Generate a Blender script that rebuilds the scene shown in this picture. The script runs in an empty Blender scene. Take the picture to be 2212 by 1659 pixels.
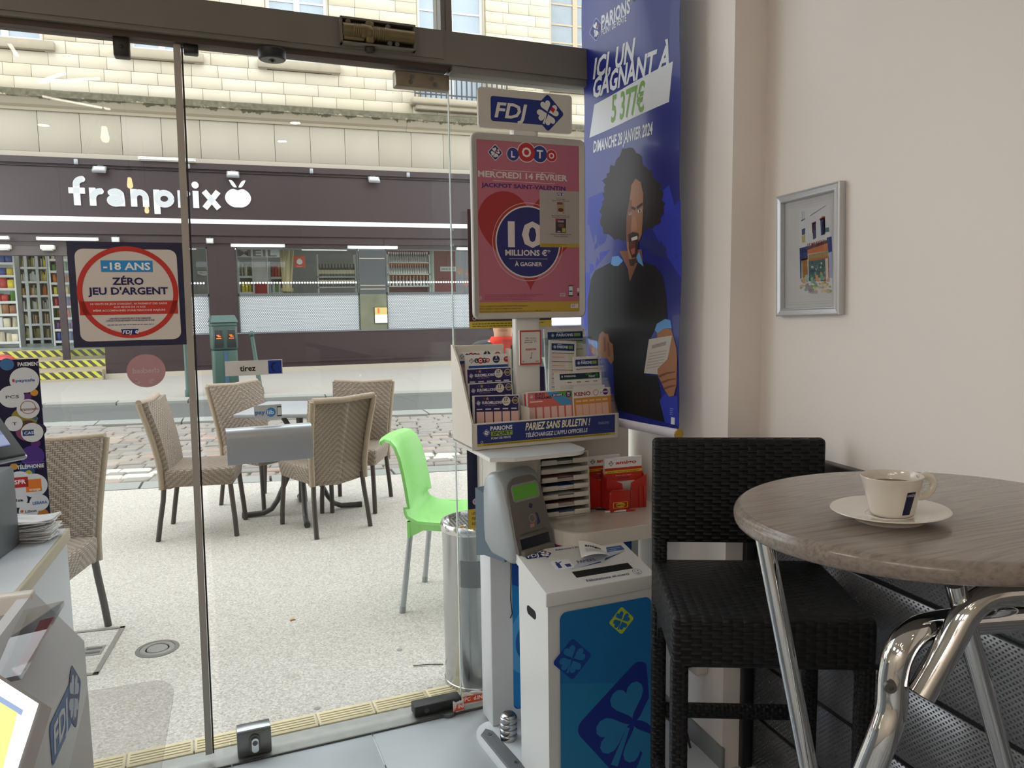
import bpy, bmesh, math, random
import numpy as np
from mathutils import Vector, Matrix

random.seed(7)
S = bpy.context.scene
COL = S.collection
PI = math.pi
R_ = math.radians

# ------------------------------------------------------------------ camera, sky, exposure
FPX, CX, CY = 1660.0, 1106.0, 829.5            # focal length and centre for the 2212 x 1659 frame
CAM = np.array([0.0, 0.0, 1.45])
AX_R = np.array([0.94726, -0.32019, -0.01285])
AX_U = np.array([0.04684, 0.09867, 0.99402])
AX_F = np.array([0.31701, 0.94220, -0.10846])
cam = bpy.data.cameras.new('camera')
cam.sensor_fit = 'HORIZONTAL'
cam.sensor_width = 36.0
cam.lens = 36.0 * FPX / 2212.0
cam.clip_start = 0.02
cam.clip_end = 200
cam_ob = bpy.data.objects.new('camera', cam)
COL.objects.link(cam_ob)
cam_ob.matrix_world = Matrix(((AX_R[0], AX_U[0], -AX_F[0], CAM[0]), (AX_R[1], AX_U[1], -AX_F[1], CAM[1]),
                              (AX_R[2], AX_U[2], -AX_F[2], CAM[2]), (0, 0, 0, 1)))
S.camera = cam_ob

world = bpy.data.worlds.new('overcast_sky')
S.world = world
world.use_nodes = True
wb = world.node_tree.nodes['Background']
wb.inputs['Color'].default_value = (0.925, 0.965, 1.0, 1)
wb.inputs['Strength'].default_value = 3.8

S.view_settings.view_transform = 'Standard'
S.view_settings.look = 'None'
S.view_settings.exposure = 0.0
S.view_settings.gamma = 1.0
S.view_settings.use_curve_mapping = False
S.cycles.transparent_max_bounces = 24
S.cycles.max_bounces = 10
S.cycles.diffuse_bounces = 5
S.cycles.sample_clamp_indirect = 6.0
LAMP = 1.0                                       # strength of the cafe's own lamps and the added fill panels

# ------------------------------------------------------------------ measuring helpers: where a sight line meets a real plane
def sight(px, py):
    return AX_F + AX_R * ((px - CX) / FPX) - AX_U * ((py - CY) / FPX)
def on_plane(px, py, n, d):
    v = sight(px, py); n = np.array(n)
    return CAM + v * ((d - n @ CAM) / (n @ v))
def ground(px, py, z=0.0):
    return on_plane(px, py, (0, 0, 1.0), z)
YF = 17.0                                        # plane of the building across the street
def fac(px, py, y=YF):
    p = on_plane(px, py, (0, 1.0, 0), y)
    return p[0], p[2]
GA = R_(4.0)                                     # the glass front is turned 4 degrees to that building
GX = np.array([math.cos(GA), math.sin(GA), 0]); GN = np.array([-math.sin(GA), math.cos(GA), 0]); GO = np.array([0, 2.512, 0])
def gl(px, py, w=0.0):                           # (u, z) on a plane w metres inside the glass
    p = on_plane(px, py, GN, GN @ GO - w)
    return (p - GO) @ GX, p[2]
def glz(px, py, z):                              # (u, w) on a level plane
    p = ground(px, py, z)
    return (p - GO) @ GX, -((p - GO) @ GN)
def gpt(u, w, z=0.0):                            # glass frame -> world
    return GO + GX * u - GN * w + np.array([0, 0, z])

# ------------------------------------------------------------------ materials
def lin(h):
    h = h.lstrip('#')
    c = [int(h[i:i + 2], 16) / 255 for i in (0, 2, 4)]
    return tuple((x / 12.92 if x <= .04045 else ((x + .055) / 1.055) ** 2.4) for x in c) + (1,)
class NT:
    """a little node-tree writer"""
    def __init__(s, name):
        s.m = bpy.data.materials.new(name); s.m.use_nodes = True
        s.t = s.m.node_tree; s.p = s.t.nodes['Principled BSDF']; s.out = s.t.nodes['Material Output']
    def n(s, ty, **kw):
        nd = s.t.nodes.new(ty)
        for k, v in kw.items():
            setattr(nd, k, v)
        return nd
    def l(s, a, b): s.t.links.new(a, b)
    def math(s, op, a, b=None, c=None):
        nd = s.n('ShaderNodeMath', operation=op)
        for i, x in enumerate((a, b, c)):
            if x is None: continue
            if isinstance(x, (int, float)): nd.inputs[i].default_value = x
            else: s.l(x, nd.inputs[i])
        return nd.outputs[0]
    def mix(s, f, a, b, mode='MIX'):
        nd = s.n('ShaderNodeMix', data_type='RGBA', blend_type=mode)
        for i, x in ((0, f), (6, a), (7, b)):
            if isinstance(x, (int, float)): nd.inputs[i].default_value = x
            elif isinstance(x, tuple): nd.inputs[i].default_value = x
            else: s.l(x, nd.inputs[i])
        return nd.outputs[2]
    def noise(s, scale, vec=None, detail=3, rough=.5):
        nd = s.n('ShaderNodeTexNoise'); nd.inputs['Scale'].default_value = scale
        nd.inputs['Detail'].default_value = detail; nd.inputs['Roughness'].default_value = rough
        if vec is not None: s.l(vec, nd.inputs['Vector'])
        return nd.outputs['Fac']
    def ramp(s, fac, stops):
        nd = s.n('ShaderNodeValToRGB'); s.l(fac, nd.inputs[0]); e = nd.color_ramp.elements
        while len(e) < len(stops): e.new(.5)
        for el, (p, c) in zip(e, stops): el.position = p; el.color = c
        return nd.outputs[0]
    def coord(s, which='Object', scale=None):
        o = s.n('ShaderNodeTexCoord').outputs[which]
        if scale:
            mp = s.n('ShaderNodeMapping'); mp.inputs['Scale'].default_value = scale; s.l(o, mp.inputs['Vector']); o = mp.outputs[0]
        return o
    def bump(s, h, strength=.3, dist=.01):
        nd = s.n('ShaderNodeBump'); nd.inputs['Strength'].default_value = strength; nd.inputs['Distance'].default_value = dist
        s.l(h, nd.inputs['Height']); s.l(nd.outputs[0], s.p.inputs['Normal'])
    def set(s, **kw):
        for k, v in kw.items():
            s.p.inputs[k.replace('_', ' ')].default_value = v
        return s
_M = {}
def mat(name, hexc, rough=.5, metal=0.0, var=.06, scale=12.0, bump=0.0, bscale=60.0, spec=.5, coat=0.0, objrand=0.0):
    if name in _M: return _M[name]
    t = NT(name); c = lin(hexc)
    k = t.noise(scale, t.coord())
    lo = tuple(max(0, x * (1 - var)) for x in c[:3]) + (1,); hi = tuple(min(1, x * (1 + var)) for x in c[:3]) + (1,)
    colr = t.mix(k, lo, hi)
    if objrand:
        oi = t.n('ShaderNodeObjectInfo').outputs['Random']
        f = t.math('MULTIPLY_ADD', oi, 2 * objrand, 1 - objrand)
        cmb = t.n('ShaderNodeCombineColor'); 
        for i in range(3): t.l(f, cmb.inputs[i])
        colr = t.mix(1.0, colr, cmb.outputs[0], 'MULTIPLY')
    t.l(colr, t.p.inputs['Base Color'])
    t.set(Roughness=rough, Metallic=metal)
    t.p.inputs['Specular IOR Level'].default_value = spec
    t.p.inputs['Coat Weight'].default_value = coat
    if bump: t.bump(t.noise(bscale, t.coord()), bump, .004)
    _M[name] = t.m
    return t.m
def ink(hexc, rough=.45):
    return mat('printed_ink_' + hexc.lstrip('#'), hexc, rough, var=.03, scale=40, spec=.3)
def emit(name, hexc, strength):
    if name in _M: return _M[name]
    t = NT(name)
    k = t.noise(3.0, t.coord()); c = lin(hexc)
    t.l(t.mix(k, tuple(x * .97 for x in c[:3]) + (1,), c), t.p.inputs['Emission Color'])
    t.set(Emission_Strength=strength, Roughness=.4); t.p.inputs['Base Color'].default_value = tuple(x * .25 for x in c[:3]) + (1,)
    _M[name] = t.m
    return t.m
def glass(name, tint='#ffffff', f0=.04, rough=0.0, gain=.96):
    """thin clear pane: see-through, mirror share growing towards grazing view"""
    if name in _M: return _M[name]
    t = NT(name); t.t.nodes.remove(t.p)
    tr = t.n('ShaderNodeBsdfTransparent'); tr.inputs[0].default_value = lin(tint)
    gs = t.n('ShaderNodeBsdfGlossy'); gs.inputs['Roughness'].default_value = rough
    lw = t.n('ShaderNodeLayerWeight'); lw.inputs[0].default_value = .5
    k = t.noise(1.2, t.coord())
    f = t.math('ADD', t.math('MULTIPLY', t.math('POWER', lw.outputs['Facing'], 5.0), gain), t.math('MULTIPLY_ADD', k, .004, f0 - .002))
    mx = t.n('ShaderNodeMixShader'); t.l(f, mx.inputs[0]); t.l(tr.outputs[0], mx.inputs[1]); t.l(gs.outputs[0], mx.inputs[2])
    t.l(mx.outputs[0], t.out.inputs[0])
    _M[name] = t.m
    return t.m

# ------------------------------------------------------------------ mesh helpers
def rot(ax, a): return Matrix.Rotation(a, 4, ax)
def mv(x, y, z): return Matrix.Translation((x, y, z))
class MB:
    def __init__(s): s.v = []; s.f = []; s.sm = []; s.mi = []
    def add(s, vs, fs, M=None, sm=False, mi=0):
        o = len(s.v)
        s.v += [tuple(M @ Vector(p)) if M is not None else tuple(p) for p in vs]
        for f in fs:
            s.f.append(tuple(i + o for i in f)); s.sm.append(sm); s.mi.append(mi)
        return s
    def box(s, x0, x1, y0, y1, z0, z1, M=None, mi=0):
        vs = [(x, y, z) for z in (z0, z1) for y in (y0, y1) for x in (x0, x1)]
        return s.add(vs, [(0, 2, 3, 1), (4, 5, 7, 6), (0, 1, 5, 4), (2, 6, 7, 3), (0, 4, 6, 2), (1, 3, 7, 5)], M, False, mi)
    def rbox(s, x0, x1, y0, y1, z0, z1, r=.005, seg=2, M=None, mi=0, sm=True):
        bm = bmesh.new(); bmesh.ops.create_cube(bm, size=1.0)
        for v in bm.verts:
            v.co = Vector((x0 + (v.co.x + .5) * (x1 - x0), y0 + (v.co.y + .5) * (y1 - y0), z0 + (v.co.z + .5) * (z1 - z0)))
        r = min(r, .49 * min(x1 - x0, y1 - y0, z1 - z0))
        bmesh.ops.bevel(bm, geom=bm.edges[:], offset=r, segments=seg, profile=.5, affect='EDGES')
        bm.verts.ensure_lookup_table(); bm.verts.index_update()
        s.add([v.co[:] for v in bm.verts], [[v.index for v in f.verts] for f in bm.faces], M, sm, mi)
        bm.free(); return s
    def prism(s, poly, z0, z1, M=None, sm=False, mi=0):
        n = len(poly)
        vs = [(x, y, z0) for x, y in poly] + [(x, y, z1) for x, y in poly]
        fs = [tuple(range(n))[::-1], tuple(range(n, 2 * n))] + [(i, (i + 1) % n, n + (i + 1) % n, n + i) for i in range(n)]
        return s.add(vs, fs, M, sm, mi)
    def tube(s, pts, r, seg=10, cap=True, M=None, mi=0, sq=1.0):
        pts = [Vector(p) for p in pts]; n = len(pts)
        rs = r if isinstance(r, (list, tuple)) else [r] * n
        vs = []; fs = []; prev = None
        for i, p in enumerate(pts):
            t = (pts[min(i + 1, n - 1)] - pts[max(i - 1, 0)]).normalized()
            if prev is None:
                a = Vector((0, 0, 1)) if abs(t.z) < .9 else Vector((1, 0, 0))
                nx = t.cross(a).normalized()
            else:
                nx = (prev - t * prev.dot(t)).normalized()
            prev = nx; ny = t.cross(nx)
            for k in range(seg):
                a = 2 * PI * k / seg
                vs.append(p + nx * (rs[i] * math.cos(a)) + ny * (rs[i] * sq * math.sin(a)))
        for i in range(n - 1):
            for k in range(seg):
                fs.append((i * seg + k, i * seg + (k + 1) % seg, (i + 1) * seg + (k + 1) % seg, (i + 1) * seg + k))
        s.add([v[:] for v in vs], fs, M, True, mi)
        if cap:
            o = len(s.v) - len(vs)
            s.f += [tuple(o + k for k in range(seg))[::-1], tuple(o + (n - 1) * seg + k for k in range(seg))]
            s.sm += [False, False]; s.mi += [mi, mi]
        return s
    def lathe(s, prof, seg=24, M=None, sm=True, mi=0):
        vs = []; fs = []; n = len(prof)
        for r, z in prof:
            for k in range(seg):
                a = 2 * PI * k / seg; vs.append((r * math.cos(a), r * math.sin(a), z))
        for i in range(n - 1):
            for k in range(seg):
                fs.append((i * seg + k, i * seg + (k + 1) % seg, (i + 1) * seg + (k + 1) % seg, (i + 1) * seg + k))
        s.add(vs, fs, M, sm, mi)
        o = len(s.v) - len(vs)
        for i, rev in ((0, True), (n - 1, False)):
            if prof[i][0] > 1e-5:
                f = tuple(o + i * seg + k for k in range(seg)); s.f.append(f[::-1] if rev else f); s.sm.append(False); s.mi.append(mi)
        return s
    def grid(s, fn, nu, nv, M=None, sm=True, mi=0, thick=0.0):
        """fn(a,b) -> point for a,b in 0..1; thick gives the sheet a back"""
        P = [[Vector(fn(i / nu, j / nv)) for j in range(nv + 1)] for i in range(nu + 1)]
        vs = [p for row in P for p in row]; W = nv + 1
        fs = [(i * W + j, (i + 1) * W + j, (i + 1) * W + j + 1, i * W + j + 1) for i in range(nu) for j in range(nv)]
        if thick:
            N = []
            for i in range(nu + 1):
                for j in range(nv + 1):
                    du = P[min(i + 1, nu)][j] - P[max(i - 1, 0)][j]; dv = P[i][min(j + 1, nv)] - P[i][max(j - 1, 0)]
                    N.append(du.cross(dv).normalized())
            o = len(vs); vs = vs + [p - q * thick for p, q in zip(vs, N)]
            fs += [tuple(o + k for k in f[::-1]) for f in fs]
            rim = [(i, 0) for i in range(nu)] + [(nu, j) for j in range(nv)] + [(i, nv) for i in range(nu, 0, -1)] + [(0, j) for j in range(nv, 0, -1)]
            ids = [i * W + j for i, j in rim]
            fs += [(ids[k], o + ids[k], o + ids[(k + 1) % len(ids)], ids[(k + 1) % len(ids)]) for k in range(len(ids))]
        return s.add([p[:] for p in vs], fs, M, sm, mi)
    def mesh(s, name, mats, uv=None):
        me = bpy.data.meshes.new(name); me.from_pydata(s.v, [], s.f)
        for m in (mats if isinstance(mats, (list, tuple)) else [mats]): me.materials.append(m)
        me.polygons.foreach_set('use_smooth', s.sm); me.polygons.foreach_set('material_index', s.mi)
        if uv:
            l = me.uv_layers.new(name='UVMap')
            for p in me.polygons:
                for li in p.loop_indices: l.data[li].uv = uv(me.vertices[me.loops[li].vertex_index].co, p.normal)
        me.update()
        if any(s.sm): me.set_sharp_from_angle(angle=R_(50))
        return me
    def build(s, name, mats, parent=None, uv=None, M=None):
        return obj(name, s.mesh(name, mats, uv), parent, M)
def obj(name, me, parent=None, M=None):
    o = bpy.data.objects.new(name, me); COL.objects.link(o)
    if parent is not None: o.parent = parent
    if M is not None: o.matrix_local = M
    return o
def tag(o, label, cat, group=None, kind=None):
    o['label'] = label; o['category'] = cat
    if group: o['group'] = group
    if kind: o['kind'] = kind
    return o
def thing(name, label, cat, loc=(0, 0, 0), rz=0.0, group=None, M=None):
    o = bpy.data.objects.new(name, None); COL.objects.link(o); o.empty_display_size = .05
    if M is not None: o.matrix_world = M
    else: o.location = [float(x) for x in loc]; o.rotation_euler = (0, 0, rz)
    return tag(o, label, cat, group)
def struct(o): o['kind'] = 'structure'; return o
def stuff(o): o['kind'] = 'stuff'; return o
def dup(root, M=None, label=None, parent=None, loc=None, rz=None):
    r = root.copy(); COL.objects.link(r)
    if parent is not None: r.parent = parent
    if M is not None: r.matrix_world = M
    if loc is not None: r.location = [float(x) for x in loc]
    if rz is not None: r.rotation_euler = (0, 0, rz)
    if label: r['label'] = label
    for ch in list(root.children):
        c = ch.copy(); COL.objects.link(c); c.parent = r
        for g in ch.children:
            d = g.copy(); COL.objects.link(d); d.parent = c
    return r
def gthing(name, label, cat, u, w, z=0.0, rz=0.0, group=None):
    """a thing in the frame of the glass front: local x along the glass, local -y into the room"""
    return thing(name, label, cat, gpt(u, w, z), GA + rz, group)

# ------------------------------------------------------------------ flat print: shapes and lettering on a surface
def rrect_pts(x0, y0, x1, y1, r, n=5):
    out = []
    for cx, cy, a0 in ((x1 - r, y1 - r, 0), (x0 + r, y1 - r, 90), (x0 + r, y0 + r, 180), (x1 - r, y0 + r, 270)):
        out += [(cx + r * math.cos(R_(a0 + 90 * k / n)), cy + r * math.sin(R_(a0 + 90 * k / n))) for k in range(n + 1)]
    return out
def ell_pts(cx, cy, rx, ry, n=28, a=0.0):
    return [(cx + rx * math.cos(t) * math.cos(a) - ry * math.sin(t) * math.sin(a), cy + rx * math.cos(t) * math.sin(a) + ry * math.sin(t) * math.cos(a)) for t in (2 * PI * k / n for k in range(n))]
def leaf_pts(cx, cy, r, a, n=22):
    """heart with its tip at (cx, cy), opening in direction a"""
    out = []
    for k in range(n):
        t = 2 * PI * k / n
        x = 16 * math.sin(t) ** 3; y = 13 * math.cos(t) - 5 * math.cos(2 * t) - 2 * math.cos(3 * t) - math.cos(4 * t)
        p, q = x / 32 * r, (y + 17) / 30 * r
        out.append((cx + q * math.cos(a) + p * math.sin(a), cy + q * math.sin(a) - p * math.cos(a)))
    return out
_T = {}
def text_geo(body, bold, shear):
    k = (body, bold, shear)
    if k not in _T:
        c = bpy.data.curves.new('t', 'FONT'); c.body = body; c.size = 1; c.resolution_u = 2; c.offset = bold; c.shear = shear
        o = bpy.data.objects.new('t', c); m = bpy.data.meshes.new_from_object(o)
        V = [(v.co.x, v.co.y) for v in m.vertices]; Fs = [tuple(p.vertices) for p in m.polygons]
        bpy.data.objects.remove(o); bpy.data.curves.remove(c); bpy.data.meshes.remove(m)
        _T[k] = (V, Fs)
    return _T[k]
class Print:
    def __init__(s, parent, fn=None, step=.0003, base=.0004):
        s.par = parent; s.fn = fn or (lambda x, y, o: (x, -o, y)); s.step = step; s.base = base
        s.a = {'artwork': MB(), 'lettering': MB()}; s.m = {'artwork': [], 'lettering': []}
    def _mi(s, w, c):
        m = ink(c) if isinstance(c, str) else c
        if m not in s.m[w]: s.m[w].append(m)
        return s.m[w].index(m)
    def _put(s, w, pts, fs, c, L):
        o = s.base + L * s.step
        s.a[w].add([s.fn(x, y, o) for x, y in pts], fs, None, False, s._mi(w, c))
    def poly(s, pts, c, L=0): s._put('artwork', pts, [tuple(range(len(pts)))], c, L)
    def rect(s, x0, y0, x1, y1, c, L=0): s.poly([(x0, y0), (x1, y0), (x1, y1), (x0, y1)], c, L)
    def rrect(s, x0, y0, x1, y1, r, c, L=0): s.poly(rrect_pts(x0, y0, x1, y1, r), c, L)
    def ell(s, cx, cy, rx, ry=None, c='#ffffff', L=0, n=28): s.poly(ell_pts(cx, cy, rx, ry or rx, n), c, L)
    def ring(s, cx, cy, r0, r1, c, L=0, n=40):
        a = ell_pts(cx, cy, r0, r0, n); b = ell_pts(cx, cy, r1, r1, n)
        s._put('artwork', a + b, [(i, (i + 1) % n, n + (i + 1) % n, n + i) for i in range(n)], c, L)
    def text(s, body, x, y, h, c, L=1, align='C', bold=.03, shear=0.0, w=None, rise=0.0):
        """baseline at y, capital height h; w squeezes or stretches the line to that width"""
        V, Fs = text_geo(body, min(bold * .7, .03), shear)
        if not V: return
        x0 = min(p[0] for p in V); x1 = max(p[0] for p in V)
        sy = h / .69; sx = (w / (x1 - x0)) if w else sy
        W = (x1 - x0) * sx; ox = {'C': x - W / 2, 'L': x, 'R': x - W}[align]
        P = []
        for px, py in V:
            X = ox + (px - x0) * sx; P.append((X, y + py * sy + rise * (X - ox)))
        s._put('lettering', P, Fs, c, L)
    def lines(s, x0, y0, w, n, pitch, h, c, L=1, seed=1, align='L'):
        """rows of type too small to read: short runs of dashes"""
        rr = random.Random(seed)
        for i in range(n):
            x = x0; end = x0 + w * (rr.uniform(.72, 1) if i else 1)
            while x < end:
                q = rr.uniform(2.2, 5.5) * h; s._put('lettering', [(x, y0 - i * pitch), (min(x + q, end), y0 - i * pitch), (min(x + q, end), y0 - i * pitch + h), (x, y0 - i * pitch + h)], [(0, 1, 2, 3)], c, L)
                x += q + .8 * h
    def clover(s, cx, cy, r, bg='#1b2a6b', leafc='#f2f2f2', red='#d5202e', L=1, frame=None):
        """four-leaved clover on a rounded diamond"""
        def diamond(q): 
            return [(cx + (x * math.cos(PI / 4) - y * math.sin(PI / 4)), cy + (x * math.sin(PI / 4) + y * math.cos(PI / 4))) for x, y in rrect_pts(-q * .72, -q * .72, q * .72, q * .72, q * .16)]
        if frame: s.poly(diamond(r * 1.12), frame, L - .4)
        if bg: s.poly(diamond(r), bg, L)
        for a in (108, 198, 288, 18): s.poly(leaf_pts(cx + .05 * r * math.cos(R_(a)), cy + .05 * r * math.sin(R_(a)), r * .62, R_(a)), leafc, L + .5)
        s.poly([(cx - .06 * r, cy - .05 * r), (cx - .2 * r, cy - .62 * r), (cx - .32 * r, cy - .6 * r), (cx - .12 * r, cy - .08 * r)], leafc, L + .7)
        if red: s.poly([(cx + .14 * r, cy + .16 * r), (cx + .34 * r, cy + .02 * r), (cx + .46 * r, cy + .22 * r), (cx + .26 * r, cy + .36 * r)], red, L + .9)
    def build(s, names=('artwork', 'lettering')):
        out = []
        for k, nm in zip(('artwork', 'lettering'), names):
            if s.a[k].f: out.append(s.a[k].build(nm, s.m[k], s.par))
        return out
def fdj(pr, x, y, h, L=1, bg='#1c2c74', fg='#f0f0f0', plain=False):
    """the lottery's badge: bar with three letters and a clover diamond; left edge x, centre y, bar height h"""
    pr.poly([(x + .16 * h, y - h * .5), (x + 2.55 * h, y - h * .5), (x + 2.75 * h, y + h * .5), (x, y + h * .5)] if plain else rrect_pts(x, y - h * .5, x + 2.75 * h, y + h * .5, h * .12), bg, L)
    pr.text('FDJ', x + .2 * h, y - .3 * h, h * .6, fg, L + 2, 'L', bold=.035, shear=.2, w=1.55 * h)
    pr.clover(x + 2.5 * h, y, h * (.5 if plain else .82), None if plain else bg, fg, None if plain else '#d5202e', L + .8)

# ================================================================== materials of the place
def m_wall():
    t = NT('cream_wall_paint'); k = t.noise(1.1, t.coord(), 2); d = t.noise(7, t.coord(), 6, .7)
    c = t.mix(k, lin('#e6ddd6'), lin('#ece5df'))
    spot = t.math('GREATER_THAN', d, .735)
    c = t.mix(t.math('MULTIPLY', spot, .22), c, lin('#a89d90'))
    t.l(c, t.p.inputs['Base Color']); t.set(Roughness=.55); t.bump(t.noise(90, t.coord(), 4), .12, .002); return t.m
WALL = m_wall()
def m_aggregate():
    t = NT('exposed_aggregate_concrete'); o = t.coord()
    v = t.n('ShaderNodeTexVoronoi'); v.inputs['Scale'].default_value = 170; t.l(o, v.inputs['Vector'])
    g = t.n('ShaderNodeSeparateColor'); t.l(v.outputs['Color'], g.inputs[0])
    c = t.ramp(g.outputs[0], [(0, lin('#8d8880')), (.25, lin('#a39e96')), (.7, lin('#b0aba3')), (1, lin('#c2beb6'))])
    c = t.mix(t.math('MULTIPLY', t.noise(.9, o, 4), .3), c, lin('#999288'))
    st = t.math('GREATER_THAN', t.noise(2.6, o, 5, .65), .66)
    c = t.mix(t.math('MULTIPLY', st, .35), c, lin('#8b857c'))
    t.l(c, t.p.inputs['Base Color']); t.set(Roughness=.9); t.bump(g.outputs[1], .2, .003); return t.m
AGG = m_aggregate()
def m_asphalt():
    t = NT('dark_asphalt'); o = t.coord()
    c = t.ramp(t.noise(60, o, 4), [(.3, lin('#414240')), (.7, lin('#5e5f5c'))])
    c = t.mix(t.math('MULTIPLY', t.noise(1.3, o, 4), .5), c, lin('#4b4c4a'))
    t.l(c, t.p.inputs['Base Color']); t.set(Roughness=.85); t.bump(t.noise(140, o), .4, .004); return t.m
ASPH = m_asphalt()
def m_stone(name, a, b, rnd=.10, sc=5.0):
    t = NT(name); o = t.coord('Object')
    oi = t.n('ShaderNodeObjectInfo').outputs['Random']
    base = t.mix(oi, lin(a), lin(b))
    n1 = t.noise(sc, o, 5, .6)
    c = t.mix(t.math('MULTIPLY', n1, rnd * 3), base, lin('#b3a68d'))
    t.l(c, t.p.inputs['Base Color']); t.set(Roughness=.85); t.bump(t.noise(45, o, 4), .25, .004); return t.m
LIME = m_stone('pale_limestone', '#b4ab96', '#beb6a6')
SLAB = m_stone('cream_stone_slab', '#989183', '#9e978b', .06, 2.0)
SILL = m_stone('weathered_sill_stone', '#857d6e', '#8e8778', .2, 6)
def m_moss():
    t = NT('mossy_cornice_stone'); o = t.coord()
    sp = t.n('ShaderNodeSeparateXYZ'); t.l(o, sp.inputs[0])
    st = t.noise(4.0, t.coord('Object', (1.0, 1.0, .35)), 6, .7)
    h = t.math('MULTIPLY_ADD', sp.outputs[2], 3.4, -.62)            # stains run down from the weathered top edge
    f = t.math('GREATER_THAN', t.math('ADD', st, h), .52)
    f = t.math('MULTIPLY', f, t.math('MULTIPLY_ADD', t.noise(14, o, 4), .7, .5))
    c = t.mix(f, lin('#968d7a'), lin('#444230'))
    t.l(c, t.p.inputs['Base Color']); t.set(Roughness=.9); t.bump(t.noise(40, o), .3, .004); return t.m
MOSS = m_moss()
PURP = mat('aubergine_paint', '#28191e', .38, var=.05, scale=3)
PURD = mat('aubergine_paint_groove', '#22151a', .5)
WHITEP = mat('white_frame_paint', '#c9c9c7', .4)
COBB = None
def m_cobble():
    t = NT('granite_sett'); o = t.coord(); oi = t.n('ShaderNodeObjectInfo').outputs['Random']
    c = t.ramp(oi, [(0, lin('#807a71')), (.2, lin('#8c867d')), (.4, lin('#74716f')), (.6, lin('#958c80')), (.8, lin('#7d7a79')), (.93, lin('#957f72')), (1, lin('#a2988b'))])
    c = t.mix(t.math('MULTIPLY', t.noise(30, o, 4), .5), c, lin('#6a655f'))
    t.l(c, t.p.inputs['Base Color']); t.set(Roughness=.75); t.bump(t.noise(50, o, 4), .35, .005); return t.m
COBB = m_cobble()
KERB = mat('grey_granite_kerb', '#82847f', .8, var=.12, scale=40, objrand=.06)
BEAM = mat('grey_brown_beam_paint', '#736d65', .5, var=.12, scale=6, bump=.12, bscale=25)
BEAMD = mat('rusty_beam_underside', '#4a3b33', .7, var=.3, scale=14)
ALU = mat('brushed_aluminium', '#aab0b5', .32, 1.0, var=.05, scale=3)
STEEL = mat('stainless_steel', '#b4b6b6', .2, 1.0, var=.08, scale=5)
STEELB = mat('brushed_dark_steel', '#6d6c68', .4, .9, var=.1, scale=18)
CHROME = mat('polished_chrome', '#d9dadb', .06, 1.0, var=.02, scale=4)
BLACKP = mat('black_plastic', '#17181a', .45, var=.15)
WHITE = mat('white_plastic', '#dfddd8', .35, var=.02, scale=3)
OFFW = mat('off_white_plastic', '#d2cdc2', .38, var=.03, scale=4)
PAPER = mat('white_paper', '#e6e6e6', .8, var=.03)
GLASS = glass('shop_window_glass', '#fcfdfc', .034)
GLASS2 = glass('clear_window_pane', '#f4f7f7', .022)
ACRYL = glass('clear_acrylic', '#fdfdfd', .14)

# ================================================================== room shell
WX, PX_, PY_ = 1.42, 1.31, 1.911                 # side wall, pier side face, pier front face
CE = 2.75
def slab(name, x0, x1, y0, y1, z0, z1, m, parent=None):
    return MB().box(x0, x1, y0, y1, z0, z1).build(name, m, parent)
floor_ = struct(MB().box(-3.2, 1.6, -3.6, 2.3, -.06, -.006).build('floor', mat('dark_grout', '#6a6f70', .8)))
TILE = mat('grey_floor_tile', '#adb3b7', .4, var=.08, scale=5, bump=.05, bscale=30, objrand=.04)
tl = None
for i in range(-7, 4):
    for j in range(0, 13):
        u0 = .3185 + i * .446; w0 = .055 + j * .446
        p = gpt(u0, w0)
        if p[0] < -3.1 or p[0] > 1.5 or p[1] < -3.4: continue
        if tl is None:
            tl = MB().rbox(0, .4425, -.4425, 0, -.012, 0, .0015, 1).build('floor_tile', TILE, floor_, M=mv(*p) @ rot('Z', GA)); tm = tl.data
        else: obj('floor_tile', tm, floor_, mv(*p) @ rot('Z', GA))
struct(slab('ceiling', -3.2, 1.6, -3.6, 2.42, CE, CE + .1, mat('white_ceiling_paint', '#e0dcd4', .7)))
wr = struct(MB().box(WX, WX + .18, -3.6, 1.93, -.05, CE).build('wall_right', WALL))
struct(MB().box(PX_, WX + .18, PY_, 2.62, -.05, CE + .02).build('wall_pier', WALL))
struct(slab('wall_back', -3.3, 1.6, -3.7, -3.6, -.05, CE, mat('warm_white_wall', '#cfc6b8', .6)))
struct(slab('wall_left', -3.3, -3.2, -3.7, 2.3, -.05, CE, mat('warm_white_wall', '#cfc6b8', .6)))
# the cafe's own front above the glass
struct(MB().box(-6, 8, 0, .35, 3.05, 8.5, M=mv(*GO) @ rot('Z', GA)).build('wall_front_upper', LIME))
struct(MB().box(-6, -1.9, 0, .3, 0, 3.05, M=mv(*GO) @ rot('Z', GA)).build('wall_front_left', LIME))
struct(MB().box(1.36, 8, .02, .3, 0, 3.05, M=mv(*GO) @ rot('Z', GA)).build('wall_front_right', LIME))

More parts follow.
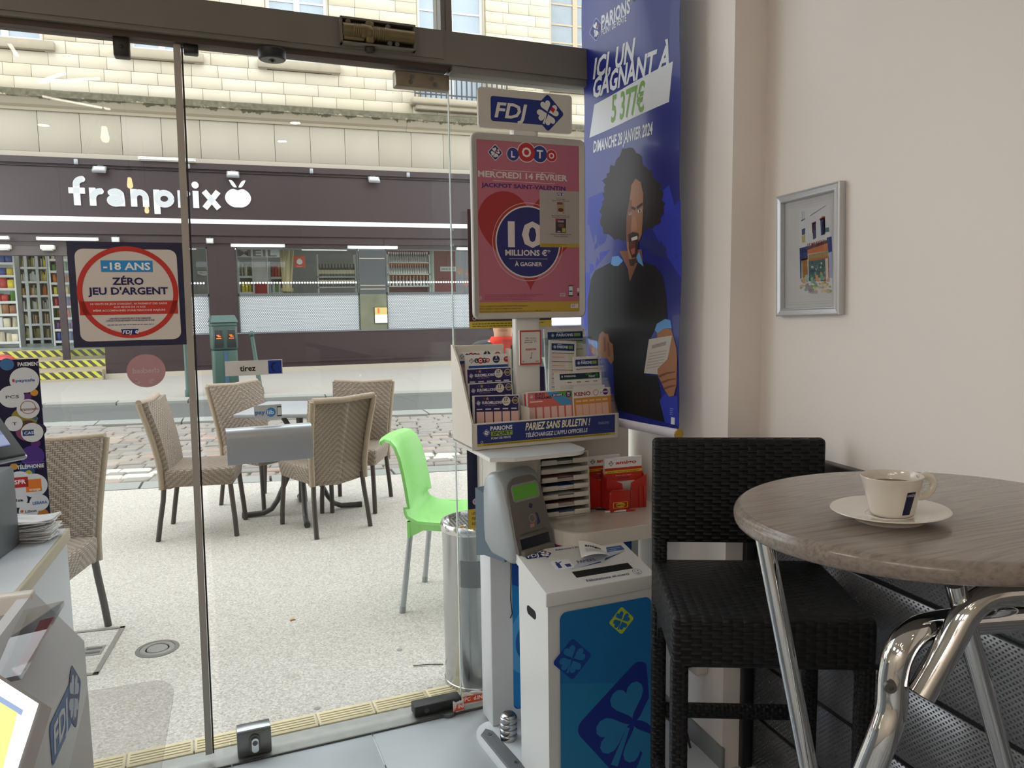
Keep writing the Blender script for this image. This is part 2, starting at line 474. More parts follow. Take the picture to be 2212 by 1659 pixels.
# wainscot of embossed dark panels on the right wall under a black rail
def m_emboss():
    t = NT('embossed_dark_metal'); o = t.coord()
    sp = t.n('ShaderNodeSeparateXYZ'); t.l(o, sp.inputs[0])
    P = .0135
    def cell(a, off): return t.math('SUBTRACT', t.math('FRACT', t.math('ADD', t.math('DIVIDE', a, P), off)), .5)
    def blob(off):
        a = t.math('ABSOLUTE', cell(sp.outputs[1], off)); b = t.math('ABSOLUTE', cell(sp.outputs[2], off))
        return t.math('SUBTRACT', 1.0, t.math('MULTIPLY', t.math('ADD', t.math('MULTIPLY', a, 1.0), t.math('MULTIPLY', b, 1.5)), 3.2), )
    h = t.math('MAXIMUM', t.math('MAXIMUM', blob(0.0), blob(.5)), 0.0)
    t.l(t.mix(t.noise(6, o), lin('#85868a'), lin('#97989c')), t.p.inputs['Base Color'])
    t.set(Roughness=.3, Metallic=.6); t.bump(h, 1.0, .006); return t.m
EMB = m_emboss()
BLK = mat('black_lacquered_wood', '#1b1b1d', .35, var=.1)
wz = [.0, .17, .352, .545, .76, .985]
for k in range(5):
    for a in range(4):
        y1 = PY_ - .004 - a * 1.2; y0 = y1 - 1.19
        MB().rbox(WX - .012, WX + .002, y0, y1, wz[k] + .006, wz[k + 1] - .006, .002, 1).build('wainscot_panel', EMB, wr)
for k in range(1, 5):
    MB().rbox(WX - .010, WX + .004, -3.5, PY_ - .004, wz[k] - .007, wz[k] + .007, .002, 1).build('wainscot_batten', BLK, wr)
tr1 = struct(MB().rbox(WX - .028, WX + .002, -3.5, PY_ - .002, .985, 1.02, .004, 2).build('trim_1', BLK))
struct(MB().rbox(PX_ - .012, PX_ + .004, PY_ - .01, 2.56, 0, .075, .002, 1).build('baseboard_right', mat('grey_tile_skirting', '#7d8182', .5)))

# ================================================================== street ground
def quad_strip(name, l0, l1, x0, x1, z, m, depth=.3, n=1, parent=None):
    """ground between two kerb lines y = a + b x"""
    mb = MB(); P = []
    for x in (x0, x1):
        P.append((x, l0[0] + l0[1] * x)); 
    for x in (x1, x0): P.append((x, l1[0] + l1[1] * x))
    return mb.prism(P, z - depth, z).build(name, m, parent)
LC0 = (6.505, -.125); LC1 = (6.758, -.133); LN0 = (10.053, -.185); LN1 = (10.45, -.178); LF0 = (12.3, -.16); LF1 = (12.62, -.15)
pav = struct(MB().prism([(-9, 2.512 + .07 * -9 + .09), (9, 2.512 + .07 * 9 + .09), (9, LC0[0] + LC0[1] * 9), (-9, LC0[0] - LC0[1] * 9)], -.3, -.004).build('ground_pavement', AGG))
sb = struct(quad_strip('ground_sett_bed', LC1, LN0, -9, 9, -.028, mat('sett_joint_sand', '#857c6d', .9, var=.15, scale=30)))
struct(quad_strip('ground_road', LN1, LF0, -12, 12, -.03, ASPH))
struct(MB().prism([(-12, LF1[0] + 12 * .15), (12, LF1[0] - 12 * .15), (12, 17.6), (-12, 17.6)], -.3, 0).build('ground_far_pavement', mat('pale_sidewalk_concrete', '#938e87', .85, var=.1, scale=14, bump=.15, bscale=80)))
for nm, l0, l1, z, ln in (('kerb_coping', LC0, LC1, .0, 1.0), ('kerb_near', LN0, LN1, .005, 1.0), ('kerb_far', LF0, LF1, .012, 1.0)):
    g = struct(quad_strip('ground_' + nm + '_bed', l0, l1, -9, 9, -.05, mat('kerb_joint', '#5d5d5a', .9)))
    x = -5.0 + random.random() * .3
    while x < 5.2:
        P = [(x, l0[0] + l0[1] * x + .006), (x + ln - .02, l0[0] + l0[1] * (x + ln - .02) + .006), (x + ln - .02, l1[0] + l1[1] * (x + ln - .02) - .006), (x, l1[0] + l1[1] * x - .006)]
        MB().prism(P, -.12, z + random.uniform(-.004, .004)).build('kerb_stone', KERB, g); x += ln
# setts: the ones that show largest singly, the rest joined
rows = []
y = 0.0; k = 0
setts = []
while y < 3.9:
    x = -4.2 + random.random() * .15
    d = random.uniform(.125, .155)
    while x < 3.6:
        wd = random.uniform(.15, .25)
        yy = LC1[0] + LC1[1] * x + y + .02
        if yy + d < LN0[0] + LN0[1] * x - .01: setts.append((x, yy, wd, d))
        x += wd + .012
    y += d + .012
def sett_geo(x, y, w, d):
    mb = MB(); a = R_(-8 + random.uniform(-2.5, 2.5)); h = random.uniform(-.006, .008)
    q = lambda: random.uniform(-.012, .012)
    base = [(q(), q()), (w + q(), q()), (w + q(), d + q()), (q(), d + q())]
    vs = [(px, py, -.05) for px, py in base] + [(px, py, h - .012) for px, py in base] + [(w / 2 + (px - w / 2) * .86, d / 2 + (py - d / 2) * .8, h) for px, py in base]
    fs = [(8, 9, 10, 11)] + [(i, (i + 1) % 4, 4 + (i + 1) % 4, 4 + i) for i in range(4)] + [(4 + i, 4 + (i + 1) % 4, 8 + (i + 1) % 4, 8 + i) for i in range(4)]
    return vs, fs, a
def seen_size(s):
    v = np.array([s[0] + s[2] / 2, s[1] + s[3] / 2, 0]) - CAM; zz = v @ AX_F
    px = CX + FPX * (v @ AX_R) / zz
    inside = 100 < px < 1000
    return (inside, -zz)
setts.sort(key=seen_size, reverse=True)
WSET = mat('white_painted_sett', '#b4b1aa', .8, var=.15, scale=40)
rest = MB()
for i, s in enumerate(setts):
    vs, fs, a = sett_geo(*s); M = mv(s[0], s[1], 0) @ rot('Z', a)
    if i < 300:
        mb = MB(); mb.add(vs, fs, None, True)
        painted = abs(s[1] - (7.25 - .02 * (s[0] + 1.3))) < .18 and -2.6 < s[0] < -.75 and random.random() < .75 or (abs(s[1] - 6.95) < .12 and 1.2 < s[0] < 1.8)
        mb.build('sett', WSET if painted else COBB, sb, M=M)
    else: rest.add(vs, fs, M, True)
if rest.f: stuff(rest.build('setts_beyond', COBB, sb))
# worn road marking
PAINT = mat('worn_white_road_paint', '#a5a5a1', .8, var=.2, scale=50)
for i in range(16):
    x = -3.4 + i * .42 + random.uniform(-.1, .1); yy = LN1[0] + LN1[1] * x + .12 + random.uniform(-.05, .06)
    if random.random() < .3: continue
    w = random.uniform(.1, .34); P = [(x + w * (.5 + .5 * math.cos(t)) + random.uniform(-.02, .02), yy + .05 * math.sin(t) + random.uniform(-.012, .012)) for t in (2 * PI * q / 9 for q in range(9))]
    tag(MB().prism(P, -.0305, -.028).build('road_marking', PAINT), 'worn white paint fleck on the road beside the kerb', 'road marking', 'worn paint flecks along the road edge')
# covers set into the pavement
def cover():
    t = thing('inspection_cover', 'square concrete-filled inspection cover with metal rim beside the white counter', 'cover', (-.86, 3.53, -.004), R_(-4))
    mb = MB(); F_ = mat('rusty_metal_rim', '#77726b', .7, .3, var=.2, scale=30)
    for a in range(4):
        mb.box(-.235, .235, .215, .235, -.01, .004, rot('Z', a * PI / 2))
    mb.build('rim', F_, t)
    MB().box(-.214, .214, -.214, .214, -.01, .0015).build('infill', AGG, t)
    lk = MB().box(.12, .2, -.045, .045, 0, .003).build('key_plate', F_, t)
    MB().box(.13, .19, -.028, -.012, .002, .004).box(.13, .19, .012, .028, .002, .004).build('slot', mat('dark_slot', '#3f3c38', .8), lk)
cover()
c = thing('round_cover', 'small round metal cover set into the concrete pavement', 'cover', (-.445, 3.45, -.004))
MB().lathe([(0, .003), (.04, .003), (.042, 0), (.047, 0), (.05, .004), (.066, .004), (.07, 0)], 28).build('disc', mat('grey_cast_iron', '#7d7b77', .6, .5, var=.15, scale=40), c)
MB().lathe([(.07, -.002), (.07, .0035), (.086, .002), (.088, -.002)], 28).build('collar', mat('dark_cast_rim', '#66635e', .7, .3), c)

# ================================================================== glass front: beam, panes, fittings
gf = struct(bpy.data.objects.new('window_1', None)); COL.objects.link(gf); gf.location = [float(x) for x in gpt(-.175, 0)]; gf.rotation_euler = (0, 0, GA)
# beam over the doors
bm_ = MB()
bm_.box(-1.9, 1.53, -.045, .045, 2.212, 2.315)
bm_.box(-1.9, .80, -.05, -.043, 2.225, 2.308)
bm_.build('beam', BEAM, gf)
MB().box(-1.9, .82, -.03, .03, 2.196, 2.213).build('beam_groove', BEAMD, gf)
MB().rbox(.83, 1.53, -.042, .042, 2.188, 2.213, .003, 1).build('beam_lip', mat('grey_beam_lip', '#77736c', .5), gf)
MB().box(.794, .832, -.04, .04, 2.315, 3.05).build('transom_post', BEAM, gf)
MB().box(.809, .8105, -.041, .04, 2.315, 3.05).build('post_gap', BLACKP, gf)
MB().box(-1.9, -1.86, -.04, .04, 0, 3.05).build('end_post', BEAM, gf)
MB().box(1.482, 1.53, -.035, .035, 0, 2.2).build('end_post', BEAM, gf)
# panes
for nm, a, b, z0, z1 in (('upper_pane', -1.86, .794, 2.315, 3.05), ('upper_pane', .832, 1.53, 2.315, 3.05), ('fixed_pane', -1.86, .000, .008, 2.196), ('fixed_pane', .834, 1.482, .004, 2.188)):
    MB().box(a, b, -.005, .005, z0, z1).build(nm, GLASS, gf)
# edge profile between pane and door
TILT = Matrix(((1, 0, .0118, -.026), (0, 1, 0, 0), (0, 0, 1, 0), (0, 0, 0, 1)))          # the leaf edge hangs slightly out of plumb
ep = MB().box(-.003, .0165, -.011, .011, .03, 2.196, TILT).build('edge_profile', mat('taupe_edge_profile', '#a89f95', .45), gf)
MB().box(.0175, .0225, -.009, .009, .03, 2.19, TILT).build('rubber_seal', BLACKP, gf)
sill_ = MB().box(-1.9, 1.53, -.05, .06, -.02, .0015).build('threshold', mat('worn_steel_threshold', '#8b8c88', .5, .5, var=.2, scale=20), gf)
MB().box(-1.9, 1.53, -.055, -.049, -.01, .006).build('threshold_strip', STEELB, gf)
# door leaf
dr = struct(bpy.data.objects.new('door_1', None)); COL.objects.link(dr); dr.location = [float(x) for x in gpt(-.175, 0)]; dr.rotation_euler = (0, 0, GA)
MB().box(.0235, .826, -.005, .005, .012, 2.187).build('glass_leaf', GLASS, dr)
MB().box(.8262, .8285, -.006, .006, .012, 2.187).build('polished_edge', mat('pale_glass_edge', '#b9c4c2', .2), dr)
# top hinge plate
u0 = .646
hp = MB().rbox(u0, .826, -.022, .022, 2.136, 2.185, .004, 2).build('hinge_plate', mat('worn_brass_steel', '#857a6a', .4, .8, var=.25, scale=30), dr)
for q, zz in ((.30, 2.168), (.27, 2.152), (.66, 2.167), (.72, 2.15)):
    MB().lathe([(0, .002), (.003, .002), (.003, .0005), (.0075, .0005), (.008, -.001)], 14).build('screw', STEELB, hp, M=mv(u0 + (.826 - u0) * q, -.0225, zz) @ rot('X', PI / 2))
# bottom pivot
bp = MB().rbox(.648, .82, -.032, .022, .008, .046, .004, 2).build('bottom_pivot', mat('black_steel_fitting', '#2c2d2b', .5, .4), dr)
MB().lathe([(0, .003), (.0035, .003), (.0036, 0), (.009, 0)], 14).build('screw', STEELB, bp, M=mv(.69, -.0325, .026) @ rot('X', PI / 2))
MB().lathe([(0, .012), (.028, .012), (.028, 0)], 20).build('pivot_disc', STEELB, dr, M=mv(.765, -.04, 0))
# lock fitting at the lower corner
lk = MB().rbox(.066, .170, -.03, .02, .004, .09, .003, 2).build('lock_case', mat('satin_grey_steel', '#7f7f7a', .35, .7, var=.08, scale=9), dr)
MB().rbox(.0665, .1695, -.031, .018, .088, .094, .002, 1).build('lock_cap', ALU, lk)
MB().prism(rrect_pts(-.017, -.031, .017, .031, .0165, 8), 0, .007).build('rosette', STEELB, lk, M=mv(.119, -.03, .046) @ rot('X', PI / 2))
MB().prism(rrect_pts(-.0105, -.025, .0105, .023, .0103, 8), .005, .016).build('cylinder', CHROME, lk, M=mv(.119, -.03, .046) @ rot('X', PI / 2))
MB().lathe([(0, .0185), (.007, .0185), (.0085, .016), (.009, .01)], 16).box(-.0009, .0009, -.0045, .0045, .0183, .0188).build('plug', STEELB, lk, M=mv(.119, -.03, .0535) @ rot('X', PI / 2))
# upper bracket, rubber block, puck and closer on the beam
bk = MB().rbox(-.158, -.116, -.02, .02, 2.145, 2.20, .003, 1).build('corner_bracket', mat('dark_bronze_fitting', '#3a352f', .5, .5), gf)
MB().lathe([(0, .0015), (.0045, .0015), (.006, 0)], 14).build('screw', BLACKP, bk, M=mv(-.137, -.0205, 2.17) @ rot('X', PI / 2))
MB().rbox(.024, .064, -.02, .015, 2.172, 2.197, .003, 1).build('rubber_block', BLACKP, gf)
pk = MB().lathe([(0, 0), (.036, 0), (.0395, .004), (.0405, .026), (.036, .03), (0, .03)], 30).build('puck_stop', BLACKP, gf, M=mv(.264, -.065, 2.162))
MB().lathe([(.0275, -.0006), (.0335, -.0006), (.0335, .002)], 30).build('puck_ring', STEELB, pk)
MB().lathe([(0, -.006), (.004, -.006), (.0045, -.0015), (.011, -.0015), (.012, .002)], 16).build('bolt', BLACKP, pk)
# hydraulic closer lying open in its recess
cu0, cu1 = .472, .694
cb = MB()
cb.box(cu0 - .006, cu1 + .006, -.075, -.046, 2.304, 2.310); cb.box(cu0 - .006, cu1 + .006, -.075, -.046, 2.232, 2.238)
cb.box(cu0 - .006, cu0, -.075, -.046, 2.232, 2.31); cb.box(cu1, cu1 + .006, -.075, -.046, 2.232, 2.31)
tr = cb.build('closer_tray', BEAM, gf)
MB().box(cu0, cu1, -.054, -.049, 2.238, 2.304).build('tray_back', mat('greasy_dark_metal', '#2f2a22', .5, .5), tr)
BR = mat('oily_brass', '#77684a', .42, .6, var=.35, scale=22)
MB().lathe([(.022, 0), (.022, .03)] + [(.022 + (.002 if i % 2 else 0), .03 + .003 * i) for i in range(10)] + [(.024, .07), (.024, .085), (.0205, .088)] + [(.0205 + (.002 if i % 2 else 0), .09 + .003 * i) for i in range(14)] + [(.021, .14), (.021, .222)], 20).build('closer_cylinder', BR, gf, M=mv(cu0 + .001, -.066, 2.272) @ rot('Y', PI / 2))
for q, zz in ((.018, 2.297), (.14, 2.295), (.145, 2.246), (.168, 2.246)):
    MB().lathe([(.0035, .012), (.0075, .012), (.008, 0), (.0035, 0)], 14).build('bolt', STEELB if q > .1 else BR, gf, M=mv(cu0 + q, -.062, zz) @ rot('X', PI / 2))
MB().rbox(cu0 + .07, cu0 + .095, -.082, -.056, 2.24, 2.302, .003, 1).build('closer_yoke', BR, gf)
MB().rbox(cu0 + .003, cu0 + .065, -.078, -.056, 2.243, 2.255, .002, 1).build('closer_arm', BR, gf)
MB().lathe([(0, -.004), (.014, -.004), (.016, 0), (.016, .006)], 16).build('closer_spindle', mat('dark_bronze_fitting', '#3a352f', .5, .5), gf, M=mv(cu0 + .085, -.06, 2.222))
# pull handle: bent aluminium panel
ha, hb = gl(487, 915, .05)[0] + .175, gl(673, 915, .05)[0] + .175
def hprof():
    top, bot = 1.069, .962
    P = [(-.03, bot)] + [(-.058, bot + .0), (-.060, bot + .004)] + [(-.060, top - .028)] + [(-.060 + .024 * (1 - math.cos(t)), top - .028 + .028 * math.sin(t)) for t in (PI / 2 * k / 7 for k in range(1, 8))]
    P += [(-.008, top)]
    inner = [(y + (.0025 if y < -.05 else 0), z - (.0025 if z > bot + .05 else -.0025)) for y, z in P[::-1]]
    return P + inner
hd = MB(); pr = hprof(); n = len(pr)
hd.add([(ha, y, z) for y, z in pr] + [(hb, y, z) for y, z in pr], [tuple(range(n))[::-1], tuple(range(n, 2 * n))] + [(i, (i + 1) % n, n + (i + 1) % n, n + i) for i in range(n)], None, True)
hd.build('pull_panel', mat('satin_aluminium', '#b9bec3', .38, .55, var=.03, scale=3), dr)
for q in (.25, .75): MB().tube([(ha + (hb - ha) * q, -.036, 1.02), (ha + (hb - ha) * q, -.004, 1.02)], .008, 12).build('handle_post', STEELB, dr)

# stickers on the glass
def sticker(name, label, cat, u, z, outline, m, th=.0006, parent=None):
    t = gthing(name, label, cat, u, .0055, z)
    MB().prism(outline, 0, th, rot('X', PI / 2)).build('film', m, t)
    return t
a0, b0 = gl(485, 779, .006); a1, b1 = gl(611, 808, .006)
w, h = a1 - a0, b0 - b1
t = sticker('door_sticker', 'white and blue sticker reading tirez on the glass door', 'sticker', a0, 1.229, [(0, 0), (w, 0), (w, .046), (0, .046)], mat('satin_white_sticker', '#dcdad6', .5))
p = Print(t, lambda x, y, o: (x, -o - .0006, y)); p.text('tirez', .066, .014, .017, '#1d1d1d', 1, 'C', .035)
p.rect(.127, .0025, w - .003, .0435, '#1f3c93', 1); p.poly([(.151, .038), (.139, .036), (.134, .026), (.138, .012), (.146, .008), (.147, .011), (.141, .016), (.14, .027), (.144, .032), (.151, .034)], '#16224f', 2); p.build()
a0, b0 = gl(548, 873, .006); a1, b1 = gl(609, 904, .006)
t = sticker('payment_sticker', 'pale grey paylib sticker with phone outline above the door handle', 'sticker', a0, b1, [(0, 0), (a1 - a0, 0), (a1 - a0, .046), (0, .046)], mat('pale_grey_sticker', '#c3c7c9', .5))
p = Print(t, lambda x, y, o: (x, -o - .0006, y)); p.text('pay', .018, .018, .013, '#3f74b5', 1, 'C', .03, w=.029)
p.ell(.05, .0225, .0145, .0145, '#3f86c9', 1); p.text('lib', .049, .0165, .013, '#e8f0f6', 2, 'C', .02, w=.02)
p.rrect(.0685, .008, .0825, .040, .002, '#26282b', 1); p.rect(.0697, .012, .0813, .0365, '#d3d8da', 2); p.build()
a0, b0 = gl(316, 801, .006)
t = sticker('round_sticker', 'round faded pink sticker with mirrored lettering on the left pane', 'sticker', a0, b0, ell_pts(0, 0, .052, .049, 36), mat('faded_pink_film', '#b98d90', .6, var=.08, scale=30))
p = Print(t, lambda x, y, o: (x, -o - .0006, y))
V, Fs = text_geo('checked', .02, 0)
x1 = max(q[0] for q in V); p._put('lettering', [(.036 - q[0] / x1 * .072, -.006 + q[1] * .022) for q in V], [f[::-1] for f in Fs], '#cbb1b2', 1)
for i in range(6): p.ell(random.uniform(-.03, .03), random.uniform(-.04, -.02), random.uniform(.003, .008), random.uniform(.002, .006), '#c4a3a5', 1, 9)
p.build()
# age sign
uL, uR, zT, zB = -.484, -.186, 1.630, 1.331
t = gthing('age_limit_sign', 'dark blue framed sign with red prohibition ring reading -18 ans', 'sign', uL, .0065, zB)
W, H_ = uR - uL, zT - zB
MB().box(0, W, -.004, 0, 0, H_).build('board', mat('navy_sign_board', '#191d43', .22, coat=.3), t)
MB().prism(rrect_pts(.018, .017, W - .016, H_ - .02, .022), .004, .0046, rot('X', PI / 2)).build('white_field', mat('cream_sign_white', '#d8cfc6', .25, var=.02, coat=.3), t)
p = Print(t, lambda x, y, o: (x, -.0046 - o, y)); cx, cy = W * .50, H_ * .52
RED = '#c4372f'
p.ring(cx, cy, .118, .132, RED, 1, 56)
yb0, yb1 = .092, .131
def chord(y): return math.sqrt(max(.12 ** 2 - (y - cy) ** 2, 0))
p.rect(cx - .128, yb0, cx + .128, yb1, RED, 1)
p.rect(cx - .067, .214, cx + .067, .247, '#2f8ccb', 1); p.text('-18 ANS', cx, .2205, .02, '#f2f2f2', 2, 'C', .035, w=.122)
p.text('ZÉRO', cx, .178, .0195, '#241c56', 2, 'C', .045, w=.082); p.text("JEU D'ARGENT", cx, .15, .0195, '#241c56', 2, 'C', .045, w=.208)
p.text("NI VENTE DE JEUX D'ARGENT, NI PAIEMENT DES GAINS", cx, .1205, .0052, '#e9c9c4', 2, w=.2); p.text('AUX MOINS DE 18 ANS', cx, .111, .0052, '#e9c9c4', 2, w=.083); p.text("MÊME ACCOMPAGNÉS D'UNE PERSONNE MAJEURE", cx, .1015, .0052, '#e9c9c4', 2, w=.188)
p.text("UNE PIÈCE D'IDENTITÉ PEUT ÊTRE DEMANDÉE", cx, .0785, .0042, '#3a3560', 2, w=.108); p.text('LORSQU\'UN JEUNE PARAÎT AVOIR MOINS DE 18 ANS', cx, .0725, .0042, '#3a3560', 2, w=.126)
p.lines(cx - .06, .0615, .12, 1, .005, .0022, '#6b6688', 2, 3)
fdj(p, cx - .026, .0415, .0165, 2, plain=True); p.build()
# torn tape strips by the bottom pivot
for i, (u, w_, z, rz, wd, hh, lab) in enumerate(((.605, .052, .003, 4, .042, .046, 'small piece of red and white parcel tape stuck at the door foot'), (.645, .03, .012, -3, .095, .05, 'longer strip of red and white parcel tape on the glass foot'))):
    t = gthing('parcel_tape', lab, 'tape', u, w_, z, R_(rz), 'torn parcel tape pieces')
    rr = random.Random(i)
    edge = [(wd * k / 10, hh + rr.uniform(-.006, .003)) for k in range(11)]
    poly = [(0, rr.uniform(0, .004)), (wd, rr.uniform(0, .004))] + edge[::-1]
    vs = [(x, -.001 - .004 * math.sin(x * 90 + i), z_) for x, z_ in poly]
    n_ = len(vs); mb = MB(); mb.add(vs + [(x, y + .0008, z_) for x, y, z_ in vs], [tuple(range(n_)), tuple(range(n_, 2 * n_))[::-1]] + [(k, (k + 1) % n_, n_ + (k + 1) % n_, n_ + k) for k in range(n_)])
    mb.build('strip', mat('white_tape_film', '#d9d2cc', .4), t)
    p = Print(t, lambda x, y, o: (x, -.0056 - o, y)); p.rect(.003, .011, wd - .001, hh - .013, '#cf4a26', 0)
    p.text('PC  d.INE' if i else 'F INI', wd / 2, .019, .014, '#eadfd8', 1, 'C', .03, w=wd * .8); p.build()
# yellow ribbed tiles along the outside of the threshold
YT = mat('pale_yellow_ribbed_tile', '#b8ac8a', .7, var=.12, scale=20, objrand=.05)
row = struct(MB().box(-1.9, 1.36, -.005, .092, -.06, -.02, M=mv(*gpt(0, -.07)) @ rot('Z', GA)).build('threshold_tile_bed', mat('dark_grout', '#6a6f70', .8)))
tb = MB(); tb.rbox(0, .196, 0, .088, -.02, 0, .002, 1)
for k in range(4): tb.rbox(.008, .188, .016 + k * .016, .024 + k * .016, -.004, .0025, .001, 1)
tmesh = tb.mesh('threshold_tile', YT)
for i in range(-9, 7):
    obj('threshold_tile', tmesh, row, mv(*gpt(.163 + i * .2, -.072, .001)) @ rot('Z', GA))

# ================================================================== building across the street
bld = thing('apartment_building', 'pale limestone apartment building above the supermarket across the street', 'building', (0, YF, 0))
def F_(x0, x1, y0, y1, z0, z1): return MB().box(x0, x1, y0, y1, z0, z1)
JOINT = mat('lime_mortar', '#958b78', .9)
WIN = [(-4.75, -3.46, 6.37, 8.9), (-2.0, -.86, 6.37, 8.9), (.56, 1.8, 6.37, 8.9), (3.68, 5.2, 5.80, 8.9), (6.76, 8.1, 6.37, 8.9)]
# backing wall with openings
bw = MB(); xs = [-9.0]
for a, b, z0, z1 in WIN:
    bw.box(xs[-1], a, .05, .3, 4.2, 10.5); bw.box(a, b, .05, .3, 4.2, z0); xs.append(b)
bw.box(xs[-1], 12, .05, .3, 4.2, 10.5); bw.box(-9, 12, .05, .3, 8.9, 10.5)
bw.build('wall', JOINT, bld)
F_(-9, 12, 0, .06, 4.245, 4.36).build('plinth_band', SLAB, bld)
x = -.09 - .713 * 7
while x < 8.3:
    MB().rbox(x + .004, x + .713 - .004, 0, .08, 4.362, 5.11, .004, 1).build('wall_slab', SLAB, bld); x += .713
zc = 5.49; k = 0
while zc < 8.75:
    z1 = zc + .2325
    segs = []; x = -5.0
    for a, b, q0, q1 in WIN:
        if zc < q1 and z1 > q0 + .02:
            segs.append((x, a - .02)); x = b + .02
    segs.append((x, 8.3))
    for a, b in segs:
        if b - a < .05: continue
        n = max(1, round((b - a) / .54)); ws = [random.uniform(.8, 1.25) for _ in range(n)]
        if k % 2 and n > 2: ws[0] *= .55; ws[-1] *= .6
        sw = sum(ws); xx = a
        for w in ws:
            d = (b - a) * w / sw; y0 = random.uniform(-.003, .003)
            MB().rbox(xx + .003, xx + d - .003, y0, .08, zc + .003, z1 - .003, .003, 1).build('stone_block', LIME, bld); xx += d
    zc = z1; k += 1
# cornice in three lengths
prof = [(.06, 5.11), (-.04, 5.11), (-.05, 5.16), (-.12, 5.2), (-.2, 5.3), (-.27, 5.315), (-.27, 5.43), (-.05, 5.495), (.06, 5.495)]
for a, b in ((-9, -1.2), (-1.195, 3.36), (3.365, 12)):
    n = len(prof); mb = MB(); mb.add([(a, y, z - 5.11) for y, z in prof] + [(b, y, z - 5.11) for y, z in prof], [tuple(range(n)), tuple(range(n, 2 * n))[::-1]] + [(i, n + i, n + (i + 1) % n, (i + 1) % n) for i in range(n)])
    mb.build('cornice', MOSS, bld, M=mv(0, 0, 5.11))
# windows
CURT = mat('pale_blue_window_pane', '#8f9ba5', .12, var=.1, scale=1.5, spec=.8)
CURT2 = mat('grey_net_curtain_pane', '#7f878c', .2, var=.15, scale=6, spec=.7)
BRW = mat('brown_window_paint', '#a8977f', .5)
for i, (a, b, z0, z1) in enumerate(WIN):
    fm = BRW if i == 4 else WHITEP
    mb = MB(); t_ = .06; mid = (a + b) / 2
    for p0, p1 in ((a + .02, a + .02 + t_), (b - .02 - t_, b - .02), (mid - .06, mid + .06)): mb.box(p0, p1, .16, .22, z0 + .01, z1)
    mb.box(a, b, .161, .219, z0 + .01, z0 + .1); 
    for zz in ([7.0, 7.35, 7.75, 8.2] if i in (3, 4) else [7.62]): mb.box(a, b, .165, .215, zz - .018, zz + .018)
    mb.build('window', fm, bld)
    wo = COL.objects[-1] if False else [o for o in bld.children if o.name.startswith('window')][-1]
    for p0, p1 in ((a + .08, mid - .06), (mid + .06, b - .08)):
        MB().box(p0, p1, .185, .195, z0 + .1, z1).build('pane', CURT if i < 4 else CURT2, wo)
    if i != 3:
        MB().rbox(a - .2, b + .2, -.12, .16, z0 - .17, z0, .012, 1).build('window_sill', SILL, bld)
    else:
        bal = MB(); bal.rbox(a - .22, b + .5, -.32, .1, 5.66, 5.80, .05, 3); bal.rbox(a - .12, b + .4, -.22, .1, 5.56, 5.67, .04, 3)
        bo = bal.build('balcony_slab', SILL, bld)
        rb = MB(); rb.box(a - .16, b + .44, -.28, -.25, 6.62, 6.66).box(a - .16, b + .44, -.28, -.25, 5.86, 5.885)
        rb.build('rail', mat('dark_wrought_iron', '#3a3f45', .5, .4), bld)
        bar = MB().box(-.012, .012, -.278, -.252, 5.80, 6.63).mesh('railing_bar', mat('dark_wrought_iron', '#3a3f45', .5, .4))
        xx = a - .15
        while xx < b + .44: obj('railing_bar', bar, bld, mv(xx, 0, 0)); xx += .115
    # reveals
    rv = MB(); rv.box(a - .001, a + .02, .05, .22, z0, z1).box(b - .02, b + .001, .05, .22, z0, z1); rv.build('reveal', LIME, bld)

# ------------------------------------------------------------------ supermarket front
sm = thing('supermarket', 'aubergine supermarket shopfront with white franprix sign across the street', 'shopfront', (0, YF, 0))
sg = F_(-9, 12, -.10, .3, 3.15, 4.13).build('sign_board', PURP, sm)
for xx in (-4.9, -3.35, .25, 3.3, 6.3): F_(xx, xx + .008, -.102, -.09, 3.16, 4.12).build('board_joint', PURD, sg)
F_(-9, 12, -.16, .3, 4.13, 4.245).build('top_rail', PURP, sm)
F_(-9, 12, -.105, .3, 4.105, 4.13).build('rail_groove', PURD, sm)
MB().tube([(-9, -.13, 4.085), (12, -.13, 4.085)], .012, 8).build('conduit', PURP, sm)
F_(-9, 12, -.14, .3, 3.06, 3.15).build('white_led_strip', emit('lit_white_strip', '#f4f6f8', 1.0), sm)
F_(-9, 12, -.12, .3, 2.83, 3.06).build('lower_band', PURP, sm)
F_(-9, 12, -.06, .3, 2.80, 2.83).build('band_groove', PURD, sm)
F_(-9, 12, -.08, .3, 2.68, 2.80).build('window_head', PURP, sm)
F_(-9, 12, -.03, .3, 2.60, 2.68).build('head_lining', PURP, sm)
# letters
p = Print(sm, lambda x, y, o: (x, -.101 - o, y), step=.03, base=.02)
LET = emit('lit_white_letters', '#eef3f6', .82)
t0 = Print(sm, lambda x, y, o: (x, -.102 - o, y))
def stroke_sign(strokes, discs, w, x0, z0, y0, y1):
    """broad-stroke letters as raised flat bars with round joints"""
    mb = MB(); Mx = rot('X', PI / 2)
    for P in strokes:
        for i in range(len(P) - 1):
            (ax, az), (bx_, bz_) = P[i], P[i + 1]; L = math.hypot(bx_ - ax, bz_ - az); nx, nz = -(bz_ - az) / L * w / 2, (bx_ - ax) / L * w / 2
            mb.prism([(x0 + ax - nx, z0 + az - nz), (x0 + bx_ - nx, z0 + bz_ - nz), (x0 + bx_ + nx, z0 + bz_ + nz), (x0 + ax + nx, z0 + az + nz)], y0, y1, Mx)
            if i: mb.prism(ell_pts(x0 + ax, z0 + az, w / 2, w / 2, 14), y0, y1, Mx)
    for cx, cz, r in discs: mb.prism(ell_pts(x0 + cx, z0 + cz, r, r, 24), y0, y1, Mx)
    return mb
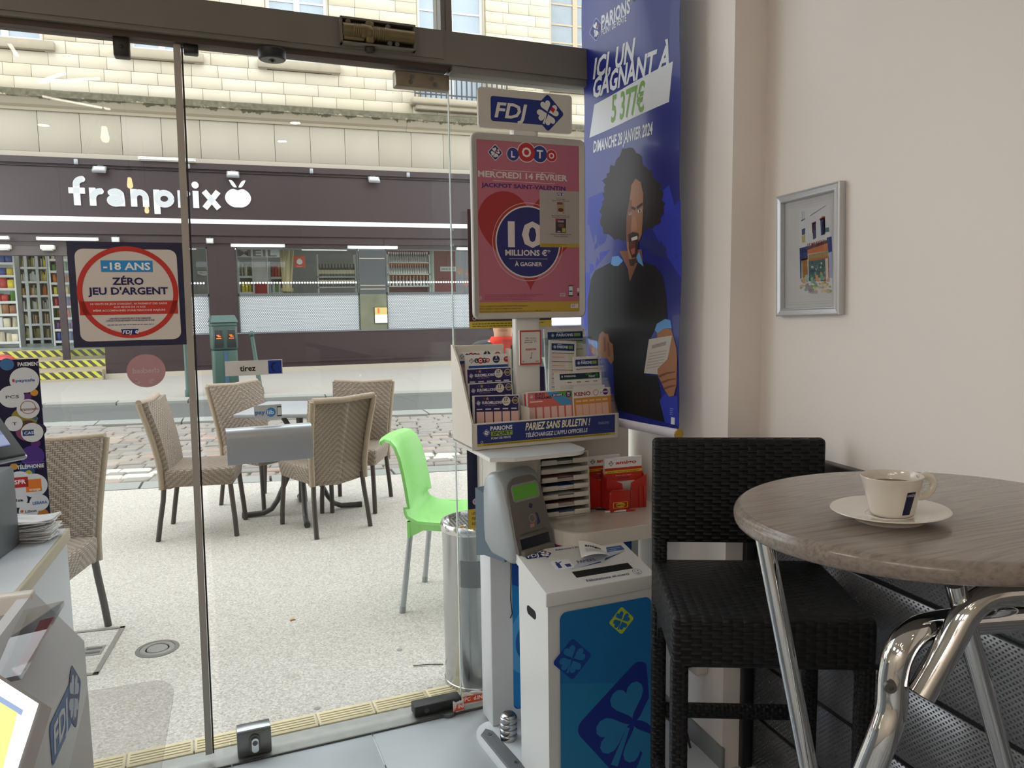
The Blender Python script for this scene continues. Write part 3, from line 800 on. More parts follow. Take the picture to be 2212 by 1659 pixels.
def arc(cx, cz, rx, rz, a0, a1, n=9): return [(cx + rx * math.cos(R_(a0 + (a1 - a0) * k / n)), cz + rz * math.sin(R_(a0 + (a1 - a0) * k / n))) for k in range(n + 1)]
LT = {'f': [[(.135, 0), (.135, .39)] + arc(.255, .39, .12, .105, 180, 88)[1:], [(0, .275), (.275, .275)]],
      'r': [[(.404, 0), (.404, .335)], [(.404, .13)] + arc(.545, .13, .141, .145, 170, 80)],
      'a': [arc(.80, .205, .10, .075, 155, 20) + [(.905, .10), (.905, 0)], arc(.795, .105, .095, .06, 0, 360, 16)],
      'n': [[(1.12, 0), (1.12, .335)], [(1.12, .15)] + arc(1.225, .17, .107, .108, 170, 0) + [(1.332, 0)]],
      'p': [[(1.53, -.135), (1.53, .335)], arc(1.665, .165, .128, .115, 0, 360, 20)],
      'q': [[(1.968, 0), (1.968, .335)], [(1.968, .13)] + arc(2.10, .13, .132, .145, 170, 84)],
      'i': [[(2.246, 0), (2.246, .335)]], 'x': [[(2.405, 0), (2.67, .335)], [(2.405, .335), (2.67, 0)]]}
for k_, st_ in LT.items():
    stroke_sign(st_, [(2.246, .45, .066)] if k_ == 'i' else [], .108, -3.19, 3.365, .1, .15).build('sign_letter', LET, sm)
ap = []
for k in range(40):
    t_ = 2 * PI * k / 40; rx = .24 * (1 + .04 * math.cos(2 * t_)); dip = -.05 * math.exp(-((t_ - PI / 2) / .28) ** 2) + .015 * math.exp(-((t_ - 3 * PI / 2) / .3) ** 2)
    ap.append((-.145 + rx * math.cos(t_), 3.585 + .2 * math.sin(t_) + dip))
mb = MB(); M_ = rot('X', PI / 2); mb.prism(ap, .1, .15, M_)
for s_ in (-1, 1):
    lf = [(-.145 + s_ * (.015 + .145 * q + 0), 3.80 + .135 * q + .05 * math.sin(PI * q) * 1) for q in (k / 6 for k in range(7))] + [(-.145 + s_ * (.015 + .145 * q), 3.80 + .135 * q - .055 * math.sin(PI * q)) for q in (k / 6 for k in range(5, 0, -1))]
    mb.prism(lf if s_ < 0 else lf[::-1], .1, .15, M_)
mb.build('apple_emblem', LET, sm)
# walls beside and below the windows
F_(-2.78, -1.19, -.02, .3, 0, 2.62).build('pier_panel', PURP, sm)
for zz in (.30, 2.0): F_(-2.78, -1.19, -.03, -.02, zz, zz + .02).build('panel_moulding', PURP, sm)
F_(-.79, -.26, -.05, .3, .0, 2.62).build('pilaster', PURP, sm)
for zz in (.9, 1.35, 1.8, 2.2): F_(-.78, -.62, -.055, -.045, zz, zz + .006).build('panel_joint', PURD, sm)
F_(-.60, -.595, -.055, -.045, .05, 2.6).build('panel_joint', PURD, sm)
F_(-1.19, 8, -.04, .3, .1, .84).build('stall_riser', PURP, sm)
F_(-1.19, 8, -.09, .0, .2, .25).build('riser_ledge', PURP, sm)
F_(-2.80, 8, -.1, .3, .0, .1).build('stone_plinth', SLAB, sm)
for xx in (-.28, 2.80): F_(xx + .0, xx + .12, -.10, -.02, 2.66, 2.78).build('mounting_block', PURP, sm)
F_(-1.19, 8, -.06, .02, .825, .845).build('grey_sill', mat('grey_sill_metal', '#6e7178', .4, .5), sm)
def m_dots():
    t = NT('white_dotted_film'); sp = t.n('ShaderNodeSeparateXYZ'); t.l(t.coord(), sp.inputs[0])
    P = .04
    def c(a, o_): return t.math('SUBTRACT', t.math('FRACT', t.math('ADD', t.math('DIVIDE', a, P), o_)), .5)
    def d2(ox, oz):
        a = c(sp.outputs[0], ox); b = t.math('MULTIPLY', t.math('SUBTRACT', t.math('FRACT', t.math('ADD', t.math('DIVIDE', sp.outputs[2], P * 1.5), oz)), .5), 1.5)
        return t.math('ADD', t.math('MULTIPLY', a, a), t.math('MULTIPLY', b, b))
    d = t.math('MINIMUM', d2(0, 0), d2(.5, .5)); f = t.math('LESS_THAN', d, .135)
    t.set(Roughness=.5); t.p.inputs['Base Color'].default_value = lin('#bec3c6'); t.l(f, t.p.inputs['Alpha']); return t.m
DOTS = m_dots()
DARKI = mat('dim_shop_backing', '#4a4e58', .6)
for a, b in ((-1.17, -.80), (-.24, 2.24), (2.84, 6.4)):
    f = MB(); f.box(a, a + .02, .0, .06, .84, 2.6).box(b - .02, b, .0, .06, .84, 2.6).box(a, b, .0, .06, 2.57, 2.6).box(a, b, 0, .05, 1.60, 1.655)
    wo = f.build('shop_window', mat('dark_window_frame', '#55595c', .4, .4), sm)
    F_(a + .02, b - .02, .02, .03, .84, 2.57).build('pane', GLASS2, wo)
    F_(a + .02, b - .02, .012, .016, .85, 1.60).build('dotted_film', DOTS, wo)
    F_(a + .02, b - .02, .034, .05, .85, 1.60).build('backing', mat('grey_film_backing', '#6f7883', .5), wo)
    dt = MB(); xx = a + .05
    while xx < b - .04: dt.prism(ell_pts(xx, 1.875, .021, .021, 12), -.018, -.015, rot('X', PI / 2)); xx += .0565
    stuff(dt.build('dot_row', mat('white_dot_film', '#eef2f4', .4), wo))
# mirror panel and small screen between the windows
F_(2.25, 2.83, -.02, .05, 1.62, 2.6).build('mirror_panel', mat('dark_mirror', '#4a5055', .12, .35, var=.2, scale=2), sm)
for zz in (1.72, 1.80, 2.38): F_(2.27, 2.81, -.024, -.02, zz, zz + .02).build('mirror_trim', CHROME, sm)
F_(2.25, 2.83, -.02, .05, .84, 1.62).build('mirror_panel', mat('olive_mirror', '#6f7262', .2, .3, var=.5, scale=3), sm)
sc_ = F_(2.55, 2.84, -.05, -.02, .98, 1.34).build('price_screen', BLACKP, sm)
F_(2.56, 2.83, -.053, -.05, .99, 1.17).build('screen_lower', emit('lit_white_screen', '#eaf3e6', 1.2), sc_)
F_(2.56, 2.83, -.053, -.05, 1.17, 1.33).build('screen_upper', emit('lit_gold_screen', '#d9c27a', .9), sc_)
F_(2.62, 2.66, -.055, -.053, 1.2, 1.31).build('screen_mark', ink('#c7622b'), sc_)
# entrance: frame, sliding glass, steps
F_(-9, -2.78, -.02, .3, 2.42, 2.62).build('door_head', mat('dark_door_head', '#433c3d', .5), sm)
F_(-3.53, -3.41, .02, .10, .24, 2.45).build('door_post', PURP, sm)
F_(-3.41, -2.78, .03, .09, .24, .33).build('door_rail', PURP, sm)
F_(-3.41, -2.78, .05, .06, .33, 2.42).build('side_pane', GLASS2, sm)
STEP = mat('sandstone_step', '#978b74', .8, var=.1, scale=9)
def m_hazard():
    t = NT('hazard_tape'); sp = t.n('ShaderNodeSeparateXYZ'); t.l(t.coord(), sp.inputs[0])
    f = t.math('GREATER_THAN', t.math('FRACT', t.math('MULTIPLY', t.math('ADD', sp.outputs[0], sp.outputs[2]), 6.2)), .5)
    c = t.mix(f, lin('#23221f'), lin('#b6b23e'))
    c = t.mix(t.math('MULTIPLY', t.noise(25, t.coord(), 4), .3), c, lin('#787243'))
    t.l(c, t.p.inputs['Base Color']); t.set(Roughness=.5); return t.m
HAZ = m_hazard()
for i, (y0, z1) in enumerate(((-.3, .2), (.0 - .02, .4), (.26, .6))):
    so = F_(-7, -2.785 if i else -2.81, y0, y0 + (.33 if i < 2 else .12), .0, z1).build('step', STEP, sm)
    F_(-7, -2.79 if i else -2.815, y0 - .004, y0, z1 - .145, z1 - .02).build('hazard_strip', HAZ, so)
# ------------------------------------------------------------------ inside the supermarket
si = sm
struct(slab('floor_supermarket', -9, 9, YF + .3, YF + 7, .5, .6, mat('grey_green_shop_floor', '#8f9a92', .3, var=.05)))
struct(slab('wall_supermarket_back', -9, 9, YF + 6.9, YF + 7, .5, 3.2, mat('grey_shop_wall', '#6b6c6a', .6)))
struct(slab('ceiling_supermarket', -9, 9, YF + .32, YF + 7, 3.02, 3.1, mat('shop_ceiling', '#b9bcba', .6)))
TUBE = emit('shop_tube_light', '#f3f8fa', 2.4)
def shop_tube(x0, x1, y, z, label, grp=None, name='tube_light', m=TUBE, h=.055):
    t = thing(name, label, 'light', (x0, y, z), 0, grp)
    L = x1 - x0
    MB().rbox(0, L, -.05, .05, h * .55, h, .006, 1).build('housing', WHITE, t)
    MB().rbox(.03, L - .03, -.045, .045, 0, h * .56, .012, 2).build('tube', m, t)
    for q in (0, L - .03): MB().rbox(q, q + .03, -.05, .05, -.004, h + .002, .004, 1).build('end_cap', WHITE, t)
for j in range(4):
    for i in range(5):
        shop_tube(-4.6 + i * 2.0, -3.3 + i * 2.0, YF + 1.6 + j * 1.35, 2.93, '%s ceiling tube from the left in the %s row inside the supermarket' % (('first', 'second', 'third', 'fourth', 'fifth')[i], ('nearest', 'second', 'third', 'farthest')[j]), 'ceiling tubes inside the supermarket', m=emit('shop_ceiling_tube', '#f2f7f4', 5.0), h=.08)
for a, b, z, lab in ((-5.2, -4.21, 2.70, 'white tube light over the supermarket entrance, cut by the left edge'), (-3.76, -2.72, 2.69, 'white tube light above the supermarket glass door'),
                     (-.33, .72, 2.60, 'white tube light over the left supermarket window'), (2.0, 3.06, 2.585, 'white tube light over the mirror panel'), (4.38, 5.4, 2.575, 'white tube light nearest the pink poster'),
                     (-1.93, -.9, 4.25, 'unlit white tube light on top of the fascia')):
    shop_tube(a, b, YF - .24, z, lab, 'tube lights on the shopfront', m=TUBE if z < 4 else WHITE)
def flood(x, z, lab, small=False):
    t = thing('floodlight', lab, 'light', (x, YF - .16, z), 0, 'floodlights on the shopfront')
    s_ = .6 if small else 1.0
    MB().tube([(0, .06, .06), (0, -.04, .03), (0, -.06, 0)], .014, 8).build('arm', STEELB, t)
    M_ = mv(0, -.1, -.03) @ rot('X', R_(-55 if not small else 10))
    MB().rbox(-.12 * s_, .12 * s_, -.03, .03, -.09 * s_, .09 * s_, .012, 2, M_).build('casing', mat('grey_lamp_casing', '#8d9092' if not small else '#3b3436', .4, .3), t)
    MB().rbox(-.095 * s_, .095 * s_, -.036, -.028, -.065 * s_, .065 * s_, .008, 1, M_).build('lens', mat('frosted_lamp_lens', '#cfd3d2', .3), t)
    if not small: MB().rbox(-.05, .05, .02, .08, .05, .12, .01, 1).build('junction_box', mat('grey_lamp_casing', '#8d9092', .4, .3), t)
for x, z, lab in ((-2.62, 4.06, 'grey floodlight above the letters f and r'), (-.22, 4.06, 'grey floodlight above the white apple emblem'), (2.6, 4.06, 'grey floodlight at the right of the fascia')): flood(x, z, lab)
for x, z, lab in ((-2.42, 2.74, 'small dark lamp over the age sign'), (-.72, 2.74, 'small dark lamp over the pilaster')): flood(x, z, lab, True)
for i, x in enumerate((-3.02, -1.05, 1.32, 3.35)):
    tag(MB().rbox(-.035, .035, -.06, 0, -.05, .05, .008, 1).build('cable_box', mat('grey_lamp_casing', '#8d9092', .4, .3), M=mv(x, YF - .15, 4.17)), '%s small grey cable box from the left on the fascia rail' % ('first', 'second', 'third', 'fourth')[i], 'box', 'cable boxes along the fascia')
for i, x in enumerate((-4.35, -3.62)):
    t = thing('door_sensor', '%s white sensor box over the supermarket entrance' % ('left', 'right')[i], 'sensor', (x, YF - .02, 2.52), 0, 'sensor boxes over the entrance')
    MB().rbox(-.12, .12, -.14, 0, 0, .09, .02, 2).build('shell', OFFW, t)
    MB().rbox(-.09, .09, -.145, -.02, -.02, .004, .008, 1).build('lens', mat('grey_sensor_lens', '#b9bcbc', .3), t)
# shelving with goods
rg = random.Random(11)
GOODS = [mat('goods_' + n_, c_, .45, var=.25, scale=9, objrand=.12) for n_, c_ in (('cream', '#cfc7ad'), ('red', '#b8322c'), ('yellow', '#d9c33c'), ('blue', '#2f4c92'), ('green', '#5f8f3f'), ('brown', '#8b5e3b'), ('white', '#d9dcd9'), ('purple', '#5d3a7d'), ('orange', '#cf7a33'), ('olive', '#9a9a62'))]
SHW = mat('grey_shelf_metal', '#b9bcb8', .4, .3)
boxm = {}
def goods(kind, w, d, h):
    k = (kind, round(w, 2), round(h, 2))
    if k not in boxm:
        mb = MB()
        if kind == 'bag':
            mb.grid(lambda a, b: (w * (a - .5) * (1 - .25 * b * b), -d * .5 * math.sin(PI * a) * (1 - b * .8), h * b), 4, 4, thick=.02)
        else: mb.rbox(-w / 2, w / 2, -d / 2, d / 2, 0, h, .006, 1)
        boxm[k] = mb
    return boxm[k]
def gondola(x0, x1, y, zs, label, n, pal, hgt, grp, short):
    t = thing('supermarket_shelf', label, 'shelf', (x0, y, .6)); W = x1 - x0
    for q in (0, W - .03): F_(q, q + .03, -.02, .4, 0, zs[-1] + .35 - .6).build('upright', SHW, t)
    F_(0, W, .36, .4, 0, zs[-1] + .3 - .6).build('back_panel', SHW, t)
    for z in zs: 
        so = F_(.03, W - .03, 0, .38, z - .6 - .03, z - .6).build('shelf', SHW, t); F_(.03, W - .03, -.012, 0, z - .6 - .045, z - .6 + .005).build('price_rail', WHITEP, so)
    for r_, z in enumerate(zs):
        w = (W - .1) / n
        for i in range(n):
            hh = hgt * rg.uniform(.62, 1.0); m = GOODS[rg.choice(pal[r_ % len(pal)])]
            kd = 'bag' if rg.random() < .25 else 'box'
            me = goods(kd, w * .9, .2, hh).mesh('grocery_pack', m)
            o = obj('grocery_pack', me, None, mv(x0 + .05 + w * (i + .5), y + .14, z))
            tag(o, '%s %s %s on the %s level of %s' % (m.name[6:], kd, ('at the left', 'second from left', 'third from left', 'fourth from left', 'fifth from left', 'at the right')[i], ('lowest', 'second', 'third', 'fourth', 'fifth', 'sixth', 'seventh', 'top')[r_], short), 'packet', grp)
A = lambda px, py, y: fac(px, py, y)[0]
gondola(A(-40, 600, 18.6), A(34, 600, 18.6), 18.6, [.72, 1.02, 1.3, 1.56, 1.83, 2.1, 2.36], 'display shelf with bright crates of goods at the left of the entrance', 4, [(0, 6), (0, 6, 3), (5, 0), (1, 4), (2, 1), (3, 2), (7, 3)], .22, 'grocery packs on the shelf at the left of the entrance', 'the leftmost shop shelf')
for i, (p0, p1) in enumerate(((36, 59), (59, 83), (83, 106))):
    gondola(A(p0, 620, 20.3), A(p1, 620, 20.3), 20.3 - .0 * i, [.72, 1.05, 1.38, 1.7, 2.02, 2.34, 2.64], ('tall grey shelf of tins deep inside the entrance', 'tall grey shelf of jars in the middle of the entrance', 'tall grey shelf with hanging bags beside the white post')[i], 5, [(0, 9), (0, 5), (9, 6), (0, 9, 8), (2, 0) if i == 2 else (0, 6), (3, 2) if i == 2 else (9, 0), (5, 8)], .25, ('tins and packs on the first tall shelf', 'jars and packs on the second tall shelf', 'hanging bags and packs on the third tall shelf')[i], ('the first tall shelf', 'the second tall shelf', 'the third tall shelf')[i])
gondola(A(108, 620, 18.9), A(168, 620, 18.9), 18.9, [.7, .95, 1.2, 1.45, 1.7, 1.95, 2.2, 2.45], 'white shelf of crisps and drinks behind the door post', 6, [(3, 6), (1, 7), (4, 1), (3, 6, 1), (4, 2), (5, 8), (3, 4), (1, 0)], .2, 'packets on the white shelf behind the door post', 'the white door shelf')
# behind the middle window
gondola(A(515, 600, 18.0), A(548, 600, 18.0), 18.0, [.9, 1.3, 1.7, 2.05], 'narrow shelf of magazines at the left of the middle window', 3, [(6, 0), (1, 6), (6, 2), (0, 4)], .3, 'magazines in the middle window', 'the magazine shelf')
gondola(A(582, 600, 18.6), A(612, 600, 18.6), 18.6, [.9, 1.3, 1.7, 2.05], 'low shelf of packets beside the white column', 3, [(5, 0), (1, 9), (4, 6), (8, 1)], .3, 'packets beside the white column', 'the shelf by the column')
t = thing('shop_column', 'white square column behind the middle window', 'column', (A(563, 600, 18.3), 18.3, .6))
MB().rbox(-.17, .17, 0, .3, 0, 2.1, .02, 2).build('shaft', WHITE, t); MB().rbox(-.13, .13, -.02, 0, .95, 1.3, .004, 1).build('notice', ink('#b3363a'), t)
t = thing('raffia_sheaf', 'tall sheaf of dry raffia stalks behind the middle window', 'decoration', (A(619, 600, 17.7), 17.7, .6))
mb = MB()
for i in range(60):
    a = rg.uniform(0, 2 * PI); r0 = rg.uniform(.02, .2); mb.tube([(r0 * math.cos(a), r0 * math.sin(a) * .5, .0), (r0 * .5 * math.cos(a), r0 * .3 * math.sin(a), 1.15), (r0 * .9 * math.cos(a + .4), r0 * .5 * math.sin(a), 2.0)], .012, 4, False)
stuff(mb.build('stalks', mat('dry_raffia', '#b9aa84', .8, var=.2), t)); MB().lathe([(.13, .0), (.14, .04), (.13, .08)], 14).build('tie', mat('raffia_tie', '#9c8c66', .8), t, M=mv(0, 0, 1.1))
def hang_sign(name, label, px0, px1, py0, py1, y, m, cat='sign'):
    x0, z1 = fac(px0, py0, y); x1, z0 = fac(px1, py1, y)
    t = thing(name, label, cat, (x0, y, z0)); F_(0, x1 - x0, 0, .015, 0, z1 - z0).build('board', m, t)
    F_((x1 - x0) / 2 - .004, (x1 - x0) / 2 + .004, 0, .01, z1 - z0, 3.0 - z0).build('hanger', STEELB, t)
    return t, x1 - x0, z1 - z0
t, w, h = hang_sign('apple_sign', 'square red hanging sign with white apple behind the middle window', 634, 660, 553, 578, 17.8, mat('orange_red_sign', '#cf4a2c', .5))
p = Print(t); p.ell(w / 2, h * .5, w * .26, h * .24, '#f0ece6', 1); p.poly([(w / 2, h * .74), (w * .36, h * .86), (w * .42, h * .74)], '#f0ece6', 1); p.poly([(w / 2, h * .74), (w * .64, h * .86), (w * .58, h * .74)], '#f0ece6', 1); p.text('franprix', w / 2, h * .08, h * .07, '#f0ece6', 1, w=w * .5); p.build()
t, w, h = hang_sign('lettered_banner', 'pale hanging banner with large grey capitals behind the middle window', 509, 604, 538, 556, 17.4, mat('pale_grey_banner', '#a9adab', .6))
p = Print(t); p.text('MEIL', w * .48, h * .12, h * .8, '#5b4f50', 1, w=w * .9); p.build()
t, w, h = hang_sign('wall_sign', 'white sign reading sans issue on the red shop wall', 951, 985, 576, 586, 18.35, mat('white_sign_board', '#d8d5cc', .5))
p = Print(t); p.text('SANS ISSUE', w / 2, h * .3, h * .42, '#4a3b34', 1, w=w * .86); p.build()
# bottles on racks
NTH = ['first', 'second', 'third', 'fourth', 'fifth', 'sixth', 'seventh', 'eighth', 'ninth', 'tenth', 'eleventh', 'twelfth', 'thirteenth', 'fourteenth', 'fifteenth', 'sixteenth', 'seventeenth', 'eighteenth']
def bottle_mesh(m, capm, r=.04, h=.3):
    return MB().lathe([(0, 0), (r, 0), (r, h * .55), (r * .4, h * .75), (r * .36, h * .97), (0, h)], 10).mesh('bottle', m)
BOT = mat('dark_bottle_glass', '#33302c', .15, var=.2); CAPW = mat('pale_bottle_label', '#cfc7a8', .5); ORC = mat('orange_cap', '#d9772e', .4); CLB = mat('cloudy_bottle', '#b9b6b0', .15, .3)
def rack(px0, px1, pys, y, lab):
    x0 = A(px0, 600, y); x1 = A(px1, 600, y)
    t = thing('bottle_rack', lab, 'shelf', (x0, y, .6)); W = x1 - x0
    for q in (0, W - .03): F_(q, q + .03, 0, .25, 0, 1.95).build('upright', SHW, t)
    zz = []
    for py in pys:
        z = fac((px0 + px1) / 2, py, y)[1]; F_(0, W, 0, .25, z - .6 - .03, z - .6).build('shelf', SHW, t); zz.append(z)
    return x0, W, zz
x0, W, zz = rack(686, 770, (597, 619), 18.2, 'rack of wine bottles behind the middle window')
b0 = bottle_mesh(BOT, None, .042, .3); lb = MB().lathe([(.043, .06), (.043, .15)], 10).mesh('bottle_label', CAPW)
for r_, z in enumerate(zz):
    for i in range(12):
        o = obj('wine_bottle', b0, None, mv(x0 + .05 + (W - .1) * i / 11, 18.28, z)); tag(o, '%s wine bottle from the left on the %s rack shelf behind the middle window' % (NTH[i], ('upper', 'lower')[r_]), 'bottle', 'wine bottles on the %s rack shelf' % ('upper', 'lower')[r_])
        obj('bottle_label', lb, o)
struct(slab('wall_supermarket_red', A(836, 600, 18.4), A(984, 600, 18.4), 18.4, 18.5, .6, 3.0, mat('dark_red_shop_wall', '#7d2a2a', .5)))
x0, W, zz = rack(837, 930, (566, 591, 617), 18.1, 'three-tier rack of capped bottles in front of the red wall')
b1 = bottle_mesh(CLB, None, .032, .2); cp = MB().lathe([(.018, .19), (.02, .235), (0, .24)], 10).mesh('cap', ORC); cp2 = MB().lathe([(.018, .19), (.02, .235), (0, .24)], 10).mesh('cap', CLB)
for r_, (z, n) in enumerate(zip(zz, (18, 17, 12))):
    for i in range(n):
        o = obj('capped_bottle', b1, None, mv(x0 + .06 + (W - .12) * i / (n - 1), 18.18, z)); q = ('top', 'middle', 'bottom')[r_]
        tag(o, '%s small bottle from the left on the %s tier by the red wall' % (NTH[i], q), 'bottle', 'bottles on the %s tier by the red wall' % q); obj('cap', cp if r_ else cp2, o)
t = thing('shop_post', 'pale green post between red wall and bottle rack', 'post', (A(934, 600, 18.2), 18.2, .6)); MB().rbox(-.05, .05, 0, .1, 0, 2.2, .01, 1).build('shaft', mat('pale_green_post', '#a9b3a2', .5), t); MB().rbox(-.08, .08, -.02, .12, 0, .04, .01, 1).build('foot', SHW, t)
for i, (px, py) in enumerate(((993, 585), (1008, 612), (999, 635), (1012, 590))):
    x, z = fac(px, py, 17.9); t = thing('orange_ornament', ('upper orange flower ornament hanging right of the red wall', 'lower orange flower ornament hanging right of the red wall', 'lowest orange flower ornament hanging right of the red wall', 'orange flower ornament hanging nearest the pink poster')[i], 'decoration', (x, 17.9, z))
    mb = MB()
    for k in range(6): mb.add([(0, 0, 0), (.07 * math.cos(k * 1.05), -.02, .07 * math.sin(k * 1.05)), (.09 * math.cos(k * 1.05 + .3), 0, .09 * math.sin(k * 1.05 + .3)), (.07 * math.cos(k * 1.05 + .6), -.02, .07 * math.sin(k * 1.05 + .6))], [(0, 1, 2, 3)])
    mb.build('petals', ORC, t); MB().tube([(0, 0, 0), (0, .01, 3.0 - z)], .006, 6).build('cord', STEELB, t)

# ================================================================== terrace furniture
def m_weave(name, over, under, P, rough=.5, relief=.9, dist=.004, chevron=True, skew=1.0, n=4.0, spec=.4):
    t = NT(name); uv = t.n('ShaderNodeUVMap'); sp = t.n('ShaderNodeSeparateXYZ'); t.l(uv.outputs[0], sp.inputs[0])
    u = t.math('DIVIDE', t.math('ABSOLUTE', sp.outputs[0]) if chevron else sp.outputs[0], P * skew); v = t.math('DIVIDE', sp.outputs[1], P)
    i = t.math('FLOOR', u); j = t.math('FLOOR', v); fu = t.math('SUBTRACT', t.math('FRACT', u), .5); fv = t.math('SUBTRACT', t.math('FRACT', v), .5)
    ph = t.math('FRACT', t.math('DIVIDE', t.math('ADD', i, j), n)); ov = t.math('LESS_THAN', ph, .5)
    hh = t.math('SUBTRACT', 1.0, t.math('MULTIPLY', t.math('MULTIPLY', fv, fv), 3.4)); hv = t.math('MULTIPLY', t.math('SUBTRACT', 1.0, t.math('MULTIPLY', t.math('MULTIPLY', fu, fu), 3.4)), .7)
    h = t.math('ADD', t.math('MULTIPLY', ov, hh), t.math('MULTIPLY', t.math('SUBTRACT', 1.0, ov), hv))
    k = t.noise(30, t.coord())
    c = t.mix(ov, lin(under), lin(over)); c = t.mix(t.math('MULTIPLY', k, .25), c, lin(under))
    t.l(c, t.p.inputs['Base Color']); t.set(Roughness=rough); t.p.inputs['Specular IOR Level'].default_value = spec
    t.bump(h, relief, dist); return t.m
TAN = m_weave('beige_resin_weave', '#96887a', '#796b5d', .0088, .55, 1.0, .005, skew=1.15)
def box_uv(co, no):
    a = [abs(x) for x in no]
    if a[2] >= a[0] and a[2] >= a[1]: return (co.x, co.y)
    if a[1] >= a[0]: return (co.x, co.z)
    return (co.y, co.z)
LEG = mat('dark_brown_tube', '#403733', .4, .3, var=.1)
def wicker_chair(label):
    t = thing('wicker_chair', label, 'chair', (0, 0, 0), 0, 'beige wicker chairs on the terrace')
    # seat block with soft edges, sides drawn in a little towards the skirt
    def ring(z, hw, y0, y1): return [(x, y, z) for x, y in rrect_pts(-hw, y0, hw, y1, .03, 3)]
    mb = MB(); lv = [ring(.335, .195, -.215, .19), ring(.40, .205, -.225, .19), ring(.433, .205, -.225, .19), ring(.445, .195, -.213, .18), ring(.447, .16, -.18, .15)]
    n = len(lv[0]); mb.add([p for r in lv for p in r], [(i * n + k, i * n + (k + 1) % n, (i + 1) * n + (k + 1) % n, (i + 1) * n + k) for i in range(4) for k in range(n)] + [tuple(4 * n + k for k in range(n)), tuple(range(n))[::-1]], None, True)
    mb.build('seat', TAN, t, box_uv)
    def back(a, b):
        z = .30 + b * .55; hw = .19 + .028 * max(0, (z - .42) / .43); y = .185 + .02 * max(0, b - .22) + .11 * max(0, b - .2) ** 1.6
        x = (a - .5) * 2 * hw
        if z < .34: z += (.34 - z) * abs(a - .5) * 1.2 - .0
        return (x, y - .012 * math.cos(PI * (a - .5)) * b, z + .012 * abs(a - .5) * 2 * (b > .98))
    mb = MB(); mb.grid(back, 14, 22, thick=-.034); mb.build('backrest', TAN, t, box_uv)
    rp = [Vector(back(k / 14, 1.0)) + Vector((0, .017, .004)) for k in range(15)]
    MB().tube(rp, .0195, 8).build('top_roll', mat('beige_edge_wrap', '#92826f', .55, var=.15, scale=90, bump=.5, bscale=150), t)
    for s_ in (-1, 1):
        sp_ = [Vector(back(0 if s_ < 0 else 1, k / 12)) + Vector((0, .017, 0)) for k in range(13)]
        MB().tube(sp_, .0185, 8).build('side_roll', mat('beige_edge_wrap', '#92826f', .55, var=.15, scale=90, bump=.5, bscale=150), t)
        MB().tube([(s_ * .175, .19, .36), (s_ * .182, .20, .25), (s_ * .19, .222, .12), (s_ * .195, .24, 0)], .0155, 10).build('leg', LEG, t)
        MB().tube([(s_ * .172, -.195, .36), (s_ * .178, -.205, .24), (s_ * .185, -.217, .1), (s_ * .187, -.222, 0)], .0155, 10).build('leg', LEG, t)
    return t
def face(dx, dy): return math.atan2(dx, -dy)     # heading of a chair whose front looks along (dx, dy)
c1 = wicker_chair('beige wicker chair at the left of the terrace table, turned to it')
def put(c, rear_mid, d):
    d = Vector(d).normalized(); c.location = (rear_mid[0] + d.x * .24, rear_mid[1] + d.y * .24, -.004); c.rotation_euler = (0, 0, face(d.x, d.y)); return c
put(c1, (-.585, 5.27), (.98, -.13))
put(dup(c1, label='beige wicker chair behind the terrace table, left of the table top'), (-.12, 5.98), (.62, -.78))
put(dup(c1, label='beige wicker chair with its back to the window, in front of the terrace table'), (.495, 4.85), (-.42, .9))
put(dup(c1, label='beige wicker chair at the far right of the terrace table'), (.75, 5.72), (-.38, -.92))
put(dup(c1, label='beige wicker chair nearest the window, behind the payment poster'), (-.875, 3.83), (-.22, -.97))

t = thing('terrace_table', 'grey square terrace table on bent dark tube legs', 'table', (.28, 5.44, -.004), R_(-20))
TT = mat('grey_wood_tabletop', '#8f9094', .4, var=.12, scale=8)
MB().rbox(-.33, .33, -.33, .33, .715, .742, .006, 2).build('tabletop', TT, t)
TL = mat('dark_grey_table_tube', '#3d3b3c', .4, .4)
for a in (20, 110, 200, 290):
    M_ = rot('Z', R_(a))
    MB().tube([(-.12, 0, .70), (-.02, 0, .52), (.1, 0, .25), (.17, 0, .1), (.21, 0, .045), (.26, 0, .022), (.40, 0, .018)], .018, 10, M=M_).build('leg', TL, t)
    MB().tube([(.37, 0, .018), (.405, 0, .018)], .0205, 10, M=M_).build('foot_cap', BLACKP, t)
MB().tube([(-.2, 0, .70), (.2, 0, .70)], .016, 8).build('crossbar', TL, t); MB().lathe([(0, .34), (.03, .34), (.03, .42), (0, .42)], 12).build('hub', TL, t)

# green plastic chair
GRN = mat('light_green_plastic', '#8fd078', .35, var=.03, scale=3, spec=.4)
gc = thing('green_chair', 'bright green moulded plastic chair with aluminium legs beside the ash bin', 'chair', (0, 0, -.004))
prof = [(-.225, .40), (-.222, .425), (-.20, .44), (-.1, .435), (.05, .428), (.14, .432), (.185, .452), (.205, .50), (.216, .58), (.231, .66), (.249, .735), (.271, .785), (.298, .812), (.332, .818), (.356, .803), (.362, .788)]
wd = [.2, .205, .21, .212, .21, .205, .2, .197, .195, .19, .185, .178, .17, .16, .15, .145]
def gsurf(a, b):
    q = b * (len(prof) - 1); i = min(int(q), len(prof) - 2); f = q - i
    y = prof[i][0] + (prof[i + 1][0] - prof[i][0]) * f; z = prof[i][1] + (prof[i + 1][1] - prof[i][1]) * f; w = wd[i] + (wd[i + 1] - wd[i]) * f
    x = (a - .5) * 2; cv = .03 * x * x if i > 6 else 0
    return (w * x, y - cv * 1.0, z + (.012 * x * x if i <= 6 else 0))
MB().grid(gsurf, 16, 45, thick=.014).build('seat_shell', GRN, gc)
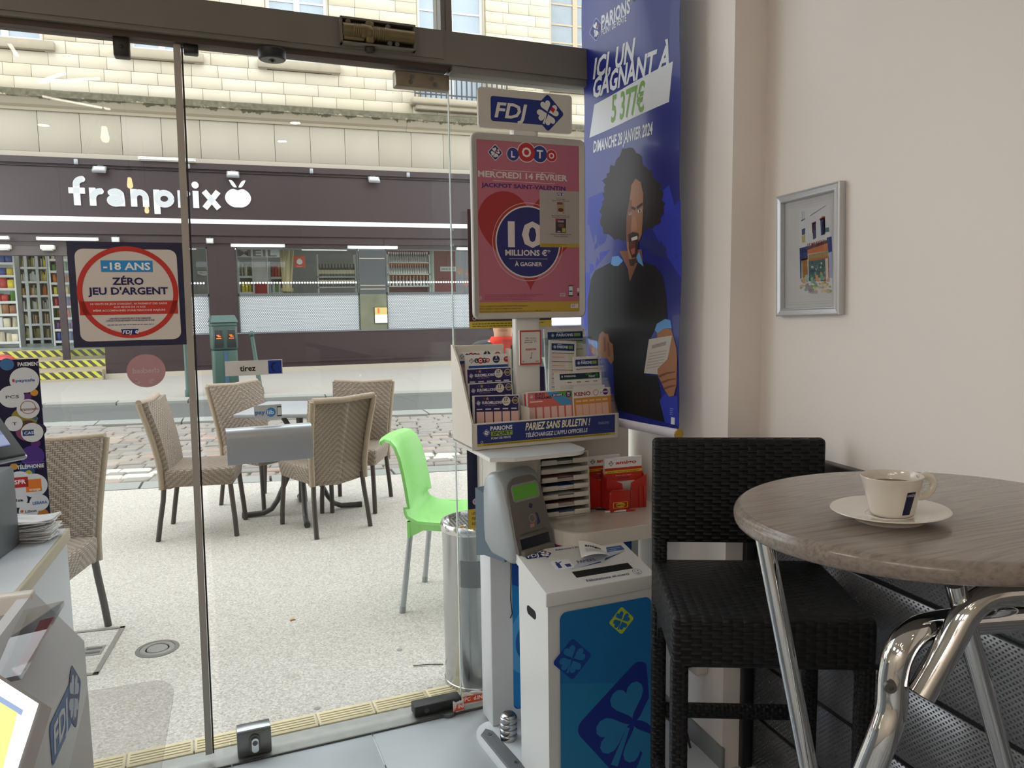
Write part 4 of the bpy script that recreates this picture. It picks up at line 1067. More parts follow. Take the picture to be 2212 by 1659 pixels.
mb = MB(); P0 = [(-.212, -.2), (.212, -.2), (.205, .19), (-.205, .19)]
for k in range(4):
    a, b = P0[k], P0[(k + 1) % 4]
    ln = math.hypot(b[0] - a[0], b[1] - a[1]); M_ = mv(a[0], a[1], 0) @ rot('Z', math.atan2(b[1] - a[1], b[0] - a[0]))
    dep = .36
    mb.add([(0, 0, .44), (ln, 0, .44), (ln, .003, dep), (ln * .8, .003, .40), (ln * .2, .003, .40), (0, .003, dep), (0, .014, .44), (ln, .014, .44), (ln, .014, dep), (ln * .8, .014, .40), (ln * .2, .014, .40), (0, .014, dep)], [(0, 5, 4, 3, 2, 1), (6, 7, 8, 9, 10, 11), (0, 1, 7, 6), (5, 0, 6, 11), (4, 5, 11, 10), (3, 4, 10, 9), (2, 3, 9, 8), (1, 2, 8, 7)], M_)
mb.build('apron', GRN, gc)
for sx_ in (-1, 1):
    for y0, y1 in ((-.185, -.21), (.175, .225)):
        lg = MB().tube([(sx_ * .185, y0, .42), (sx_ * .2, y1, 0)], .0135, 12).build('leg', ALU, gc)
        MB().tube([(sx_ * .198, y1 - .002 * (1 if y1 > 0 else -1), .03), (sx_ * .2, y1, 0)], .0155, 12).build('foot_cap', mat('grey_foot_cap', '#8d8f90', .6), lg)
d = Vector((.89, -.46)).normalized(); rm = Vector((.70, 3.645))
gc.location = (rm.x + d.x * .225, rm.y + d.y * .225, -.004); gc.rotation_euler = (0, 0, face(d.x, d.y))

# ash bin
ab = thing('ash_bin', 'tall stainless steel cylinder ash bin just outside the glass', 'bin', (.765, 2.735, -.004))
MB().lathe([(.118, 0), (.127, .004), (.127, .02), (.1245, .022), (.1245, .60), (.118, .60)], 48).build('drum', STEEL, ab)
MB().lathe([(.127, .598), (.1305, .602), (.1305, .625), (.127, .632), (.121, .632), (.119, .612)], 48).build('lid_rim', CHROME, ab)
MB().lathe([(0, .60), (.121, .60)], 32).build('ash_pan', mat('dark_ash_pan', '#3c3c3b', .7), ab)
gr = MB()
for k in range(-8, 9):
    q = k * .0142; L = math.sqrt(max(.12 ** 2 - q * q, 0))
    gr.box(q - .0028, q + .0028, -L, L, .612, .6165); gr.box(-L, L, q - .0028, q + .0028, .6122, .6163)
gr.build('grille', STEEL, ab)
pl = MB(); pl.grid(lambda a, b: (.1265 * math.sin((a - .5) * 1.0 - .25), -.1265 * math.cos((a - .5) * 1.0 - .25), .41 + .1 * b), 12, 2, thick=.003); pl.build('opening_flap', mat('grey_bin_flap', '#5d6062', .4), ab)
for i, (x, y, a, lab) in enumerate(((-.06, -.045, 20, 'crumpled cigarette end lying at the left on the ash bin grille'), (-.035, -.07, 70, 'short cigarette end lying nearest on the ash bin grille'), (.005, -.055, -12, 'cigarette end lying at the right on the ash bin grille'))):
    t = thing('cigarette_end', lab, 'cigarette', (.765 + x, 2.735 + y, .6195), R_(a), 'cigarette ends on the ash bin')
    MB().tube([(-.016, 0, 0), (.004, 0, 0)], .0038, 8).build('filter', mat('cork_filter', '#c98a4b', .8), t); MB().tube([(.004, 0, 0), (.014, .001, .001)], [.0038, .003], 8).build('paper_stub', PAPER, t)

# parking meter and bollards across the road
GM = mat('dark_green_paint', '#28463f', .45, var=.1, scale=8)
t = thing('parking_meter', 'dark green parking ticket machine on the far pavement', 'parking meter', (-.44, 13.2, 0), R_(10))
MB().rbox(-.185, .185, -.14, .14, 0, .72, .03, 2).build('pedestal', GM, t)
MB().rbox(-.195, .195, -.16, .16, .72, 1.16, .04, 3).build('head', GM, t)
mb = MB(); mb.add([(-.21, -.17, 1.16), (.21, -.17, 1.16), (.21, .17, 1.16), (-.21, .17, 1.16), (-.17, -.1, 1.27), (.17, -.1, 1.27), (.17, .1, 1.27), (-.17, .1, 1.27)], [(3, 2, 1, 0), (4, 5, 6, 7), (0, 1, 5, 4), (1, 2, 6, 5), (2, 3, 7, 6), (3, 0, 4, 7)]); mb.build('cap', GM, t)
MB().rbox(-.2, .2, -.165, .165, 1.10, 1.115, .004, 1).build('cap_groove', mat('black_green_groove', '#1c2b29', .5), t)
for q in (-.095, .095):
    dp = MB().rbox(q - .07, q + .07, -.172, -.15, .76, 1.05, .012, 2).build('display', mat('dark_display_glass', '#24282c', .1), t)
    dd = MB()
    for a, b, z in ((-.035, .01, .95), (-.02, .03, .93), (-.04, .035, .9)): dd.box(q + a, q + b, -.175, -.172, z, z + .012)
    dd.build('display_digits', emit('orange_display', '#ff7a2a', 1.6), dp)
MB().box(-.03, .03, -.15, -.14, .05, .7).build('front_groove', mat('blue_green_strip', '#2a4a63', .5), t)
for i, (x, y, tilt, lab) in enumerate(((.09, 12.95, -6, 'dark green bollard with ball top leaning to the left'), (-1.0, 13.05, 0, 'dark green bollard with ball top behind the door edge'))):
    t = thing('bollard', lab, 'bollard', (x, y, 0)); t.rotation_euler = (0, R_(tilt), 0)
    MB().lathe([(.05, 0), (.05, .1), (.036, .12), (.032, .9), (.026, .93), (.04, .945)], 16).build('post', GM, t)
    MB().lathe([(0, .93)] + [(.046 * math.sin(a), .975 - .046 * math.cos(a)) for a in (PI * k / 8 for k in range(1, 8))] + [(0, 1.021)], 16).build('ball', GM, t)

# ================================================================== the passer-by behind the poster
def person(loc, rz, label):
    J = {'pelvis': (0, 0, .80), 'waist': (0, .005, .92), 'chest': (0, .01, 1.07), 'upper': (0, .015, 1.16), 'neck': (0, .005, 1.215), 'jaw': (0, -.012, 1.27), 'head': (0, -.005, 1.335), 'crown': (0, .005, 1.42)}
    rad = {'pelvis': (.145, .105), 'waist': (.13, .095), 'chest': (.15, .105), 'upper': (.13, .09), 'neck': (.052, .052), 'jaw': (.058, .066), 'head': (.073, .088), 'crown': (.05, .06)}
    E_ = [('pelvis', 'waist'), ('waist', 'chest'), ('chest', 'upper'), ('upper', 'neck'), ('neck', 'jaw'), ('jaw', 'head'), ('head', 'crown')]
    for s_, k in ((-1, 'l'), (1, 'r')):
        for nm, p, r in (('sh', (s_ * .165, .012, 1.165), (.07, .07)), ('up', (s_ * .195, .02, 1.05), (.056, .056)), ('el', (s_ * .212, .03, .905), (.047, .047)), ('wr', (s_ * .215, -.02, .72), (.03, .034)), ('pa', (s_ * .214, -.032, .66), (.016, .034)),
                         ('hip', (s_ * .085, 0, .74), (.098, .1)), ('th', (s_ * .09, -.005, .6), (.082, .085)), ('kn', (s_ * .092, -.01, .42), (.056, .06)), ('ca', (s_ * .094, .012, .29), (.054, .058)), ('an', (s_ * .096, .012, .09), (.036, .04)), ('he', (s_ * .098, .0, .035), (.04, .04)), ('to', (s_ * .11, -.13, .03), (.038, .028))):
            J[nm + k] = p; rad[nm + k] = r
        E_ += [('upper', 'sh' + k), ('sh' + k, 'up' + k), ('up' + k, 'el' + k), ('el' + k, 'wr' + k), ('wr' + k, 'pa' + k), ('pelvis', 'hip' + k), ('hip' + k, 'th' + k), ('th' + k, 'kn' + k), ('kn' + k, 'ca' + k), ('ca' + k, 'an' + k), ('an' + k, 'he' + k), ('he' + k, 'to' + k)]
        for f, (dy, dz, ln) in enumerate(((-.03, .0, .06), (-.01, -.01, .068), (.008, -.01, .064), (.024, -.004, .052))):
            a = 'f%d%s' % (f, k); b = a + 't'; y0 = -.032 + dy * .9
            J[a] = (s_ * .213, y0, .625); J[b] = (s_ * .208, y0 - .008, .625 - ln * .9); rad[a] = (.0095, .0095); rad[b] = (.007, .007)
            E_ += [('pa' + k, a), (a, b)]
        J['th0' + k] = (s_ * .203, -.068, .67); J['th1' + k] = (s_ * .197, -.085, .635); rad['th0' + k] = (.011, .011); rad['th1' + k] = (.008, .008); E_ += [('wr' + k, 'th0' + k), ('th0' + k, 'th1' + k)]
    ks = list(J); ix = {k: i for i, k in enumerate(ks)}
    me = bpy.data.meshes.new('tmp'); me.from_pydata([J[k] for k in ks], [(ix[a], ix[b]) for a, b in E_], [])
    o = bpy.data.objects.new('tmp', me); COL.objects.link(o)
    o.modifiers.new('s', 'SKIN')
    sv = me.skin_vertices[0].data
    for k in ks: sv[ix[k]].radius = rad[k]
    sv[ix['pelvis']].use_root = True
    o.modifiers.new('ss', 'SUBSURF').levels = 2
    dg = bpy.context.evaluated_depsgraph_get(); m2 = bpy.data.meshes.new_from_object(o.evaluated_get(dg)); bpy.data.objects.remove(o)
    for m in (mat('charcoal_jacket', '#2b2f33', .8, var=.15, scale=30), mat('dark_trousers', '#23262c', .8), mat('skin', '#c99b80', .55, var=.06), mat('black_shoes', '#191919', .5)): m2.materials.append(m)
    for p in m2.polygons:
        c = p.center; p.use_smooth = True
        p.material_index = 3 if c.z < .085 else (2 if ((c.z > 1.215 and abs(c.x) < .085) or (c.z < .70 and abs(c.x) > .17)) else (1 if c.z < .82 and abs(c.x) < .17 else 0))
    t = thing('person', label, 'person', loc, rz)
    m2.name = 'body'; obj('body', m2, t)
    hr = MB()
    hr.grid(lambda a, b: ((.083 + .004 * math.sin(9 * a)) * math.sin(b * 1.75) * math.cos(2 * PI * a), .012 + (.1) * math.sin(b * 1.75) * math.sin(2 * PI * a) + .01 * b, 1.352 + .1 * math.cos(b * 1.75) - (.05 * b if math.sin(2 * PI * a) > 0 else -.035 * b)), 24, 10, thick=-.012)
    hr.build('hair', mat('dark_brown_hair', '#3b2c22', .7, var=.3, scale=60), t)
    sc2 = MB()
    sc2.lathe([(.056, 1.20), (.072, 1.195), (.08, 1.205), (.078, 1.23), (.066, 1.245), (.055, 1.235), (.056, 1.20)], 20); sc2.add([(-.05, -.085, 1.22), (.05, -.085, 1.22), (.035, -.125, 1.14), (0, -.128, 1.07), (-.035, -.125, 1.14), (0, -.105, 1.22)], [(0, 4, 3, 2, 1, 5)], None, True)
    sc2.build('red_scarf', mat('bright_red_scarf', '#d8321f', .8, var=.1, scale=40), t)
    for s_ in (-1, 1):
        MB().lathe([(0, -.011)] + [(.011 * math.sin(a), -.011 * math.cos(a)) for a in (PI * k / 6 for k in range(1, 6))] + [(0, .011)], 10).build('eye', mat('eye_white', '#d9d5d0', .2), t, M=mv(s_ * .03, -.078, 1.342))
        MB().lathe([(0, .001), (.005, 0), (.0055, -.001)], 10).build('iris', mat('dark_iris', '#2a1e18', .2), t, M=mv(s_ * .03, -.0885, 1.342) @ rot('X', PI / 2))
        MB().tube([(s_ * .072, .008, 1.31), (s_ * .082, .02, 1.335), (s_ * .08, .022, 1.36), (s_ * .072, .01, 1.365)], .008, 6).build('ear', mat('skin', '#c99b80', .55), t)
    MB().add([(0, -.085, 1.345), (-.014, -.086, 1.305), (.014, -.086, 1.305), (0, -.109, 1.308), (0, -.085, 1.298)], [(0, 1, 3), (0, 3, 2), (1, 4, 3), (3, 4, 2)], None, True).build('nose', mat('skin', '#c99b80', .55), t)
    MB().tube([(-.024, -.076, 1.283), (0, -.086, 1.281), (.024, -.076, 1.283)], .005, 6).build('mouth', mat('lips', '#a4685c', .5), t)
    return t
person((1.385, 4.27, -.004), R_(-18), 'person in dark jacket and red scarf walking outside behind the pink poster')

# small litter and marks on the pavement
for i, (px, py, a, lab) in enumerate(((633, 1338, 20, 'brown cigarette end lying on the open pavement'), )):
    q = ground(px, py); t = thing('cigarette_end', lab, 'cigarette', (q[0], q[1], 0), R_(a)); MB().tube([(-.014, 0, 0), (.006, 0, 0)], .004, 8).build('filter', mat('cork_filter', '#c98a4b', .8), t); MB().tube([(.006, 0, 0), (.012, 0, 0)], [.004, .003], 8).build('paper_stub', PAPER, t)
q = ground(925, 1436); tag(MB().tube([(-.06, 0, 0), (0, .002, .001), (.06, -.004, 0)], .002, 6).build('twig', mat('dark_twig', '#4b443d', .9), M=mv(q[0], q[1], 0) @ rot('Z', R_(-12))), 'thin dark twig lying on the pavement by the ash bin', 'twig')
GUM = mat('grey_gum_spot', '#85827c', .9)
for i, (px, py) in enumerate(((863, 1402), (929, 1485), (865, 1528), (685, 1528), (1002, 1462))):
    q = ground(px, py); tag(MB().lathe([(0, .0012), (.011, .001), (.014, -.002)], 12).build('gum_spot', GUM, M=mv(q[0], q[1], -.003)), '%s flattened grey chewing gum spot on the pavement' % ('first', 'second', 'third', 'fourth', 'fifth')[i], 'gum spot', 'gum spots on the pavement')

# ================================================================== lottery stand by the glass
SU, SW = .88, .30
st = gthing('lottery_stand', 'white lottery stand with poster frame and counter in front of the glass', 'display stand', SU, SW)
class GB(MB):
    """boxes given by (u along the glass, w into the room, z) relative to a root at (u0, w0)"""
    def __init__(s, u0=SU, w0=SW): super().__init__(); s.u0 = u0; s.w0 = w0
    def gbox(s, u0, u1, w0, w1, z0, z1, r=0, seg=2):
        a = (u0 - s.u0, u1 - s.u0, s.w0 - w1, s.w0 - w0, z0, z1)
        return s.rbox(*a, r, seg) if r else s.box(*a)
def wmap(w, u0=SU, w0=SW, z0=0.0): return lambda x, y, o: (x - u0, w0 - w - o, y - z0)
# base plate
pl_ = [(u - SU, SW - w) for u, w in ([(1.26, .14), (1.26, .80), (.70, .80)] + [(.66, .76), (.628, .26)] + [(.628 + .07 * (1 - math.cos(a)), .25 - .09 * math.sin(a)) for a in (PI / 2 * k / 6 for k in range(1, 7))])]
MB().prism(pl_, 0, .012).build('base_plate', mat('white_base_plate', '#cfd5da', .35), st)
sp_ = MB(); sp_.add([(.642 - SU, SW - .23, .012), (.668 - SU, SW - .205, .012), (.69 - SU, SW - .23, .012), (.735 - SU, SW - .78, .012), (.675 - SU, SW - .78, .012), (.645 - SU, SW - .235, .02), (.667 - SU, SW - .213, .021), (.683 - SU, SW - .235, .021), (.722 - SU, SW - .78, .021), (.68 - SU, SW - .78, .021)], [(0, 4, 9, 5), (5, 9, 8, 7, 6), (0, 5, 6, 1), (1, 6, 7, 2), (2, 7, 8, 3), (3, 8, 9, 4)])
ws = sp_.build('edge_strip', mat('grey_rubber_strip', '#5d6164', .5), st)
for u, w in ((.667, .25), (.687, .43)): MB().lathe([(0, -.001), (.003, -.001), (.004, .001), (.0075, .0012), (.008, 0)], 14).build('screw', STEELB, ws, M=mv(u - SU, SW - w, .0215))
# body
b = GB(); b.gbox(.698, 1.27, .10, .20, .012, .69, .004); b.build('body', mat('white_laminate', '#c9cbcd', .35, var=.02), st)
pr = Print(st, wmap(.20)); 
def bl_(x0, y0, x1, y1, r, c, L): pr.rrect(x0, y0, x1, y1, r, c, L)
bl_(.775, .055, 1.24, .655, .02, '#1b4fa0', 0); pr.poly([(.775, .075), (.795, .055), (1.24, .055), (1.24, .42), (1.0, .40), (.775, .50)], '#1f7fc4', 1)
pr.poly([(.775, .20), (.775, .36), (.83, .44), (.86, .30), (.83, .16)], '#4f9fd6', 1.5); pr.ell(.82, .29, .035, .06, '#1f63ad', 2.5)
pr.poly([(.93, .655), (.93, .62), (.96, .60), (.975, .655)], '#c32a3c', 1); pr.build()
# counter with a rounded front corner
co = [(1.305, .10), (1.305, .46), (.945, .46)] + [(.945 - .10 * math.sin(a), .36 + .10 * math.cos(a)) for a in (PI / 2 * k / 8 for k in range(1, 9))] + [(.845, .10)]
mb = MB(); mb.prism([(u - SU, SW - w) for u, w in co][::-1], .685, .73); mb.build('counter', mat('cream_counter_laminate', '#d3cdc2', .25, var=.03, scale=3), st)
mb = MB(); mb.prism([(u - SU + (.004 if u < 1 else 0), SW - w + .004) for u, w in co][::-1], .7295, .7315); mb.build('counter_top', mat('cream_counter_top', '#c9c3b8', .15, var=.02, scale=3, coat=.3), st)
# upper part behind the counter, hood shelf, mast
b = GB(); b.gbox(.70, 1.27, .06, .13, .69, 1.0, .004); b.gbox(.70, .86, .13, .26, .731, .978, .006); b.build('back_panel', OFFW, st)
ho = [(.615, .15), (.935, .15), (.935, .40)] + [(.935 - .06 * (1 - math.cos(a)), .40 + .06 * math.sin(a)) for a in (PI / 2 * k / 6 for k in range(1, 7))] + [(.68, .46), (.615, .43)]
mb = MB(); mb.prism([(u - SU, SW - w) for u, w in ho], .978, .988); mb.build('hood_shelf', WHITE, st)
mb = MB(); mb.prism([(u - SU + .003, SW - w - .0) for u, w in ho], .9882, .9892); mb.build('hood_mat', mat('clear_grey_mat', '#c6cacb', .3), st)
b = GB(); b.gbox(.80, .888, .165, .20, .99, 2.0, .006); b.build('mast', WHITE, st)
# poster frame
U0, U1, Z0, Z1 = .650, 1.046, 1.390, 1.966; Wp = .205
fr = MB()
out = rrect_pts(U0 - SU, Z0, U1 - SU, Z1, .022, 5); inn = rrect_pts(U0 - SU + .02, Z0 + .02, U1 - SU - .02, Z1 - .02, .004, 5); n = len(out)
M_ = mv(0, SW - Wp, 0) @ rot('X', PI / 2)
ring_v = [(x, y, 0) for x, y in out] + [(x, y, .014) for x, y in out] + [(x, y, .017) for x, y in [((a - (U0 + U1) / 2 + SU) * .985 + (U0 + U1) / 2 - SU, (b_ - (Z0 + Z1) / 2) * .99 + (Z0 + Z1) / 2) for a, b_ in out]] + [(x, y, .009) for x, y in inn]
fs = [tuple(range(n))[::-1]]
for k in range(3): fs += [(k * n + i, k * n + (i + 1) % n, (k + 1) * n + (i + 1) % n, (k + 1) * n + i) for i in range(n)]
fr.add(ring_v, fs, M_, True); fo = fr.build('poster_frame', mat('pale_frame_plastic', '#bdb9b1', .35), st)
b = GB(); b.gbox(U0 + .019, U1 - .019, Wp + .004, Wp + .008, Z0 + .019, Z1 - .019); b.build('poster_sheet', ink('#b4697c', .3), st)
Wq = Wp + .008
def qz(X, Y, w=Wq): return gl(980 + X / 2.91, 150 + Y / 2.91, w)
pr = Print(st, wmap(Wq), step=.0002, base=.0003)
zx = lambda X, Y: qz(X, Y)
# heart, badge
hx, hz0 = qz(470, 1395); _, hz1 = qz(470, 770); hl, _ = qz(152, 950); hr_, _ = qz(790, 950)
H = []
for k in range(60):
    t_ = 2 * PI * k / 60; x = math.sin(t_) ** 3; y = (13 * math.cos(t_) - 5 * math.cos(2 * t_) - 2 * math.cos(3 * t_) - math.cos(4 * t_))
    H.append(((hl + hr_) / 2 + x * (hr_ - hl) / 2, hz0 + (y + 17) / 29.0 * (hz1 - hz0)))
H = [(min(x, U1 - .021), z) for x, z in H]
pr.poly(H, '#a23434', 0)
bx, bz = qz(470, 1085); br = (qz(668, 1085)[0] - qz(275, 1085)[0]) / 2
pr.ring(bx, bz, br * 1.115, br * 1.13, '#d9b9b4', 1, 48); pr.ell(bx, bz, br * 1.04, br * 1.04, '#d9d2cf', 1, 48); pr.ell(bx, bz, br, br, '#2b2d6a', 2, 48)
def tz(body, X, Y, hpx, wpx, c, L, bold=.04, shear=0.0, align='C'):
    u, z = qz(X, Y); h_ = qz(X, Y - hpx)[1] - z; w_ = qz(X + wpx, Y)[0] - u
    pr.text(body, u, z, h_, c, L, align, bold, shear, w=w_)
CW = '#d6cbc8'
tz('10', 452, 1112, 150, 215, CW, 4, .07); tz('MILLIONS €*', 468, 1170, 34, 278, CW, 4, .06); tz('À GAGNER', 470, 1236, 24, 170, CW, 4, .05)
u, z = qz(348, 1191); u2, _ = qz(590, 1191); pr.rect(u, z, u2, z + .0012, CW, 4)
tz('MERCREDI 14 FÉVRIER', 440, 688, 36, 536, CW, 2, .06); tz('JACKPOT SAINT-VALENTIN', 444, 750, 25, 505, '#4a2a6e', 2, .06)
for Y in (632, 700):
    u, z = qz(246, Y); u2, _ = qz(636, Y); pr.rect(u, z, u2, z + .0014, CW, 2)
u, z = qz(261, 522); pr.clover(u, z, .023, '#23306f', '#d9d4d2', '#c02a36', 2, '#d9d4d2')
for ch, X, Y, r, c in (('L', 372, 533, 41, '#2d3b83'), ('O', 457, 521, 60, '#b52f33'), ('T', 541, 533, 52, '#2d3b83'), ('O', 614, 543, 37, '#b52f33')):
    u, z = qz(X, Y); rr_ = r / 2.91 / FPX * 2.36 * 1.0
    pr.ell(u, z, rr_ * 1.1, rr_ * 1.1, '#d9d2cf', 2 + (X % 7) * .05, 32); pr.ell(u, z, rr_, rr_, c, 3.2 + (X % 5) * .05, 32)
    pr.text(ch, u, z - rr_ * .48, rr_ * .95, '#e4dedb', 5, 'C', .08)
# yellow footer
u0_, z_ = U0 + .019, Z0 + .019; _, zt = qz(300, 1463)
pr.rect(u0_, z_, U1 - .019, zt, '#b89a3f', 1)
for i, s_ in enumerate(("LES JEUX D'ARGENT ET DE HASARD PEUVENT ÊTRE DANGEREUX :", "PERTES D'ARGENT, CONFLITS FAMILIAUX, ADDICTION...", 'RETROUVEZ NOS CONSEILS SUR JOUEURS-INFO-SERVICE.FR (09 74 75 13 13 : APPEL NON SURTAXÉ).')):
    u, z = qz(152, 1492 + i * 17); pr.text(s_, u, z - .001, .0038, '#4f4426', 3, 'L', .02, w=(.175, .155, .256)[i])
u, z = qz(735, 1500); pr.rect(u, z, u + .028, z + .014, '#d5ccc6', 3); pr.lines(u + .003, z + .009, .014, 2, .004, .0015, '#5a5553', 4, 5)
u, z = qz(165, 1436); pr.ring(u, z, .0048, .006, '#d5c3c4', 2, 20); pr.text('18', u, z - .002, .0042, '#d5c3c4', 2, 'C', .02)
u, z = qz(195, 1420); pr.lines(u, z, .205, 4, .005, .0016, '#8f4a63', 2, 8)
u, z = qz(735, 1392); pr.rrect(u - .0085, z - .018, u + .0085, z + .018, .002, '#20242b', 3); pr.rect(u - .0072, z - .014, u + .0072, z + .015, '#cfd3d6', 4); pr.rect(u - .006, z - .003, u + .006, z + .001, '#2b3a7a', 5)
u, z = qz(672, 1418); pr.rrect(u - .002, z - .006, u + .017, z + .006, .002, '#c9a3ab', 3); pr.lines(u, z + .002, .014, 3, .003, .0012, '#6a3e55', 4, 9)
u, z = qz(782, 1385); pr.rrect(u - .004, z - .006, u + .004, z + .006, .002, '#d9cfcf', 3); pr.rect(u - .003, z - .02, u + .003, z - .011, '#33303a', 3)
# white card taped onto the poster
u0_, z1_ = qz(538, 757); u1_, z0_ = qz(790, 1120)
u1_ = min(u1_, U1 - .02)
pr.rect(u0_, z0_, u1_, z1_, '#aaa19c', 6); pr.rect(u0_, z0_, u1_, z0_ + .012, '#b39a3e', 7)
cx_ = (u0_ + u1_) / 2 + .004
fdj(pr, cx_ - .0125, z1_ - .011, .008, 8, plain=True)
pr.text('INSTANT GRILL', cx_, z1_ - .0285, .0032, '#4b4646', 8, w=.034); pr.text('Émission N°54 - Code jeu 004', cx_, z1_ - .0335, .0032, '#4b4646', 8, w=.062)
pr.rect(cx_ - .0135, z1_ - .074, cx_ + .0135, z1_ - .0365, '#9a8a6c', 8); pr.ell(cx_, z1_ - .061, .010, .006, '#5d3426', 9, 16); pr.rect(cx_ - .0135, z1_ - .044, cx_ + .006, z1_ - .0365, '#7a3a34', 9); pr.rect(cx_ - .011, z1_ - .0725, cx_ + .006, z1_ - .0695, '#c9bba4', 9)
pr.text('MON TICKET POUR PARIS 2024', cx_, z1_ - .0815, .0032, '#4b4646', 8, w=.066); pr.text('Émission N°53 - Code jeu 006', cx_, z1_ - .0865, .0032, '#4b4646', 8, w=.062)
pr.rect(cx_ - .019, z1_ - .1345, cx_ + .019, z1_ - .0895, '#3a3138', 8); pr.rect(cx_ - .019, z1_ - .1, cx_ - .004, z1_ - .0895, '#8f2740', 9); pr.rect(cx_ - .011, z1_ - .101, cx_ + .011, z1_ - .095, '#9d8f96', 10); pr.ell(cx_ + .001, z1_ - .111, .012, .0065, '#6b4a3a', 9, 18); pr.rect(cx_ + .004, z1_ - .132, cx_ + .017, z1_ - .119, '#b39a4e', 9); pr.rect(cx_ - .013, z1_ - .132, cx_ - .002, z1_ - .129, '#b9b0b0', 9)
pr.text('FAITES-VOUS PAYER JUSQU\'AU', cx_, z1_ - .1415, .0034, '#4b4646', 8, w=.075); pr.text('27 février 2024 inclus', cx_, z1_ - .148, .0038, '#4b4646', 8, w=.052)
pr.lines(u0_ + .006, z0_ + .008, .09, 3, .003, .0011, '#6e5f2a', 8, 12)
pr.build(('poster_artwork', 'poster_lettering'))
# round-cornered badge sign on top
A0, A1, B0, B1 = .6815, 1.0055, 1.9855, 2.106
MB().prism(rrect_pts(A0 - SU, B0, A1 - SU, B1, .01, 4), -.012, 0, mv(0, SW - .205, 0) @ rot('X', PI / 2)).build('top_sign', mat('pale_sign_plastic', '#c9c4bb', .35), st)
b = GB(); b.gbox(.80, .875, .19, .203, 1.95, 2.0); b.build('sign_neck', WHITE, st)
pr = Print(st, wmap(.206 - .0, z0=0)); pr.fn = lambda x, y, o: (x - SU, SW - .205 - o, y)
pr.rrect(A0 + .041, B0 + .021, A0 + .225, B1 - .024, .008, '#1f2f78', 0)
pr.text('FDJ', A0 + .053, B0 + .034, .044, '#ddd9d4', 2, 'L', .035, .2, w=.112)
pr.clover(A0 + .237, B0 + .06, .058, '#1f2f78', '#ddd9d4', '#c22632', 1); pr.build(('sign_artwork', 'sign_lettering'))
# second poster strip seen behind, hung on the glass
t = gthing('hanging_poster', 'brown poster with yellow warning strip hanging behind the mast', 'poster', .70, .03, 1.355)
MB().box(0, .31, -.003, 0, 0, .40).build('sheet', ink('#4a2f31'), t); p = Print(t, lambda x, y, o: (x, -.003 - o, y)); p.rect(0, 0, .31, .024, '#c0a640', 0); p.lines(.01, .014, .27, 2, .008, .003, '#5d4d1d', 1, 4); p.ring(.018, .035, .005, .0065, '#d7cfcf', 1, 18); p.build()
# navy side poster low on the glass side
t = gthing('side_poster', 'narrow navy poster with white letters and yellow foot behind the checker', 'poster', .685, .08, .672)
MB().box(-.02, .12, -.004, 0, 0, .31).build('sheet', ink('#191d38'), t); p = Print(t, lambda x, y, o: (x - .02, -.004 - o, y))
p.rect(0, 0, .14, .07, '#c1a53f', 0); p.text('SUR', .085, .265, .03, '#d8d8dc', 1, 'L', .05, .25); p.text('PAR', .058, .205, .036, '#d8d8dc', 1, 'L', .05, .25); p.ell(.027, .095, .011, .011, '#c9a4b4', 1, 20); p.text('18', .027, .0905, .009, '#3d2446', 2, 'C', .02)
for i, s_ in enumerate(("LES JEUX D'ARGENT", "PERTES D'ARGENT", 'RETROUVEZ NOS')): p.text(s_, .012, .05 - i * .018, .009, '#574a1d', 1, 'L', .03, .1, w=.1)
p.build()
# thin black cord hanging down the front
tag(MB().tube([(u - .0, 0, z) for u, z in ((0, .0), (.001, -.1), (-.002, -.18), (.003, -.23), (-.004, -.245))], .0016, 6).build('black_cord', BLACKP, M=mv(*gpt(.770, .203, .63)) @ rot('Z', GA)), 'thin black cord hanging down the white stand front', 'cord')
# steel weight on the base plate
t = gthing('steel_weight', 'grooved stainless steel weight standing on the stand base', 'weight', *(glz(1099, 1595, .012)), .012)
P = [(0, 0), (.027, 0)]
for k in range(4):
    z0_ = .002 + k * .0195; P += [(.0275, z0_), (.029, z0_ + .003), (.029, z0_ + .014), (.0275, z0_ + .017), (.0255, z0_ + .0175)]
P += [(.025, .082), (.02, .087), (0, .089)]
MB().lathe(P, 28).build('drum', STEEL, t); MB().lathe([(0, .0895), (.014, .0893), (.0155, .0885)], 20).build('top_disc', STEELB, t)

# ------------------------------------------------------------------ leaflet rack on the hood
RU, RW = .865, .21
rk = gthing('leaflet_rack', 'white bet slip rack with blue front strip on the stand', 'rack', RU, RW, .99)
RK = mat('ivory_rack_plastic', '#cfc9bd', .35, var=.02)
b = GB(RU, RW); b.gbox(.605, 1.125, .115, .305, 0, .014, .004); b.build('tray_floor', RK, rk)
b = GB(RU, RW); b.gbox(.605, 1.125, .297, .306, .0, .083, .003); b.build('front_lip', RK, rk)
b = GB(RU, RW); b.gbox(.785, 1.125, .115, .122, 0, .33, .003); b.build('back_panel', glass('smoked_clear_panel', '#e9eeee', .05), rk)
b = GB(RU, RW); b.gbox(.605, .79, .115, .121, 0, .315, .003); b.build('back_panel', RK, rk)
for u in (.605, 1.118):
    mb = MB(); mb.prism([(-(.306 - RW), 0), (-(.306 - RW), .08), (-(.20 - RW), .25), (-(.13 - RW), .318), (-(.115 - RW), .318), (-(.115 - RW), 0)], 0, .006, Matrix(((0, 0, 1, u - RU), (1, 0, 0, 0), (0, 1, 0, 0), (0, 0, 0, 1)))); mb.build('side_panel', RK if u < 1 else ACRYL, rk)
for u, zz in ((.793, .30), (.80, .12)): 
    b = GB(RU, RW); b.gbox(u, u + .004, .125, .296 if zz < .2 else .17, .014, zz); b.build('divider', RK, rk)
